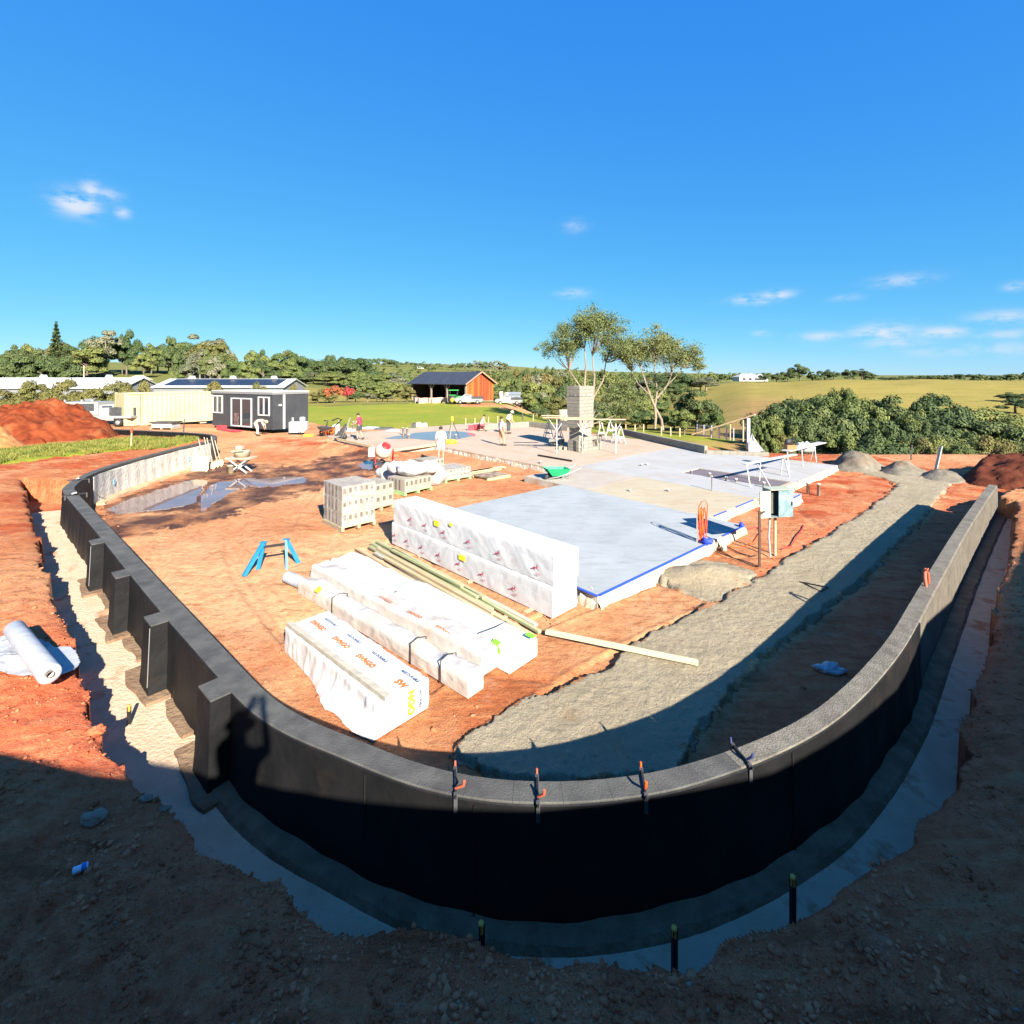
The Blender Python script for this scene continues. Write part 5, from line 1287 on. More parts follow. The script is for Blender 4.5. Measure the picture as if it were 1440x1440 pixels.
# stacked formwork planks and flat panel
rr = random.Random(4)
for k_ in range(9):
    q = rr.random(); z = GZ + .03 + (k_ // 3) * .06
    o = thing("formwork_plank", f"rough pale formwork plank in the messy pile left of the flat panel, {['bottom front','bottom middle','bottom back','middle front','middle middle','middle back','top front','top middle','top back'][k_]}", "plank",
              (-1.7 + .28 * (k_ % 3) + rr.uniform(-.1, .1), 21.9 + .35 * (k_ % 3), z), SANG + rr.uniform(-.12, .12), "formwork planks in the pile")
    MB().box((0, 0, 0), (1.9 + rr.uniform(-.4, .4), .2, .05)).build("plank", M_PINE, o)
o = thing("formwork_tray", "flat brown framed formwork tray lying on the soil left of the green wheelbarrow", "formwork", G(691, 671, GZ), SANG)
M_BRN = mat("form_ply", (.14, .09, .06), .85, (.28, .21, .14), 5, lo=.4, hi=.6)
MB().box((0, 0, .10), (1.25, 1.05, .05)).build("board", M_BRN, o)
for y in (-.5, .5): MB().box((0, y, .05), (1.3, .06, .10)).build("rail", M_PALG if y < 0 else M_PAL, o)
for x in (-.55, 0, .55): MB().box((x, 0, .035), (.06, .94, .07)).build("rail", M_PAL, o)
# ================================================================ concrete mixer
o = thing("concrete_mixer", "small dusty concrete mixer with pink-cream drum and red mouth", "mixer", G(540, 655), math.radians(200))
M_DRUM = mat("drum_cream", (.46, .33, .24), .7, (.54, .42, .33), 4, rand=.05); M_RED = mat("red_paint", (.50, .03, .035), .5); M_MIXY = mat("mixer_cover", (.52, .47, .33), .7, (.60, .56, .46), 4)
R = Euler((math.radians(-48), 0, math.radians(20))).to_matrix()
c = (0, 0, .78)
MB().lathe([(.0, -.40), (.24, -.38), (.40, -.18), (.42, .02), (.30, .24), (.21, .34)], 20, c, 0, R).build("drum", M_DRUM, o)
MB().lathe([(.215, .33), (.225, .36), (.20, .37), (.17, .30), (.14, .1), (0, .05)], 20, c, 0, R).build("mouth_ring", M_RED, o)
for s_ in (-1, 1):
    MB().tube([(s_ * .42, -.35, 0), (s_ * .45, 0, .78), (s_ * .42, .4, 0)], .03, 7).build("frame_leg", M_RED, o)
    MB().lathe([(.0, -.04), (.16, -.04), (.17, 0), (.16, .04), (0, .04)], 14, (s_ * .5, .42, .17), 0, Matrix.Rotation(math.radians(90), 3, 'Y')).build("wheel", M_BLACK, o)
MB().box((.60, 0, .72), (.30, .34, .42), taper=.85).build("motor_cover", M_MIXY, o)
MB().tube([(.45, .4, .17), (-.45, .4, .17)], .025, 6).build("axle", M_BLACK, o)
# ================================================================ wheelbarrows
def wheelbarrow(label, loc, rz, tray_m, frame_m, tilt=0.0, handle=True):
    o = thing("wheelbarrow", label, "wheelbarrow", loc, rz, "wheelbarrows on the site")     # wheel at the origin, handles to +x
    Rt = Matrix.Rotation(-tilt, 3, 'Y')
    def T(p): return Rt @ Vector(p)
    mb = MB(); lo = [(.10, -.18, .30), (.62, -.20, .26), (.62, .20, .26), (.10, .18, .30)]; hi = [(-.16, -.32, .62), (.86, -.34, .56), (.86, .34, .56), (-.16, .32, .62)]
    ins = [tuple(Vector(p) * .98 + Vector((.004, 0, .022))) for p in lo]; hii = [tuple(Vector(p) + Vector((.02 if p[0] < 0 else -.02, .02 if p[1] < 0 else -.02, .0))) for p in hi]
    mb.add([T(p) for p in lo + hi + ins + hii], [(3, 2, 1, 0)] + [(i, (i + 1) % 4, 4 + (i + 1) % 4, 4 + i) for i in range(4)] + [(8, 9, 10, 11)] + [(8 + (i + 1) % 4, 8 + i, 12 + i, 12 + (i + 1) % 4) for i in range(4)] +
           [(4 + i, 4 + (i + 1) % 4, 12 + (i + 1) % 4, 12 + i) for i in range(4)])
    mb.build("tray", tray_m, o)
    for s_ in (-1, 1):
        MB().tube([T((0, s_ * .07, .19)), T((.35, s_ * .2, .255)), T((.9, s_ * .27, .42)), T((1.35, s_ * .29, .60))], .017, 6).build("handle", frame_m, o)
        MB().tube([T((.55, s_ * .22, .26)), T((.62, s_ * .24, .02)), T((.78, s_ * .25, .02)), T((.82, s_ * .25, .38))], .014, 6).build("leg", frame_m, o)
    w = MB().lathe([(.07, -.04), (.165, -.045), (.19, 0), (.165, .045), (.07, .04)], 16, (0, 0, .19), 0, Matrix.Rotation(math.radians(90), 3, 'X')); w.build("wheel", M_BLACK, o)
    return o
M_GREEN = mat("green_plastic", (.01, .25, .09), .35, (.015, .30, .12), 4); M_STEEL = mat("dull_steel", (.30, .29, .26), .5, metal=.3); M_CHAR = mat("charcoal_plastic", (.035, .037, .04), .5, (.06, .06, .06), 5)
wheelbarrow("green wheelbarrow standing on the slab's inner corner", G(784, 681, GZ + .1) + Vector((-.35, .25, 0)), math.radians(18), M_GREEN, M_STEEL)
wheelbarrow("dark grey wheelbarrow tipped up by the man in the red shirt", G(484, 618, .0) + Vector((.0, 0, 0)), math.radians(10), M_CHAR, M_STEEL, tilt=.9)
wheelbarrow("dark wheelbarrow with orange frame parked near the office corner", G(452, 612, .05), math.radians(-20), M_CHAR, mat("orange_paint", (.55, .13, .02), .5))
# ================================================================ power box, orange conduit
M_GALV = mat("galvanised", (.13, .20, .22), .38, (.22, .29, .30), 5, metal=.15, lo=.4, hi=.6); M_BOXW = mat("box_cream", (.30, .325, .23), .5); M_RUST = mat("rust_post", (.06, .03, .02), .8)  # teal reflection put into the galvanised base colour
o = thing("power_box", "grey metal temporary power box with open cream door on a rusty post", "power box", G(1068, 797), 0)
pb = Vector((0, 0, 0)); B0 = Vector((.72, .55, 1.03))          # box low centre relative to the post foot
Rz = Matrix.Rotation(math.radians(8), 3, 'Z')
mb = MB(); w, d, h = .60, .30, .66
def bx(c, s): mb.box(B0 + Rz @ Vector(c), s, Rz)
bx((0, d / 2 - .012, h / 2), (w, .02, h)); bx((-w / 2 + .01, 0, h / 2), (.02, d - .05, h)); bx((w / 2 - .01, 0, h / 2), (.02, d - .05, h)); bx((0, 0, .01), (w - .05, d - .05, .02)); mb.build("case", M_GALV, o)
mb = MB(); bx((0, -.01, h + .012), (w + .02, d + .03, .02)); mb.build("box_lid", M_BOXW, o)
mb = MB(); bx((.11, -d / 2 + .01, h / 2), (w - .22, .02, h - .02)); ft_ = mb.build("front_panel", M_GALV, o)
mb = MB(); bx((.26, -d / 2 - .005, h * .5), (.03, .02, .09)); mb.build("latch", M_BLACK, o)
mb = MB(); bx((-.17, .0, h * .5), (.16, .02, h * .8)); mb.build("switch_panel", mat("switch_dark", (.06, .06, .05), .6, (.12, .11, .08), 8), o)
mb = MB(); Rd = Matrix.Rotation(math.radians(8 - 62), 3, 'Z'); hinge = B0 + Rz @ Vector((-w / 2, -d / 2, 0))
mb.box(hinge + Matrix.Rotation(math.radians(195), 3, 'Z') @ Vector((.15, 0, h / 2)), (.30, .022, h - .02), Matrix.Rotation(math.radians(195), 3, 'Z')); mb.build("door", M_BOXW, o)
MB().box((0, 0, .55), (.05, .03, 1.5)).build("post", M_RUST, o); MB().bar((0, .02, 1.2), (.55, .6, 1.2), .03, .03).build("bracket", M_RUST, o)
MB().tube([(.58, .62, 0), (.55, .64, .5), (.56, .60, 1.08)], .022, 7).build("conduit", mat("white_pvc", (.40, .38, .34), .4), o)
M_PVC = bpy.data.materials["white_pvc"]
MB().box((.75, .72, .6), (.05, .05, 1.2)).build("rear_post", M_PINE, o)
M_ORC = mat("orange_conduit", (.70, .060, .006), .45, (.78, .10, .010), 6)
o = thing("conduit_coil", "tall upright loop of bright orange conduit at the slab corner", "conduit coil", G(989, 765, 0) + Vector((.02, .12, 0)), 0)
for k_ in range(6):
    x = -.075 + .028 * k_; P_ = [(x * .8 + .02, .02 * (k_ % 3), .02)] + [(x + .022 * math.sin(z * 6 + k_ * 2.1), .035 * math.cos(z * 5 + k_), z) for z in (.2, .4, .6, .75)] + [(x * (.5 + .1 * k_), .02, .82 + .035 * (k_ % 3))]
    MB().tube(P_, .017, 7).build("strand", M_ORC, o)
MB().tube([(-.10, .02, 0), (-.11, .0, .55), (-.09, .0, .88), (-.02, .0, 1.02), (.08, .0, 1.06), (.13, .0, .95), (.12, .01, .5), (.09, .0, .02)], .012, 7).build("outer_loop", M_ORC, o)
MB().tube([(-.13, .01, 0), (-.13, .01, .75)], .012, 6).build("support_stake", M_PVC, o)
lump("blue_cloth", "crumpled bright blue cloth at the foot of the orange conduit", "cloth", G(995, 765, .0), .11, 4, mat("blue_cloth", (.02, .05, .50), .7), sq=(1.3, 1, .7), part="cloth")
lump("blue_cloth", "small blue plastic cap lump on the slab's far corner stub", "cloth", G(1043, 741, .0), .07, 6, bpy.data.materials["blue_cloth"], sq=(1, 1, .9), part="cloth")
for k_, (lab, m_, pts) in enumerate((("orange cable looping over the soil to the power box", M_ORC, [(1000, 762), (1020, 768), (1045, 770), (1060, 762), (1068, 750)]), ("red cable sagging to the slab edge by the power box", M_RED, [(1052, 744), (1060, 742), (1066, 741), (1072, 748)]),
                                     ("black cable trailing from the conduit to the post foot", M_BLACK, [(994, 769), (1010, 777), (1035, 786), (1060, 796), (1067, 797)]), ("black lead lying between stones and post", M_BLACK, [(1022, 768), (1040, 778), (1056, 782), (1064, 781)]),
                                     ("thin red lead wandering over the soil right of the box", M_RED, [(1100, 772), (1112, 768), (1120, 755), (1128, 744), (1130, 738)]))):
    P_ = [G(*q, GZ + .03) for q in pts]; o = thing("cable", lab, "cable", P_[0])
    MB().tube([p_ - P_[0] for p_ in P_], .013, 6).build("lead", m_, o)
for k_, (px, py, s_) in enumerate(((1007, 772, .13), (1014, 768, .10), (1018, 775, .08), (1046, 752, .09), (1038, 748, .07), (832, 845, .12), (880, 826, .10), (905, 812, .08))):
    o = lump("concrete_lump", ["biggest pale concrete lump by the orange conduit", "middle pale lump by the orange conduit", "smallest pale lump by the orange conduit", "pale lump under the second slab corner", "small pale lump left of the second slab corner", "rough concrete lump at the slab's nearest corner", "rough lump halfway along the slab's near edge", "small lump along the slab's near edge"][k_], "lump", G(px, py), s_, k_ + 30, M_EDGE, part="lump")
# wire stake lying on the sand
P_ = [G(1124, 818, GZ + .07), G(1165, 826, GZ + .09)]
o = thing("wire_tie", "bent dark wire lying on the sand bed", "wire", P_[0]); MB().tube([(0, 0, 0), P_[1] - P_[0], G(1155, 832, GZ + .07) - P_[0], Vector((.05, -.03, 0))], .012, 5).build("wire", M_BLACK, o)
# ================================================================ PVC stubs
k_ = 0
for px, py, h, r, z, lab in ((1136, 694, .42, .055, GZ, "left one of two white pipe stubs in the red soil"), (1151, 697, .45, .055, GZ, "right one of two white pipe stubs in the red soil"),
                          (972, 666, .16, .05, 0, "white pipe stub at the left end of the damp recess"), (998, 671, .18, .05, 0, "second white stub along the damp recess"), (1021, 676, .17, .05, 0, "third white stub along the damp recess"), (1035, 678, .15, .05, 0, "fourth white stub along the damp recess"),
                          (1074, 685, .2, .05, 0, "white stub by the right trestle legs"), (1001, 690, .55, .02, 0, "thin pale rod standing on the cream slab"), (902, 655, .1, .05, 0, "small white stub in the middle of the grey slab"), (910, 654, .08, .05, 0, "smaller white stub in the middle of the grey slab"),
                          (567, 612, .55, .07, 0, "left tall white stub standing in the slab puddle"), (572.5, 612, .52, .07, 0, "right tall white stub standing in the slab puddle"), (575, 616, .25, .09, 0, "squat white stub at the puddle's near side"), (641, 616, .25, .07, 0, "white stub at the puddle's right side"),
                          (477, 606, .75, .07, 0.05, "white pipe standing at the slab's far left, left of two"), (497, 607, .75, .07, 0.05, "white pipe standing behind the red-shirted man, right of two"), (760, 652, .14, .06, 0, "white stub at the end of the long dark bar"), (886, 691, .08, .05, 0, "low white cap on the cream slab"), (940, 691, .09, .05, 0, "low dark-topped cap on the cream slab")):
    o = thing("pipe_stub", lab, "pipe", G(px, py, z), 0, "white pipe stubs"); MB().lathe([(r * .8, .0), (r, 0), (r, h - .05), (r * 1.15, h - .05), (r * 1.15, h), (r * .8, h), (r * .8, h - .04)], 10).build("pipe", M_PVC, o)
# dark bar lying on the slab by the chimney
a_, b__ = G(757, 640, .05), G(804, 648, .05); o = thing("steel_bar", "long dark steel bar lying on the tan slab in front of the chimney", "bar", a_)
MB().bar((0, 0, 0), b__ - a_, .10, .06).build("bar", M_BLACK, o)
for (p0, p1, lab) in (((679, 618), (701, 627), "dark length lying on the slab left of the man in tan shorts"), ((643, 632), (660, 637), "short dark length lying at the slab's front edge")):
    pass
# ================================================================ chimney
CH0 = G(815, 633, 0)
ch = thing("block_chimney", "tall cream block chimney stack rising through the scaffold planks", "chimney", CH0, SANG)   # x along A, y along B
def course(z, x0, x1, y0, y1, r, m=M_BLOCK, h=.2, me_cache={}):
    for (ax, a0, a1, fixed) in (('x', x0, x1, y0 + .095), ('x', x0, x1, y1 - .095), ('y', y0 + .19, y1 - .19, x0 + .095), ('y', y0 + .19, y1 - .19, x1 - .095)):
        n = max(1, round((a1 - a0) / .4)); off = 0 if r % 2 == 0 else .5; L = (a1 - a0) / n
        ed = [a0] + [a0 + (k_ + off) * L for k_ in range(n + 1) if a0 < a0 + (k_ + off) * L < a1] + [a1]
        ed = sorted(set(round(e, 4) for e in ed))
        for e0, e1 in zip(ed[:-1], ed[1:]):
            key = (ax, round(e1 - e0, 3), m.name)
            if key not in me_cache:
                s_ = (e1 - e0 - .012, .18, h - .012) if ax == 'x' else (.18, e1 - e0 - .012, h - .012)
                me_cache[key] = MB().box((0, 0, 0), s_).mesh("block", m)
            c = ((e0 + e1) / 2, fixed, z + h / 2) if ax == 'x' else (fixed, (e0 + e1) / 2, z + h / 2)
            link_mesh("block", me_cache[key], ch, c)
for k_ in range(12): course(1.2 + k_ * .2, 0, 1.25, 0, .95, k_)
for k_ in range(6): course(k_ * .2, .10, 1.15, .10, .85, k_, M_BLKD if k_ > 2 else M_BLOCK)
MB().box((.62, .47, 1.8), (1.05, .75, 3.55)).build("mortar_core", mat("mortar", (.28, .25, .19), .95), ch)
MB().box((.62, -.004, 3.08), (1.20, .012, .12)).build("dark_course", mat("dark_stamp", (.10, .095, .085), .9, (.28, .26, .21), 6), ch); MB().box((-.004, .47, 3.08), (.012, .9, .12)).build("dark_course", bpy.data.materials["dark_stamp"], ch)
# hearth block in front
hp = thing("block_hearth", "low cream block hearth with two dark openings in front of the chimney", "hearth", CH0 + SA * -.35 + SB * -.5, SANG)
me = MB().box((0, 0, 0), (.388, .19, .188)).mesh("block", M_BLOCK)
for r in range(4):
    for k_ in range(4):
        if r in (1, 2) and k_ in (2,): continue
        link_mesh("block", me, hp, (.2 + k_ * .4 + (.0 if r % 2 else -.05), 0, .1 + r * .2))
for r in range(3):
    for k_ in range(2): link_mesh("block", me, hp, (-.09, .3 + k_ * .4, .1 + r * .2), math.pi / 2)
MB().box((.95, .12, .4), (.42, .02, .38)).build("opening_shade", M_DARKH, hp)  # dark sheet painted as the shade inside the hearth gap
# scaffold: planks on white trestles
def trestle(label, loc, rz, h=1.0, w=.6):
    o = thing("trestle", label, "trestle", loc, rz, "white A-frame trestles round the chimney")
    for s_ in (-1, 1):
        MB().bar((-w / 2, s_ * .28, 0), (-.03, s_ * .22, h), .04, .045).build("leg", M_TW, o); MB().bar((w / 2, s_ * .28, 0), (.03, s_ * .22, h), .04, .045).build("leg", M_TW, o)
        MB().bar((-w * .32, s_ * .26, h * .38), (w * .32, s_ * .26, h * .38), .04, .06).build("cross_rail", M_TW, o)
    MB().box((0, 0, h + .02), (.09, .62, .05)).build("top_beam", M_TW, o)
    return o
M_TW = mat("trestle_white", (.36, .345, .33), .6, (.41, .395, .37), 4)
for px, py, lab in ((771, 617, "white trestle at the far left of the chimney scaffold"), (786, 623, "white trestle left of the chimney, nearer one"), (846, 617, "white trestle right of the chimney, behind"), (858, 613, "small white trestle at the back right of the chimney"), (866, 622, "white trestle right of the chimney, left of the close pair"), (873, 624, "white trestle right of the chimney, right of the close pair")):
    trestle(lab, G(px, py, 0), math.radians(8) if px < 800 else math.radians(-10), 1.02)
Yp = 27.2
for k_, (x0, x1, dy, dz, lab) in enumerate(((762, 832, -.62, 0, "long pale scaffold plank left front of the chimney"), (790, 874, -.95, -.05, "long pale scaffold plank passing right in front of the chimney"), (762, 800, .5, .02, "short pale scaffold plank behind on the left"))):
    a_ = At(x0, 585.5, Yp); a_.z = 1.92 + dz; b__ = At(x1, 585.5, Yp); b__.z = 1.90 + dz; a_.y += dy; b__.y += dy
    o = thing("scaffold_plank", lab, "scaffold plank", a_, 0, "scaffold planks at the chimney"); MB().bar((0, 0, 0), b__ - a_, .24, .05).build("plank", M_PINE, o)
for px, lab in ((783, "left"), (866, "right"), (819, "middle")):
    a_ = At(px, 600, 26.5); a_.z = 0
    o = thing("scaffold_post", f"thin {lab} post holding up the chimney scaffold", "post", a_, 0, "posts of the chimney scaffold"); MB().box((0, 0, .93), (.045, .045, 1.86)).build("post", M_TW, o)
    MB().bar((0, 0, 1.2), (-.4, 0, 1.82), .03, .03).build("brace", M_TW, o); MB().bar((0, 0, 1.2), (.4, 0, 1.82), .03, .03).build("brace", M_TW, o)
for k_, (px, py, lab) in enumerate(((783, 627, "left pile of loose bricks before the chimney"), (800, 632, "right pile of loose bricks before the chimney"))):
    o = thing("brick_pile", lab, "brick pile", G(px, py, 0), .3 * k_)
    me = MB().box((0, 0, 0), (.38, .18, .18)).mesh("brick", M_BLOCK if k_ else M_BLKD); rr = random.Random(k_)
    for q in range(7): link_mesh("brick", me, o, (rr.uniform(-.5, .5), rr.uniform(-.3, .3), .09 + (.185 if q > 4 else 0)), rr.uniform(0, 3))
o = thing("marker_stake", "orange and yellow marked stakes bundle before the hearth", "stake", G(811, 630, 0)); 
for q, m_ in enumerate((M_ORC, M_YEL, M_ORC)): MB().box((q * .16 - .2, q * .05, .45), (.05, .05, .9 - q * .1)).build("stake", m_, o)
# ================================================================ right slab trestle tables
def bench(label, pts, top_z, p0, p1, w=.5):
    o = thing("work_table", label, "work table", (p0.x, p0.y, 0), 0, "trestle tables on the right slab")
    a_ = Vector((0, 0, top_z)); b__ = Vector((p1.x - p0.x, p1.y - p0.y, top_z + (p1.z - p0.z)))
    MB().bar(a_, b__, w * .7, .035).build("table_top", M_TW, o)
    for q in pts:
        f = Vector((q[0] - p0.x, q[1] - p0.y, 0)); u = (f - a_).dot(b__ - a_) / (b__ - a_).length_squared; tp = a_.lerp(b__, max(.02, min(.98, u)))
        off = (f - Vector((tp.x, tp.y, 0))); MB().bar(f, Vector((tp.x, tp.y, tp.z - .03)) + off * .3, .036, .036).build("leg", M_TW, o)
    return o
bench("white plank table on splayed legs over the damp recess", [G(1055, 685, 0), G(1083, 684, 0), G(1068, 676, 0), G(1110, 671, 0), G(1098, 668, 0)], .80, G(1046, 682, 0), G(1118, 665, 0), .3)
bench("white plank table with tools at the slab's far right corner", [G(1110, 664, 0), G(1129, 655, 0), G(1148, 650, 0), G(1140, 647, 0)], .85, G(1105, 661, 0), G(1156, 646, 0), .55)
o = thing("table_saw", "brown and black saw on the far right plank table", "saw", S(17.6, 3.2, .0)); px_ = At(1111, 630, 22.2); o.location = (px_.x, px_.y, .88)
MB().box((0, 0, .09), (.42, .34, .18)).build("saw_base", mat("saw_brown", (.30, .14, .05), .6), o); MB().lathe([(0, -.03), (.19, -.03), (.19, .03), (0, .03)], 18, (-.05, 0, .28), 0, Matrix.Rotation(math.radians(90), 3, 'X')).build("blade_guard", M_BLACK, o); MB().tube([(.05, 0, .25), (.16, 0, .42), (.1, 0, .5)], .03, 6).build("saw_handle", M_BLACK, o)
lump("white_sheet", "bunched white sheet hanging off the far right plank table", "sheet", G(1133, 650, .0) + Vector((0, 0, .5)), .35, 12, M_BAG, sq=(1.2, .8, .8), part="sheet")
# white draped post and sheet
o = thing("draped_post", "tall white post with white plastic sheet draped to the slab", "post", G(1052, 634, 0)); MB().box((0, 0, .95), (.16, .16, 1.75)).build("post", M_TW, o)
mb = MB(); n = 12; vs = []
for i in range(n + 1):
    u = i / n
    for j in range(n + 1):
        v = j / n; w_ = .08 + .55 * v; vs.append((.1 + (u - .3) * w_ * 1.4, -.10 - .3 * v * v + .07 * math.sin(u * 14 + v * 3), .95 * (1 - v) + .02 + .02 * math.sin(u * 9)))
mb.add(vs, [(i * (n + 1) + j, (i + 1) * (n + 1) + j, (i + 1) * (n + 1) + j + 1, i * (n + 1) + j + 1) for i in range(n) for j in range(n)], 0, True); mb.build("plastic_sheet", M_BAG, o)
# long sloping board with props, wire fence panels
a_, b__ = G(974, 613, 0), At(1062, 583, 31.5); o = thing("sloping_board", "long pale board sloping up to the right on thin props", "board", a_)
MB().bar((0, 0, .1), b__ - a_, .35, .08).build("board", M_PINE, o)
for q in (.62, .82): 
    p_ = (b__ - a_) * q; MB().bar((p_.x, p_.y, -.1), (p_.x, p_.y, p_.z), .07, .07).build("prop", M_PINE, o)
M_WIRE = mat("fence_wire", (.55, .56, .56), .5)
for k_ in range(5):
    p0 = G(980 + k_ * 10.5, 613 + k_ * 1.4, -.1); p1 = G(990 + k_ * 10.5, 614.4 + k_ * 1.4, -.1); d = p1 - p0
    o = thing("fence_panel", "mesh fence panel %s behind the far low wall" % ["leftmost of five", "second from left", "middle of five", "fourth from left", "rightmost of five"][k_], "fence panel", p0, math.atan2(d.y, d.x), "mesh fence panels"); L = d.length
    for x in (.02, L - .02): MB().box((x, 0, .42), (.035, .035, .84)).build("post", M_WIRE, o)
    for z in (.05, .8): MB().box((L / 2, 0, z), (L - .08, .025, .025)).build("rail", M_WIRE, o)
    mb = MB()
    for q in range(1, 6): mb.box((L * q / 6, 0, .43), (.010, .010, .72))
    stuff(mb.build("mesh_wire", M_WIRE, o))
# stakes along the lawn edge
for k_, (px, py) in enumerate(((843, 603), (857, 605), (880, 607), (893, 608), (905, 607), (930, 611), (943, 612), (956, 613), (700, 594), (687, 595), (668, 597), (655, 597), (720, 592), (750, 591))):
    o = thing("marker_peg", "short pale marker peg along the lawn's near edge", "peg", G(px, py, 0), 0, "marker pegs along the lawn edge"); MB().box((0, 0, .25), (.07, .07, .62)).build("peg", M_PINE, o)
for px, py, h, m_, lab in ((770, 592, .75, M_CHAR, "dark post left of the chimney scaffold, left of two"), (735, 591, .7, M_CHAR, "dark post standing on the lawn edge behind the low wall")):
    o = thing("dark_post", lab, "post", G(px, py, -.1)); MB().box((0, 0, h / 2), (.14, .14, h), taper=.8).build("post", m_, o)
# ================================================================ laser tripod
o = thing("laser_tripod", "laser level with yellow head on a tall tripod in the far slab room", "tripod", G(636, 616, 0))
for a in (0.3, 2.4, 4.5): MB().tube([(math.cos(a) * .5, math.sin(a) * .5, 0), (0, 0, 1.15)], [.02, .025], 6).build("leg", M_CHAR if a < 1 else M_PINE, o)
MB().lathe([(.0, 1.15), (.09, 1.15), (.10, 1.22), (.08, 1.38), (.04, 1.46), (0, 1.46)], 12).build("laser_head", M_YEL, o)
# ================================================================ shovels, mortar stand
M_DUST = mat("dusty_wood", (.34, .28, .185), .9, (.40, .34, .24), 4, rand=.1)
iS = min(range(iF0, iF1), key=lambda q: abs(CX + F * WIN[q][0] / WIN[q][1] - 282))
for k_, (bx_, by_, tx_, ty_) in enumerate(((291, 663, 279, 617), (297, 659, 287, 615), (301, 660, 291, 616), (307, 657, 297, 614), (312, 656, 302, 619))):
    f = G(bx_, by_); top = At(tx_, ty_, f.y + .55); d = (top - f)
    o = thing("shovel", "dusty long-handled shovel leaning on the white wall end, %s of five" % ["leftmost", "second from left", "middle", "fourth from left", "rightmost"][k_], "shovel", f, 0, "shovels leaning on the wall")
    u = d.normalized(); MB().tube([u * .30, u * d.length], .022, 6).build("handle", M_DUST, o)
    sx = u.cross(Vector((0, -1, .3))).normalized(); nz = sx.cross(u)
    prof = [(-.11, .36), (-.13, .2), (-.10, .06), (0, -.02), (.10, .06), (.13, .2), (.11, .36)]
    vs = [sx * x + u * y + nz * (.03 * (1 - (x / .13) ** 2)) for x, y in prof] + [sx * x + u * y + nz * (.03 * (1 - (x / .13) ** 2) - .012) for x, y in prof]
    n = 7; MB().add(vs, [tuple(range(n)), tuple(range(2 * n - 1, n - 1, -1))] + [(i, n + i, n + (i + 1) % n, (i + 1) % n) for i in range(n)]).build("blade", M_DUST, o)
o = thing("mortar_board", "pale square board leaning at the end of the white rendered wall", "board", G(280, 663)); MB().box((0, .12, .34), (.75, .03, .70), Matrix.Rotation(-.3, 3, 'X')).build("board", M_DUST, o)
o = thing("mortar_stand", "cream mortar tub and boards on a folding cross-legged stand by the puddle", "stand", G(338, 664)); 
for s_ in (-.22, .22):
    MB().bar((-.40, s_, 0), (.42, s_, .62), .05, .06).build("leg", M_TW, o); MB().bar((.42, s_, 0), (-.40, s_, .62), .05, .06).build("leg", M_TW, o)
MB().box((.05, 0, .67), (1.15, .62, .07)).build("table_top", M_DUST, o)
MB().lathe([(.0, .0), (.30, .0), (.36, .22), (.38, .24), (.33, .22), (.27, .03), (0, .03)], 18, (.08, 0, .71)).build("tub", M_DUST, o)
MB().bar((-.35, -.1, .98), (.40, .05, 1.0), .18, .03).build("hawk", M_DUST, o); MB().bar((-.30, .1, 1.12), (.25, -.05, 1.02), .05, .03).build("trowel", M_CHAR, o); MB().box((-.02, 0, 1.13), (.28, .2, .16)).build("bag", M_DUST, o)
o = thing("bucket", "cream bucket on the mud at the left foot of the mortar stand", "bucket", G(325, 665)); MB().lathe([(.0, .0), (.15, 0), (.19, .34), (.20, .34), (.17, .32), (.13, .04), (0, .04)], 16).build("tub", M_DUST, o); MB().tube([(-.19, 0, .33), (-.12, -.12, .30), (.12, -.12, .30), (.19, 0, .33)], .006, 5).build("bail_handle", M_STEEL, o)
# ================================================================ wall clamps and loose bits
def clamp(label, i, rot, lean, m_h, wt=None):
    p = Vector(wpt(i, WTH[i] * .5, WZ)); o = thing("bar_clamp", label, "clamp", p, math.atan2(WTAN[i][1], WTAN[i][0]) + rot, "bar clamps gripping the wall top")
    w = WTH[i] / 2 * .98
    MB().box((0, 0, .014), (.016, .32, .02)).build("bar", M_BLACK, o)
    MB().box((0, -w - .025, -.05), (.03, .03, .15)).build("fixed_jaw", M_CHAR, o); MB().box((0, w + .03, -.05), (.03, .03, .15)).build("sliding_jaw", M_CHAR, o)
    MB().tube([(0, -w + .02, .03), (.015 + lean, -w - .03, .09), (.02 + lean, -w - .035, .125)], [.010, .013, .011], 7).build("grip", m_h, o)
    MB().tube([(0, w + .05, .01), (0, w + .055, .06)], .009, 6).build("screw_handle", m_h, o)
M_CORAL = mat("coral_grip", (.42, .085, .04), .6)
clamp("bar clamp with coral grip on the wall top, leftmost of the near three", widx(635, 1118), .35, .05, M_CORAL); clamp("bar clamp with coral grip at the nearest point of the wall", widx(762, 1129), 0, .03, M_CORAL)
clamp("bar clamp with orange grip standing up on the wall's inner edge", widx(908, 1119), -.3, -.02, M_ORC); clamp("dark blue-handled clamp across the coping on the right curve", widx(1060, 1074), -.2, .0, mat("blue_grip", (.04, .05, .13), .6))
i = widx(1316, 826); p = Vector(wpt(i, WTH[i] * .6, WZ)); o = thing("spring_clamp", "coral red spring clamp perched on the right arm of the wall", "clamp", p, math.atan2(WTAN[i][1], WTAN[i][0]))
MB().tube([(-.10, 0, -.02), (-.06, .02, .10), (.0, .03, .20), (.05, .03, .24)], [.02, .028, .024, .015], 7).build("arm", M_CORAL, o); MB().tube([(.10, 0, -.02), (.07, .0, .10), (.02, .0, .20)], [.02, .028, .02], 7).build("arm", M_CORAL, o); MB().tube([(-.05, 0, .24), (.07, 0, .24)], .012, 6).build("spring", M_CORAL, o)
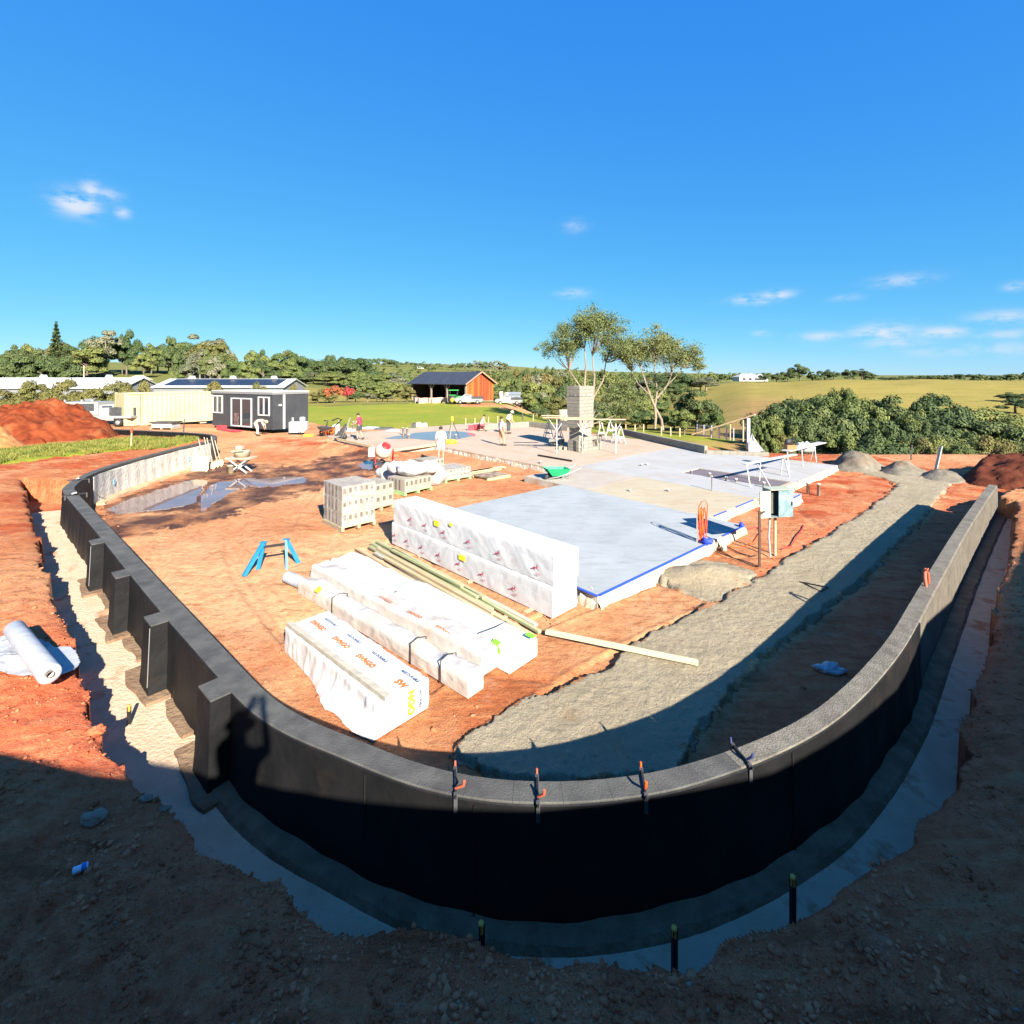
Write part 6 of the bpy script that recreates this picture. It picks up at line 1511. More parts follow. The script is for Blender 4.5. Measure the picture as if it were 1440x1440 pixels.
for (px, py, kx) in ((110, 676, 0), (109, 697, 1)):
    i = widx(px - 6, py); p = Vector(wpt(i, WTH[i] * .5, WZ)); o = thing("bar_clamp", "white-handled clamp on the wall's left bend, %s one" % ("farther", "nearer")[kx], "clamp", p, math.atan2(WTAN[i][1], WTAN[i][0]), "bar clamps gripping the wall top")
    MB().box((0, .05, .022), (.025, .55, .03)).build("bar", M_BLACK, o); MB().tube([(0, .0, .05), (.12, .06, .09)], [.03, .025], 7).build("grip", M_TW, o); MB().box((0, -.16, -.04), (.03, .03, .13)).build("fixed_jaw", M_CHAR, o); MB().box((0, .30, -.04), (.03, .03, .13)).build("sliding_jaw", M_CHAR, o)
# capped star pickets in the trench
for x, y, z0, h, lab in ((1.10, 3.33, -.1, .55, "black star picket with yellow cap at the nearest point of the trench"), (2.06, 3.60, -.1, .62, "black star picket with yellow cap at the right side of the trench"), (-.21, 3.34, -.1, .57, "yellow picket cap barely showing above the near trench lip"), (-4.72, 6.05, -.12, .25, "yellow-capped pin in the left trench")):
    o = thing("star_picket", lab, "picket", (x, y, z0), 0, "yellow capped pickets in the trench")
    mb = MB()
    for a in (0, 2.09, 4.19): mb.bar((0, 0, 0), (0, 0, h), .006, .006); mb.box((math.cos(a) * .012, math.sin(a) * .012, h / 2), (.026, .006, h), Matrix.Rotation(a, 3, 'Z'))
    mb.build("picket", M_BLACK, o); MB().lathe([(.010, h - .07), (.017, h - .06), (.016, h - .015), (.020, h - .01), (.019, h + .008), (0, h + .01)], 10).build("cap", mat("picket_cap", (.55, .30, .05), .5) if "picket_cap" not in bpy.data.materials else bpy.data.materials["picket_cap"], o)
# roll of white membrane on its unrolled sheet
M_SHEET = mat("white_membrane", (.28, .29, .31), .5, (.32, .325, .34), 3, bump=.5, bscale=6)
z = .64; a_, b__ = G(20, 884, z + .1), G(70, 948, z + .1); d = b__ - a_; L = d.length
o = thing("membrane_roll", "roll of white membrane lying on the lit soil at left", "roll", a_, math.atan2(d.y, d.x))
R = Matrix.Rotation(math.radians(90), 3, 'Y'); MB().lathe([(.028, .05), (.03, 0), (.105, -.004), (.11, .01), (.11, L - .01), (.105, L + .004), (.03, L), (.028, L - .05)], 24, (0, 0, 0), 0, R).build("roll", M_SHEET, o); MB().lathe([(.026, -.01), (.034, -.01), (.034, .03)], 14, (L, 0, 0), 0, R).build("core_tube", M_BRN, o)
poly = [(-70, 890), (-40, 880), (0, 884), (30, 887), (62, 893), (78, 898), (100, 897), (108, 903), (114, 919), (112, 925), (98, 935), (84, 944), (76, 949), (55, 938), (30, 938), (0, 935), (-40, 942), (-75, 938)]
P2 = [G2(x, y, z) for x, y in poly]
xs = np.linspace(min(p[0] for p in P2), max(p[0] for p in P2), 150); ys = np.linspace(min(p[1] for p in P2), max(p[1] for p in P2), 110); XX, YY = np.meshgrid(xs, ys, indexing='ij')
ins = inpoly(XX.ravel() + .02 * fbm(XX.ravel() * 5, YY.ravel() * 5, 2, 7), YY.ravel(), P2).reshape(XX.shape)
ZZ = ground_h(XX.ravel(), YY.ravel())[0].reshape(XX.shape); ZZ = np.maximum(ZZ, .5) + .03 + .05 * (1 - np.abs(fbm(XX * 1.6 + YY, YY * 1.6, 3, 14)) * 3).clip(0, 1) ** 2
mb = MB(); idx = -np.ones(XX.shape, int); kx = 0
for i in range(150):
    for j in range(110): idx[i, j] = kx; kx += 1
fs = [(idx[i, j], idx[i + 1, j], idx[i + 1, j + 1], idx[i, j + 1]) for i in range(149) for j in range(109) if ins[i, j] and ins[i + 1, j] and ins[i + 1, j + 1] and ins[i, j + 1]]
mb.add(np.stack([XX, YY, ZZ], -1).reshape(-1, 3), fs, 0, True); o = mb.build("membrane_sheet", M_SHEET); tag(o, "crumpled unrolled white membrane sheet under the white roll", "sheet")
o2 = o
# litter
o = thing("drink_can", "small blue and white crushed can on the shaded soil at lower left", "can", G(113, 1201, .62), .6); o.scale = (.75,) * 3; o.location.z = gh(o.location.x, o.location.y) + .035
R = Matrix.Rotation(math.radians(90), 3, 'Y'); MB().lathe([(0, -.06), (.026, -.06), (.033, -.05), (.030, 0), (.033, .05), (.026, .06), (0, .06)], 14, (0, 0, 0), 0, R).build("can", mat("can_white", (.55, .65, .75), .35), o); MB().lathe([(.0335, .01), (.0345, .045), (.0335, .05)], 14, (0, 0, 0), 0, R).build("can_band", mat("can_blue", (.02, .16, .5), .35), o)
o = lump("plastic_scrap", "crumpled pale plastic scrap on the shaded soil inside the right wall", "litter", G(1168, 945, GZ), .16, 40, M_SHEET, sq=(1.3, .8, .35), part="scrap")
for k_, (px, py, lab) in enumerate(((131, 1134, "flat grey stone in the shade beside the left trench"), (232, 1112, "pale stone on the lit lip of the left trench, right of two"), (206, 1100, "pale stone on the lit lip of the left trench, left of two"), (135, 1008, "orange clod perched on the left trench lip"))):
    q = G(px, py, .6); q.z = gh(q.x, q.y)
    lump("stone", lab, "stone", q, (.07, .035, .04, .07)[k_], 50 + k_, M_STONE if k_ < 3 else M_CLOD, sq=(1.4, 1, .5), part="stone")
# survey stakes
for px, py, z_, h, m_, lab in ((184, 631, .6, .9, M_ORC, "thin stake with coral top on the grass strip"), (258, 612, .5, 1.0, M_CHAR, "thin dark stake before the container"), (1315, 662, GZ, 1.15, M_TW, "tall leaning white stake between the grey mounds"), (1281, 647, GZ, .8, M_CHAR, "thin dark stake behind the grey mounds")):
    o = thing("survey_stake", lab, "stake", G(px, py, z_)); MB().bar((0, 0, -.1), (.05 if px < 1300 else .28, 0, h), .05 if px < 1300 else .14, .04).build("stake", m_ if px != 184 else M_PINE, o)
    if px == 184: MB().box((.045, 0, h), (.07, .06, .25)).build("painted_top", M_CORAL, o)
# ================================================================ heaps
def mound(name, label, cat, foot, peaks, m, seed, zb=None, rough=.12, n=72, group=None, sh=1.6):
    P2 = [(v.x, v.y) for v in foot]; xs = np.linspace(min(p[0] for p in P2), max(p[0] for p in P2), n); ys = np.linspace(min(p[1] for p in P2), max(p[1] for p in P2), n)
    XX, YY = np.meshgrid(xs, ys, indexing='ij'); X1, Y1 = XX.ravel(), YY.ravel()
    g0 = ground_h(X1, Y1)[0]; h = np.zeros(X1.shape)
    ins = inpoly(X1, Y1, P2); dd = polydist(X1, Y1, P2 + [P2[0]])
    for (px_, py_, hh, r) in peaks: h = np.maximum(h, hh * np.minimum(1, 1.12 * np.clip(1 - np.hypot(X1 - px_ + .25 * r * fbm(X1 * .9, Y1 * .9, 3, seed + 40), Y1 - py_ + .25 * r * fbm(X1 * .9, Y1 * .9, 3, seed + 50)) / r, 0, 1)) ** (1 / sh))
    h = h * sstep(0, .8, dd) * ins; h = h * (1 + rough * fbm(X1 * 1.1, Y1 * 1.1, 5, seed, .6)) + (.05 + .25 * rough) * fbm(X1 * 2.6, Y1 * 2.6, 5, seed + 3, .65) * sstep(.03, .3, h)
    Z = np.where(h > .02, g0 + h, g0 - .15)
    c = Vector((sum(p[0] for p in P2) / len(P2), sum(p[1] for p in P2) / len(P2), 0)); c.z = float(g0.mean())
    o = thing(name, label, cat, c, 0, group); idx = np.arange(n * n).reshape(n, n)
    fs = [(idx[i, j], idx[i + 1, j], idx[i + 1, j + 1], idx[i, j + 1]) for i in range(n - 1) for j in range(n - 1) if max(h[idx[i, j]], h[idx[i + 1, j]], h[idx[i + 1, j + 1]], h[idx[i, j + 1]]) > .02]
    mb = MB(); mb.add(np.stack([X1 - c.x, Y1 - c.y, Z - c.z], 1), fs, 0, True); me = mb.mesh("heap", m); link_mesh("heap", me, o)
    return o
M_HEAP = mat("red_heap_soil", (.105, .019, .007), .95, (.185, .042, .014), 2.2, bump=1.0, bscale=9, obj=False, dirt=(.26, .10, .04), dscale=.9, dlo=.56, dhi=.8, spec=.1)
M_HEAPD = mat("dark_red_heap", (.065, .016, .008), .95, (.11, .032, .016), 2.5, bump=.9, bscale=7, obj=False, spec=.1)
M_GRAV = mat("grey_gravel", (.125, .108, .08), .95, (.18, .158, .12), 3, bump=.9, bscale=12, obj=False, dirt=(.11, .06, .035), dscale=.9, spec=.1)
def ring(px0, px1, Y0, Y1, n=14):
    cx, cy = (px0 + px1) / 2, (Y0 + Y1) / 2; L = []
    for k_ in range(n):
        a = k_ / n * 6.283; Yd = cy + (Y1 - Y0) / 2 * math.sin(a) * (1 + .06 * math.sin(3 * a)); px = cx + (px1 - px0) / 2 * math.cos(a)
        L.append(Vector(((px - CX) / F * Yd, Yd, 0)))
    return L
def pk(px, Yd, h, r): return ((px - CX) / F * Yd, Yd, h, r)
mound("soil_heap", "big bright red soil heap on the far left behind the grass strip", "soil heap", ring(-110, 172, 25.5, 34.5), [pk(55, 30, 1.95, 5.2), pk(0, 30, 1.75, 5.0), pk(105, 30, 1.25, 4.2), pk(-60, 30, 1.6, 5)], M_HEAP, 3, rough=.30, n=130)
mound("soil_heap", "low orange clod heap at the left photo edge before the red heap", "soil heap", ring(-70, 42, 23.8, 27.4), [pk(0, 25.5, .75, 1.8), pk(-40, 25.5, .8, 2), pk(22, 25.8, .45, 1.2)], mat("orange_clods", (.27, .10, .03), .95, (.34, .15, .05), 3, bump=.9, bscale=5, obj=False), 9, rough=.6)
mound("soil_heap", "small orange clay heap beside the grey ute tray", "soil heap", ring(104, 134, 33.2, 35.5), [pk(118, 34.3, .95, 1.3)], bpy.data.materials["orange_clods"], 13, rough=.4, n=40)
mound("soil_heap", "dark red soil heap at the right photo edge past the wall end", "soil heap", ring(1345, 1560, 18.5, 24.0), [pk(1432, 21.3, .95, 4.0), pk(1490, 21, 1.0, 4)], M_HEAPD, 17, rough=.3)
mound("gravel_heap", "tall grey gravel heap behind the slab's far right corner", "gravel heap", ring(1160, 1250, 21.5, 26.5), [pk(1205, 24, .72, 2.0), pk(1182, 24, .34, 1.7), pk(1228, 23.3, .32, 1.8)], M_GRAV, 21, n=50, group="grey gravel heaps by the right field", sh=1.15, rough=.3)
mound("gravel_heap", "pointed grey gravel heap left of the white stake", "gravel heap", ring(1232, 1312, 20.8, 24.7), [pk(1266, 22.7, .46, 1.6), pk(1290, 22.3, .28, 1.5)], M_GRAV, 25, n=50, group="grey gravel heaps by the right field", sh=1.15, rough=.3)
mound("gravel_heap", "low spread grey gravel heap under the white stake", "gravel heap", ring(1284, 1378, 19.6, 23.4), [pk(1318, 21.5, .30, 1.6), pk(1346, 21, .22, 1.6)], M_GRAV, 29, n=50, group="grey gravel heaps by the right field", sh=1.15, rough=.3)
# ================================================================ container
M_CONT = mat("container_cream", (.38, .335, .17), .6, (.42, .37, .20), 1.5, dirt=(.34, .27, .13), dscale=.5); M_CONTD = mat("container_pale", (.34, .31, .21), .6)
def rectthing(name, label, cat, nearL, nearR, z, group=None):
    """origin at nearL, +x to nearR, +y away from the viewer"""
    a, b_ = Vector((*nearL, 0)), Vector((*nearR, 0)); d = b_ - a
    return thing(name, label, cat, (a.x, a.y, z), math.atan2(d.y, d.x), group), d.length
cL, cR = (-29.4, 37.2), (-25.75, 41.9)
co, L = rectthing("shipping_container", "cream corrugated shipping container left of the grey office", "container", cL, cR, .36)
W_, H_ = 2.44, 2.5
mb = MB(); n = 60
for y, sg in ((0, 1), (W_, -1)):
    vs = []; 
    for i in range(n + 1):
        x = 1.05 + (L - 1.2) * i / n if y == 0 else .1 + (L - .2) * i / n
        dy = .035 * sg if (i // 2) % 2 else 0
        vs += [(x, y + dy + .01 * sg, .14), (x, y + dy + .01 * sg, H_ - .12)]
    mb.add(vs, [(2 * i, 2 * i + 2, 2 * i + 3, 2 * i + 1) for i in range(n)])
mb.box((L / 2, W_ / 2, H_ - .06), (L - .05, W_ - .05, .08)); mb.box((L / 2, W_ / 2, .07), (L - .05, W_ - .05, .10))
mb.box((.02, W_ / 2, H_ / 2), (.04, W_ - .2, H_ - .2)); mb.box((L - .02, W_ / 2, H_ / 2), (.04, W_ - .2, H_ - .2))
mb.build("body", M_CONT, co)
for x in (.07, L - .07):
    for y in (.07, W_ - .07): MB().box((x, y, H_ / 2), (.16, .16, H_)).build("corner_post", M_CONT, co)
for z in (.07, H_ - .05): MB().box((L / 2, .05, z), (L - .3, .13, .15)).build("side_rail", M_CONT, co)
dr = MB().box((.58, .03, H_ / 2), (.86, .05, H_ - .34)).build("side_door", M_CONT, co)
for x in (.36, .60, .82): MB().tube([(x, -.01, .25), (x, -.01, H_ - .25)], .018, 6).build("lock_bar", M_CONTD, dr)
for z in (.6, 1.25, 1.9): MB().box((.58, -.012, z), (.7, .015, .025)).build("hinge_rail", M_CONTD, dr)
MB().box((L + .32, .3, H_ / 2 - .12), (.52, .6, H_ - .35)).build("end_locker", M_CONTD, co)
MB().box((1.25, .4, -.10), (.5, .7, .2)).build("support_block", M_GREYW, co); MB().box((L - .5, .5, -.10), (.5, .7, .2)).build("support_block", M_GREYW, co); MB().box((.3, 2, -.10), (.5, .5, .2)).build("support_block", M_GREYW, co)
# pallet of wrapped goods before the container
o = thing("supply_pallet", "black-topped pallet of goods before the container", "pallet", (-26.2, 36.0, gh(-26.2, 36.0)), -.05)
pallet_parts(o, 1.7, 1.0); MB().box((.85, 0, .30), (1.5, .9, .32)).build("wrapped_goods", M_SHEET, o); MB().box((.85, 0, .50), (1.75, 1.05, .09)).build("dark_lid", M_CHAR, o)
# ================================================================ site office
M_OFF = mat("office_grey", (.030, .032, .035), .6, (.038, .04, .043), 2); M_OFFT = mat("office_trim", (.16, .16, .16), .6); M_WHITE = mat("white_frame", (.42, .42, .40), .5); M_GLASS = mat("dark_glass", (.03, .035, .04), .05, spec=.8); M_CURT = mat("dark_red_curtain", (.05, .02, .02), .8, (.16, .10, .09), 6)
oL, oC = (-23.5, 38.5), (-17.15, 35.15)
of, L = rectthing("site_office", "dark grey portable site office with white sliding door and windows", "site office", oL, oC, .30)
W_, H_ = 3.05, 2.66
MB().box((L / 2, W_ / 2, H_ / 2), (L, W_, H_)).build("wall", M_OFF, of)
rf = MB(); rf.box((L / 2, W_ / 2, H_ + .05), (L + .12, W_ + .12, .06)); rf.build("roof", M_WHITE, of)
MB().box((L / 2, -.03, H_ - .07), (L + .1, .05, .15)).build("fascia", M_OFFT, of); MB().box((L + .03, W_ / 2, H_ - .07), (.05, W_ + .1, .15)).build("fascia", M_OFFT, of)
def xfront(px):                      # where a photo column meets the front wall
    c, s_ = math.cos(of.rotation_euler.z), math.sin(of.rotation_euler.z); k_ = (px - CX) / F
    return (k_ * oL[1] - oL[0]) / (c - k_ * s_)
def window(o, x0, x1, z0, z1, n=2, y=0, door=False):
    fr = MB(); w = .09
    for a, b_, c, d in ((x0, x1, z0, z0 + w), (x0, x1, z1 - w, z1)): fr.box(((a + b_) / 2, y - .02, (c + d) / 2), (b_ - a, .09, d - c))
    xs = [x0 + w / 2] + [x0 + (x1 - x0) * k_ / n for k_ in range(1, n)] + [x1 - w / 2]
    for x in xs: fr.box((x, y - .022, (z0 + z1) / 2), (w, .09, z1 - z0 - 2 * w))
    f = fr.build("sliding_door" if door else "window", M_WHITE, o)
    for k_ in range(n): MB().box(((xs[k_] + xs[k_ + 1]) / 2, y - .008, (z0 + z1) / 2), (xs[k_ + 1] - xs[k_] - w, .02, z1 - z0 - 2 * w)).build("pane", M_GLASS, f)
    return f
window(of, xfront(299.5), xfront(313.5), .98, 2.36); window(of, xfront(363.5), xfront(379.5), .98, 2.36); d_ = window(of, xfront(325.5), xfront(354.5), .06, 2.22, door=True)
MB().box((xfront(333), -.03, .62), (.5, .03, .9)).build("red_curtain", M_CURT, d_)
MB().box((L + .05, .9, 1.25), (.10, .12, 2.5)).build("down_pipe", M_WHITE, of); MB().box((L + .07, .55, 1.75), (.12, .16, .14)).build("wall_light", M_WHITE, of)
o = thing("red_box", "red box and tray on the ground at the office door", "box", (-21.6, 36.5, gh(-21.6, 36.5)), of.rotation_euler.z); MB().box((0, 0, .18), (.62, .4, .36)).build("box", mat("red_plastic", (.42, .04, .05), .5), o); MB().box((1.25, 0, .04), (1.5, .6, .08)).build("tray", bpy.data.materials["red_plastic"], o)
# clutter by the office corner
o = thing("site_pump", "white pump unit with hoses on a stand at the office corner", "pump", (-15.3, 35.2, gh(-15.3, 35.2)), .2)
MB().box((0, 0, .55), (1.2, .5, .75)).build("housing", M_WHITE, o); MB().lathe([(0, 0), (.2, 0), (.2, .28), (.14, .34), (0, .34)], 14, (.25, 0, .92)).build("tank", M_WHITE, o); MB().lathe([(0, 0), (.08, 0), (.06, .3), (0, .3)], 10, (-.4, 0, .92)).build("valve", M_WHITE, o)
for x in (-.5, .5): MB().box((x, 0, .09), (.08, .45, .18)).build("leg", M_CHAR, o)
o = thing("plate_compactor", "orange and yellow plate compactor beside the white pump", "compactor", (-14.2, 34.2, gh(-14.2, 34.2)), .4)
MB().box((0, 0, .08), (.6, .45, .12)).build("base_plate", M_YEL, o); MB().box((0, 0, .30), (.42, .34, .30)).build("engine", M_CORAL, o); MB().tube([(-.2, -.15, .2), (-.55, -.15, .9), (-.55, .15, .9), (-.2, .15, .2)], .022, 6).build("handle", M_ORC, o)
o = thing("mini_lift", "orange machine with black arms behind the parked barrow", "machine", (-12.9, 34.6, .0), 0)
MB().box((0, 0, .35), (.7, .5, .4)).build("body", bpy.data.materials["orange_paint"], o); MB().tube([(-.2, 0, .5), (-.1, 0, 1.0), (-.35, 0, 1.02)], .05, 6).build("mast", M_BLACK, o); MB().tube([(.3, 0, .5), (.9, 0, 1.1), (.6, 0, 1.18), (.2, 0, 1.0)], .045, 6).build("boom", M_BLACK, o)
for s_ in (-1, 1): MB().lathe([(0, -.05), (.15, -.05), (.15, .05), (0, .05)], 12, (s_ * .2, .25, .15), 0, Matrix.Rotation(math.radians(90), 3, 'X')).build("wheel", M_BLACK, o)
rr = random.Random(8)
for k_, (px, py, w, h, m_, lab) in enumerate(((467, 610, .7, .32, M_TW, "white crate by the orange machine"), (473, 607, .5, .5, M_MIXY, "cream box behind the white crate"), (520, 603, 1.5, .12, M_SHEET, "flat white sheet stack behind the red-shirted man"), (540, 604, 1.6, .10, M_CHAR, "dark flat bundle on the far slab edge"), (553, 607, .9, .14, M_TW, "white flat pack at the left of the puddle"), (491, 607, .9, .2, M_TW, "white packs left of the barrow man"),
                                          (588, 600, .5, .3, M_MIXY, "pale rubble lump at the lawn edge"), (597, 600, .4, .25, M_TW, "white rubble lump at the lawn edge"), (582, 601, .35, .3, M_CHAR, "dark rubble lump at the lawn edge"))):
    q = G(px, py, .03); o = thing("site_bundle", lab, "bundle", q, rr.uniform(-.2, .2)); mb = MB(); mb.box((0, 0, h / 2), (w, .5, h), taper=.9); mb.box((w * .1, .02, h + .03), (w * .6, .35, .06)); mb.build("bundle", m_, o)
# formwork edge boards on the left slab
for k_, (p0, p1, lab) in enumerate(((G(474, 617.5, .03), G(524, 629, .03), "form board along the slab's far left edge"), (G(552, 634, .03), G(618, 625, .03), "form board along the slab edge behind the mixer"))):
    o = thing("form_board", lab, "board", p0); MB().bar((0, 0, .02), p1 - p0 + Vector((0, 0, .02)), .09, .12).build("board", M_PINE, o)
o = thing("yellow_bag", "crumpled yellow bag on the slab right of the man in white", "bag", G(634, 624, 0)); mb = MB().ball((0, 0, .12), .3, n=12, sq=(1.3, .8, .5), rough=.2, seed=3); mb.build("bag", M_YEL, o)
o = thing("red_bucket", "red bucket and tool bag beside the kneeling man", "bucket", G(671, 605, 0)); MB().lathe([(0, 0), (.25, 0), (.3, .42), (.27, .42), (.22, .05), (0, .05)], 14).build("bucket", bpy.data.materials["red_plastic"], o); MB().box((-.45, 0, .18), (.55, .4, .36), taper=.8).build("tool_bag", bpy.data.materials["red_plastic"], o)
# ================================================================ long sheds
M_ROOFW = mat("white_roof", (.42, .42, .405), .5, (.46, .46, .44), .4); M_SHWALL = mat("shed_wall", (.15, .155, .15), .7, (.18, .18, .175), .5); M_SOLAR = mat("solar_panel", (.016, .019, .026), .35, (.022, .026, .036), .6)
def shed(label, pxL, pxR, Yd, ridge_py, eave_py, depth, roof, solar=False):
    x0, x1 = (pxL - CX) / F * Yd, (pxR - CX) / F * Yd; zb = min(gh(x0, Yd), gh(x1, Yd)) - .2; L = x1 - x0
    zr = CH - (ridge_py - HY) / F * (Yd + depth / 2) - zb; ze = CH - (eave_py - HY) / F * Yd - zb
    o = thing("farm_shed", label, "shed", (x0, Yd, zb)); D = depth
    mb = MB(); mb.add([(0, 0, 0), (L, 0, 0), (L, D, 0), (0, D, 0), (0, 0, ze), (L, 0, ze), (L, D, ze), (0, D, ze), (0, D / 2, zr - .05), (L, D / 2, zr - .05)], [(0, 1, 5, 4), (2, 3, 7, 6), (1, 2, 6, 9, 5), (3, 0, 4, 8, 7)]); mb.build("wall", M_SHWALL, o)
    e = .35; sl = (zr - ze) / (D / 2); mb = MB()
    for sgn in (0, 1):
        y0, y1 = (-e, D / 2) if sgn == 0 else (D + e, D / 2)
        a, b_ = ze - e * sl, zr
        mb.add([(-e, y0, a), (L + e, y0, a), (L + e, y1, b_), (-e, y1, b_), (-e, y0, a - .12), (L + e, y0, a - .12), (L + e, y1, b_ - .12), (-e, y1, b_ - .12)], [(0, 1, 2, 3), (4, 7, 6, 5), (0, 4, 5, 1), (1, 5, 6, 2), (0, 3, 7, 4)])
    r = mb.build("roof", roof, o)
    n = max(3, int(L / 9))
    for k_ in range(n): MB().box(((k_ + .5) * L / n, D / 2, zr + .25), (.9, .8, .5), taper=.7).build("ridge_vent", M_ROOFW, r)
    for k_ in range(int(L / 4.5)): MB().box((2.2 + k_ * 4.5, -.02, ze * .5), (2.6, .06, ze * .35)).build("wall_opening", M_OFFT, o)
    if solar:
        for k_ in range(int((L - 2) / 1.1)):
            x = 1.2 + k_ * 1.1; y0, y1 = .5, D / 2 - .4
            MB().add([(x, y0, ze + y0 * sl + .06), (x + 1.04, y0, ze + y0 * sl + .06), (x + 1.04, y1, ze + y1 * sl + .06), (x, y1, ze + y1 * sl + .06)], [(0, 1, 2, 3)]).build("solar_panel", M_SOLAR, r)
    return o
shed("long white-roofed farm shed at the left behind the bushes", -120, 172, 84, 531, 544.5, 9, M_ROOFW)
shed("long farm shed with dark solar panels on its roof behind the office", 216, 398, 84, 532.5, 543.5, 9, M_ROOFW, True)
# ================================================================ timber barn
M_BOARD = mat("barn_board", (.22, .045, .010), .75, (.30, .075, .016), 2, stretch=(3, 3, .4), rand=.2); M_BROOF = mat("barn_roof", (.030, .032, .040), .5, (.040, .042, .052), .8); M_BDARK = mat("barn_inside", (.05, .032, .025), .9); M_BTRIM = mat("barn_trim", (.42, .20, .13), .7); M_POST = mat("barn_post", (.22, .17, .13), .8)
bc = Vector((-8.3, 88, 0)); d1 = Vector((-.785, .62, 0)); d2 = Vector((.62, .785, 0)); LB, WB = 14.8, 7.6
zb = gh(bc.x, bc.y) - .1
ba = thing("timber_barn", "orange timber barn with dark grey gable roof and open front bays", "barn", (bc.x, bc.y, zb), math.atan2(d2.y, d2.x))   # x along the gable, y along the long front
he, hr = 3.55, 5.55
nb_ = 24
for k_ in range(nb_):
    x0, x1 = WB * k_ / nb_ + .01, WB * (k_ + 1) / nb_ - .01
    za, zc = he + (hr - he) * (1 - abs(x0 - WB / 2) / (WB / 2)), he + (hr - he) * (1 - abs(x1 - WB / 2) / (WB / 2)); off = .012 * (k_ % 2)
    MB().add([(x0, -off, .25), (x1, -off, .25), (x1, .06, .25), (x0, .06, .25), (x0, -off, za - .1), (x1, -off, zc - .1), (x1, .06, zc - .1), (x0, .06, za - .1)], [(3, 2, 1, 0), (4, 5, 6, 7), (0, 1, 5, 4), (1, 2, 6, 5), (2, 3, 7, 6), (3, 0, 4, 7)]).build("wall_board", M_BOARD, ba)
mb = MB(); mb.box((WB / 2, .08, .12), (WB, .1, .24)); mb.build("base_rail", M_POST, ba)
mb = MB(); mb.box((WB - .1, LB / 2, he / 2), (.1, LB - .3, he)); mb.box((WB / 2, LB - .1, he / 2), (WB - .3, .1, he)); mb.box((WB / 2, LB / 2, .02), (WB - .4, LB - .4, .04)); mb.box((.62, .22, he / 2), (1.0, .1, he - .3)); mb.build("wall", M_BDARK, ba)
for y in (.1, LB * .33, LB * .62, LB - .1): MB().box((.12, y, he / 2), (.26, .26, he)).build("post", M_POST, ba)
for y in (LB * .33, LB * .62):
    for s_ in (-1, 1): MB().bar((.12, y, he * .6), (.12, y + s_ * .9, he - .15), .14, .14).build("brace", M_POST, ba)
MB().box((.12, LB / 2, he - .12), (.2, LB, .24)).build("beam", M_POST, ba)
e = .55; sl = (hr - he) / (WB / 2); mb = MB()
for (x0, x1) in ((-e, WB / 2), (WB + e, WB / 2)):
    mb.add([(x0, -e, he - e * sl + .12), (x1, -e, hr + .12), (x1, LB + e, hr + .12), (x0, LB + e, he - e * sl + .12), (x0, -e, he - e * sl), (x1, -e, hr), (x1, LB + e, hr), (x0, LB + e, he - e * sl)], [(0, 1, 2, 3), (4, 7, 6, 5), (0, 4, 5, 1), (0, 3, 7, 4), (2, 6, 7, 3)])
    MB().bar((x0, -e - .03, he - e * sl + .06), (x1, -e - .03, hr + .06), .06, .22).build("barge_board", M_BTRIM, ba)
mb.build("roof", M_BROOF, ba)
# things round the barn
M_TRG = mat("tractor_green", (.02, .24, .035), .4); M_TRY = mat("tractor_yellow", (.55, .42, .03), .5); M_CAR = mat("white_car_paint", (.25, .25, .235), .35)
def wheel(o, c, r, w, rim, axis='Y'):
    R = Matrix.Rotation(math.radians(90), 3, 'X')
    wh = MB().lathe([(r * .55, -w / 2), (r * .92, -w / 2), (r, -w * .3), (r, w * .3), (r * .92, w / 2), (r * .55, w / 2)], 18, c, 0, R).build("wheel", M_BLACK, o)
    MB().lathe([(0, -w * .35), (r * .56, -w * .4), (r * .56, w * .4), (0, w * .35)], 14, c, 0, R).build("rim", rim, wh)
def gp(px, py, Yd): 
    x = (px - CX) / F * Yd; return Vector((x, Yd, gh(x, Yd)))
o = thing("tractor", "green tractor with yellow wheel parked before the barn", "tractor", gp(641, 566, 84), .2)
MB().box((1.0, 0, 1.0), (1.6, .75, .65), taper=.85).build("bonnet", M_TRG, o); MB().box((-.35, 0, .95), (1.3, .9, .6)).build("body", M_TRG, o); MB().box((-.4, 0, 2.35), (1.7, 1.5, .12)).build("canopy", M_TRG, o)
for x in (-1.0, .25):
    for y in (-.6, .6): MB().box((x, y, 1.75), (.07, .07, 1.1)).build("canopy_post", M_BLACK, o)
for y in (-.75, .75): wheel(o, (-.6, y, .7), .7, .4, M_TRY); wheel(o, (1.4, y * .9, .42), .42, .28, M_TRY); MB().box((-.6, y * .95, 1.5), (1.2, .4, .08)).build("mudguard", M_TRG, o)
MB().bar((1.9, -.3, .9), (2.7, -.3, .35), .1, .1).build("loader_arm", M_TRG, o); MB().bar((1.9, .3, .9), (2.7, .3, .35), .1, .1).build("loader_arm", M_TRG, o); MB().box((2.9, 0, .35), (.5, 1.6, .5), taper=.8).build("bucket", M_TRG, o)
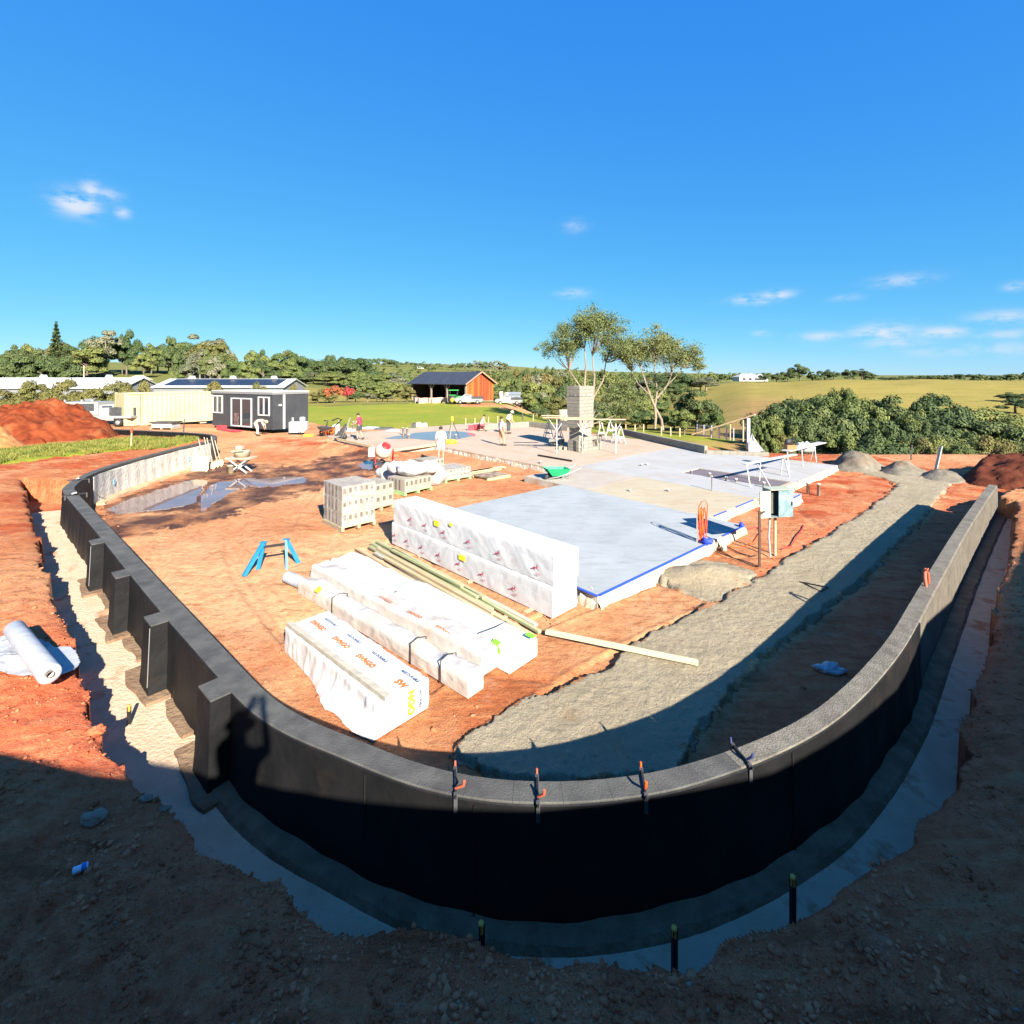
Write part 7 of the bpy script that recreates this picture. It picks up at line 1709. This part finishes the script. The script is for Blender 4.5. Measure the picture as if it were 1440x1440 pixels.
def ute(label, loc, rz, tray=True, paint=M_CAR):
    o = thing("ute", label, "ute", loc, rz); w = 1.75
    pr = [(-2.3, .55), (-2.3, .95), (-.5, 1.0), (-.35, 1.62), (.75, 1.66), (1.45, 1.12), (2.3, 1.0), (2.38, .55), (1.9, .4), (-1.9, .4)]
    n = len(pr); vs = [(x, -w / 2 + (.12 if z > 1.3 else 0), z) for x, z in pr] + [(x, w / 2 - (.12 if z > 1.3 else 0), z) for x, z in pr]
    MB().add(vs, [tuple(range(n)), tuple(range(2 * n - 1, n - 1, -1))] + [(i, n + i, n + (i + 1) % n, (i + 1) % n) for i in range(n)]).build("body", paint, o)
    for s_ in (-1, 1):
        MB().add([(-.22, s_ * (w / 2 - .05), 1.08), (.62, s_ * (w / 2 - .05), 1.1), (.62, s_ * (w / 2 - .085), 1.55), (-.16, s_ * (w / 2 - .085), 1.53)], [(0, 1, 2, 3)]).build("side_window", M_GLASS, o)
        MB().add([(.72, s_ * (w / 2 - .05), 1.1), (1.3, s_ * (w / 2 - .05), 1.12), (.78, s_ * (w / 2 - .085), 1.56)], [(0, 1, 2)]).build("side_window", M_GLASS, o)
        MB().box((2.34, s_ * .62, .85), (.06, .3, .16)).build("headlight", M_GLASS, o)
        for x in (-1.45, 1.45): wheel(o, (x, s_ * (w / 2 - .08), .36), .36, .22, M_STEEL)
    MB().add([(.8, -.7, 1.62), (.8, .7, 1.62), (1.42, .78, 1.15), (1.42, -.78, 1.15)], [(0, 1, 2, 3)]).build("windscreen", M_GLASS, o)
    if tray: MB().box((-1.4, 0, 1.12), (1.85, w + .1, .32)).build("tray", M_CHAR, o)
    return o
ute("white ute parked before the barn's orange gable", gp(660, 567, 83), math.radians(178))
o = ute("white utility with open tray beside the cream tanks", gp(716, 569, 86), math.radians(172))
g = ute("grey-white ute with long canopy tray behind the red heap", Vector((-32.2, 39.5, gh(-32.2, 39.5))), math.radians(2), tray=False)
MB().box((-1.9, 0, 1.35), (3.1, 1.9, 1.0)).build("canopy", M_CAR, g); MB().box((-1.2, -.97, 1.45), (1.1, .03, .55)).build("canopy_hatch", M_CHAR, g)
for x in (-3.3, -2.9, -1.6, -.8): MB().box((x, -.9, 1.95), (.12, .12, .2)).build("rack_foot", M_CAR, g)
o = thing("flat_trailer", "low flat trailer with white edge between ute and container", "trailer", (-29.9, 37.9, gh(-29.9, 37.9)), .05); MB().box((0, 0, .75), (2.0, 1.6, .16)).build("deck", M_CAR, o); MB().box((0, .2, 1.15), (1.9, 1.0, .6)).build("dark_load", M_CHAR, o)
for s_ in (-1, 1): wheel(o, (0, s_ * .7, .33), .33, .2, M_STEEL)
M_TANK = mat("tank_cream", (.50, .42, .32), .6)
for k_, px in enumerate((704.5, 712)):
    q = gp(px, 563, 96); o = thing("water_tank", "%s cream upright water tank right of the barn" % ("left", "right")[k_], "water tank", q, 0, "cream water tanks"); MB().lathe([(0, 0), (.42, 0), (.42, 1.75), (.38, 1.85), (0, 1.9)], 18).build("tank", M_TANK, o); MB().lathe([(.0, 1.9), (.14, 1.9), (.14, 1.97), (0, 1.97)], 10).build("lid", M_CHAR, o)
o = thing("garden_shed", "small blue-grey tin shed right of the cream tanks", "shed", gp(722, 565, 97)); MB().box((.2, 0, 1.0), (2.3, 2, 2.0)).build("wall", mat("shed_bluegrey", (.16, .18, .20), .6), o); MB().add([(-1.1, -1.15, 2.0), (1.5, -1.15, 2.0), (1.5, 0, 2.5), (-1.1, 0, 2.5), (1.5, 1.15, 2.0), (-1.1, 1.15, 2.0)], [(0, 1, 2, 3), (3, 2, 4, 5), (1, 4, 2), (0, 3, 5)]).build("roof", bpy.data.materials["shed_bluegrey"], o)
rr = random.Random(2)
for k_, px in enumerate((586, 592, 598, 606, 612, 619, 626)):
    q = gp(px, 565, 87 + rr.uniform(-1, 1)); o = thing("brick_pallet", "pinkish pallet stack before the barn's open bays", "brick pallet", q, rr.uniform(0, .5), "pallet stacks before the barn"); w = rr.uniform(.8, 1.1)
    MB().box((0, 0, .07), (w + .1, w + .1, .12)).build("pallet_base", M_PAL, o); MB().box((0, 0, .55), (w, w, .8)).build("bricks", mat("pink_brick", (.42, .23, .16), .9, (.50, .32, .24), 3, rand=.15) if "pink_brick" not in bpy.data.materials else bpy.data.materials["pink_brick"], o)
# IBC tank by the chimney
o = thing("water_trough", "pale round tank on a stand left of the chimney at the lawn's edge", "water tank", Vector(((792 - CX) / F * 43, 43, -.2))); MB().lathe([(0, .45), (.42, .45), (.45, .5), (.45, 1.3), (.38, 1.4), (0, 1.42)], 18).build("tank", M_CONTD, o); MB().box((0, 0, .22), (.8, .8, .44)).build("stand", M_CHAR, o)
# far white farmhouse and field sheds
def house(name, label, px, Yd, w, d, h, roof_m, wall_m, z_py=None, hip=True):
    q = gp(px, 0, Yd); o = thing(name, label, "house" if "house" in name else "shed", q)
    if z_py: o.location.z = CH - (z_py - HY) / F * Yd
    MB().box((0, 0, h / 2), (w, d, h)).build("wall", wall_m, o); e = .5
    MB().add([(-w / 2 - e, -d / 2 - e, h), (w / 2 + e, -d / 2 - e, h), (w / 2 + e, d / 2 + e, h), (-w / 2 - e, d / 2 + e, h), (-w * .25, 0, h * 1.75), (w * .25, 0, h * 1.75)], [(0, 1, 5, 4), (1, 2, 5), (2, 3, 4, 5), (3, 0, 4), (3, 2, 1, 0)]).build("roof", roof_m, o)
    for k_ in range(3): MB().box(((k_ - 1) * w * .28, -d / 2 - .02, h * .5), (w * .14, .06, h * .5)).build("window", M_GLASS, o)
    return o
house("farmhouse", "white farmhouse with pale hipped roof on the far field crest", 1050, 300, 13, 9, 2.6, M_ROOFW, M_WHITE, 536)
house("farmhouse", "smaller white wing right of the far farmhouse", 1069, 300, 6, 7, 2.4, M_ROOFW, M_WHITE, 536)
house("field_shed", "small cream field shed on the left hill, left of two", 196, 185, 6.2, 4, 2.3, mat("shed_cream", (.40, .36, .26), .7), bpy.data.materials["shed_cream"])
house("field_shed", "small brownish field shed on the left hill, right of two", 249, 185, 4.4, 3, 1.8, bpy.data.materials["shed_cream"], M_POST)
house("far_house", "tiny pale house on the far ridge left of the barn roof", 592, 640, 9, 6, 2.2, M_ROOFW, M_WHITE)
o = thing("power_pole", "thin pale power pole among the far left trees", "pole", gp(118, 0, 148)); MB().tube([(0, 0, 0), (0, 0, 8.5)], [.16, .11], 7).build("pole", M_TANK, o); MB().box((0, 0, 8), (1.8, .12, .12)).build("crossarm", M_POST, o)

# ================================================================ people
M_SKIN = mat("skin", (.42, .23, .15), .6); M_HAIR = mat("dark_hair", (.03, .02, .015), .8); M_BOOT = mat("work_boot", (.06, .045, .03), .8); M_EYE = mat("eye_dark", (.02, .015, .012), .4)
def person(label, loc, rz, J, clothes, hat=None, hair=M_HAIR):
    """J: joints in metres, x right, y forward, z up"""
    bones = [("pelvis", "spine"), ("spine", "chest"), ("chest", "neck"), ("neck", "head"), ("head", "crown")]
    for s_ in "lr": bones += [("chest", "sh" + s_), ("sh" + s_, "el" + s_), ("el" + s_, "wr" + s_), ("wr" + s_, "ha" + s_), ("pelvis", "hip" + s_), ("hip" + s_, "kn" + s_), ("kn" + s_, "an" + s_), ("an" + s_, "to" + s_)]
    rad = dict(pelvis=(.155, .125), spine=(.145, .115), chest=(.17, .125), neck=(.058, .058), head=(.078, .092), crown=(.070, .080))
    for s_ in "lr": rad.update({"sh" + s_: (.062, .062), "el" + s_: (.043, .043), "wr" + s_: (.028, .030), "ha" + s_: (.036, .02), "hip" + s_: (.092, .10), "kn" + s_: (.060, .064), "an" + s_: (.042, .045), "to" + s_: (.040, .034)})
    names = ["pelvis"] + [b for _, b in bones]
    me = bpy.data.meshes.new("body_tmp"); me.from_pydata([J[n] for n in names], [(names.index(a), names.index(b)) for a, b in bones], [])
    ob = bpy.data.objects.new("body_tmp", me); COL.objects.link(ob)
    sk = ob.modifiers.new("skin", 'SKIN'); sk.use_smooth_shade = True; sb = ob.modifiers.new("sub", 'SUBSURF'); sb.levels = sb.render_levels = 1
    for i, n in enumerate(names):
        v = me.skin_vertices[0].data[i]; v.radius = rad[n]; v.use_root = (n == "pelvis")
    bpy.context.view_layer.update(); ev = bpy.data.meshes.new_from_object(ob.evaluated_get(DG())); bpy.data.objects.remove(ob)
    V = np.array([v.co[:] for v in ev.vertices]); Fc = [tuple(p.vertices) for p in ev.polygons]; N = np.array([v.normal[:] for v in ev.vertices])
    best = np.full(len(V), 1e9); which = np.zeros(len(V), int); tpar = np.zeros(len(V))
    for k_, (a, b) in enumerate(bones):
        A, B = np.array(J[a]), np.array(J[b]); d = B - A; t_ = np.clip(((V - A) @ d) / (d @ d), 0, 1); q = np.linalg.norm(V - A - t_[:, None] * d, axis=1) / (.5 * (rad[a][0] + rad[b][0]))
        m_ = q < best; best[m_] = q[m_]; which[m_] = k_; tpar[m_] = t_[m_]
    o = thing("person", label, "person", loc, rz, "workers on the site")
    body = MB(); body.add(V, Fc, 0, True)
    hd, cr = Vector(J["head"]), Vector(J["crown"]); up = (cr - hd).normalized(); fw = Vector(J.get("face", (0, 1, 0))); fw = (fw - up * fw.dot(up)).normalized(); rt = fw.cross(up)
    for s_ in (-1, 1):
        body.ball(tuple(hd + fw * .088 + rt * s_ * .032 + up * .03), .012, 1, 6); body.ball(tuple(hd + rt * s_ * .082 + up * .01), .022, 0, 6, (.5, .8, 1.2))
    body.ball(tuple(hd + fw * .100 - up * .002), .016, 0, 6, (.8, 1, 1.3)); body.ball(tuple(hd + fw * .088 - up * .045), .014, 2, 6, (1.6, .6, .5))
    for s_ in "lr":
        h = Vector(J["ha" + s_]); w = Vector(J["wr" + s_]); d = (h - w).normalized(); sd = d.cross(Vector((0, 1, .2))).normalized()
        nr = sd.cross(d)
        for k_ in range(4):
            b0 = h + sd * (-.024 + .016 * k_); ln = (.062, .072, .068, .055)[k_]
            body.tube([b0, b0 + d * ln * .5 + nr * .008, b0 + d * ln * .9 + nr * .03], [.0085, .008, .006], 5)
        body.tube([w.lerp(h, .5) + sd * -.03, h + sd * -.055, h + sd * -.05 + d * .03], [.011, .010, .008], 5)
    body.build("body", [M_SKIN, M_EYE, mat("lips", (.30, .12, .09), .6) if "lips" not in bpy.data.materials else bpy.data.materials["lips"]], o)
    bn = [b for b in bones]
    def piece(name, sel, m_, infl):
        keep = [f for f in Fc if sum(sel(bn[which[i]], tpar[i]) for i in f) >= 3]
        u = sorted(set(i for f in keep for i in f)); mp = {i: k_ for k_, i in enumerate(u)}
        if u: MB().add([V[i] + N[i] * infl for i in u], [tuple(mp[i] for i in f) for f in keep], 0, True).build(name, m_, o)
    for name, m_, sleeves, legs in clothes:
        if name in ("shirt", "singlet"):
            piece(name, lambda b, t_: b[1] in ("spine", "chest") or (b == ("chest", "neck") and t_ < .55) or (b[0] == "chest" and b[1][:2] == "sh") or (b[0][:2] == "sh" and t_ < sleeves) or (sleeves > 1 and b[0][:2] == "el" and t_ < sleeves - 1) or (b[0] == "pelvis" and b[1] == "spine"), m_, .016)
        else:
            piece(name, lambda b, t_: (b[0] == "pelvis" and b[1][:3] == "hip") or (b == ("pelvis", "spine") and t_ < .35) or (b[0][:3] == "hip" and t_ < legs) or (legs > 1 and b[0][:2] == "kn" and t_ < legs - 1), m_, .024)
    piece("boots", lambda b, t_: b[0][:2] == "an" or (b[0][:2] == "kn" and t_ > .82), M_BOOT, .02)
    Rm = Matrix((rt, fw, up)).transposed()
    if hat is not None:
        MB().lathe([(.155, .055), (.15, .062), (.098, .07), (.094, .14), (.06, .175), (0, .18), ], 16, tuple(hd), 0, Rm).build("hat", hat, o)
    elif hair is not None:
        mb = MB().ball((0, 0, 0), .098, n=12, sq=(.95, 1.05, 1)); v = [Rm @ Vector(p) for p in mb.v]
        mb.v = [tuple(hd + up * .045 - fw * .018 + p) for p in v]; mb.build("hair", hair, o)
    return o
def stand(**kw):
    J = dict(pelvis=(0, 0, .95), spine=(0, 0, 1.12), chest=(0, .0, 1.34), neck=(0, .01, 1.52), head=(0, .03, 1.63), crown=(0, .03, 1.73),
             shl=(-.19, 0, 1.42), ell=(-.25, -.02, 1.13), wrl=(-.24, .06, .88), hal=(-.235, .08, .80), shr=(.19, 0, 1.42), elr=(.25, -.02, 1.13), wrr=(.24, .06, .88), har=(.235, .08, .80),
             hipl=(-.10, 0, .90), knl=(-.11, .02, .50), anl=(-.11, 0, .08), tol=(-.12, .16, .04), hipr=(.10, 0, .90), knr=(.11, .02, .50), anr=(.11, 0, .08), tor=(.12, .16, .04))
    J.update(kw); return J
M_SR = mat("shirt_red", (.55, .03, .06), .8); M_SW = mat("shirt_paleblue", (.46, .52, .58), .8); M_SL = mat("shirt_lavender", (.50, .45, .50), .8); M_SB = mat("shirt_beige", (.46, .36, .24), .8); M_SC = mat("clothes_cream", (.50, .44, .34), .8); M_TANS = mat("shorts_tan", (.46, .22, .12), .8); M_GREYS = mat("shorts_dark", (.05, .055, .06), .8); M_WS = mat("shorts_white", (.52, .50, .47), .8); M_HATC = mat("hat_straw", (.44, .36, .24), .9)
person("man in a red shirt pushing a tipped dark wheelbarrow", G(506, 618.5, 0), math.radians(75), stand(chest=(0, .06, 1.33), neck=(0, .10, 1.50), head=(0, .14, 1.61), crown=(0, .15, 1.71), ell=(-.27, .12, 1.10), wrl=(-.27, .36, 1.02), hal=(-.27, .44, 1.02), elr=(.27, .12, 1.10), wrr=(.27, .36, 1.02), har=(.27, .44, 1.02), shl=(-.19, .06, 1.41), shr=(.19, .06, 1.41),
       knl=(-.11, .14, .50), anl=(-.11, .10, .08), tol=(-.11, .26, .04), anr=(.11, -.22, .10), tor=(.11, -.08, .04)), [("shirt", M_SR, .55, 0), ("shorts", M_GREYS, 0, .75)])
person("man in cream work clothes bending over beside the office wall", (-17.55, 33.9, gh(-17.55, 33.9)), math.radians(-80), stand(pelvis=(0, -.18, .95), spine=(0, -.02, 1.06), chest=(0, .22, 1.12), neck=(0, .38, 1.06), head=(0, .48, 1.0), crown=(0, .57, .97), face=(0, .3, -1), shl=(-.18, .27, 1.10), shr=(.18, .27, 1.10), ell=(-.20, .38, .82), wrl=(-.16, .44, .58), hal=(-.15, .45, .50), elr=(.20, .38, .82), wrr=(.16, .44, .58), har=(.15, .45, .50),
       hipl=(-.10, -.16, .92), hipr=(.10, -.16, .92), knl=(-.11, -.05, .50), knr=(.11, .0, .50), anl=(-.11, -.12, .08), anr=(.11, .05, .08), tol=(-.12, .03, .04), tor=(.12, .2, .04)), [("shirt", M_SC, 1.4, 0), ("trousers", M_SC, 0, 1.85)], hat=M_HATC)
person("man in pale shirt and white shorts seen from behind by the block stacks", G(620, 649, -.1), math.radians(8), stand(anl=(-.12, -.06, .08), tol=(-.14, .10, .04), knl=(-.12, 0, .5)), [("shirt", M_SW, .9, 0), ("shorts", M_WS, 0, .8)])
person("man in beige shirt kneeling at the low wall", G(676, 606.5, 0), math.radians(-70), stand(pelvis=(0, 0, .50), spine=(0, .05, .66), chest=(0, .14, .86), neck=(0, .22, 1.02), head=(0, .28, 1.12), crown=(0, .31, 1.21), shl=(-.18, .15, .94), shr=(.18, .15, .94), ell=(-.24, .26, .70), wrl=(-.20, .44, .56), hal=(-.18, .50, .50), elr=(.24, .26, .70), wrr=(.20, .44, .56), har=(.18, .50, .50),
       hipl=(-.10, 0, .46), hipr=(.10, 0, .46), knl=(-.14, .32, .10), knr=(.14, .36, .42), anl=(-.13, -.08, .10), anr=(.14, .30, .08), tol=(-.13, -.22, .05), tor=(.14, .45, .04)), [("shirt", M_SB, .9, 0), ("shorts", mat("shorts_maroon", (.22, .05, .06), .8), 0, .9)])
person("man in lavender shirt and tan shorts standing on the tan slab", G(705, 627, 0), math.radians(-60), stand(wrl=(-.25, .02, .86), hal=(-.25, .03, .78), anr=(.11, .12, .08), tor=(.12, .28, .04), knr=(.11, .10, .50)), [("shirt", M_SL, .9, 0), ("shorts", M_TANS, 0, .95)])
person("man in a straw hat stooping behind the tan-shorts man", G(715, 610, 0), math.radians(-120), stand(chest=(0, .12, 1.28), neck=(0, .22, 1.43), head=(0, .28, 1.52), crown=(0, .32, 1.61), shl=(-.19, .13, 1.35), shr=(.19, .13, 1.35), wrl=(-.22, .30, .90), hal=(-.22, .33, .82), wrr=(.22, .30, .90), har=(.22, .33, .82)), [("shirt", M_SC, 1.2, 0), ("trousers", M_GREYS, 0, 1.7)], hat=M_HATC)
# the photographer on the balcony: only his shadow reaches the picture
person("photographer holding a phone up on the balcony", (0.02, -.62, 2.452), 0, stand(ell=(-.22, .16, 1.40), wrl=(-.08, .36, 1.62), hal=(-.05, .38, 1.69), elr=(.22, .16, 1.40), wrr=(.08, .36, 1.62), har=(.05, .38, 1.69)), [("shirt", M_SW, .9, 0), ("shorts", M_GREYS, 0, .9)], hat=M_HATC)
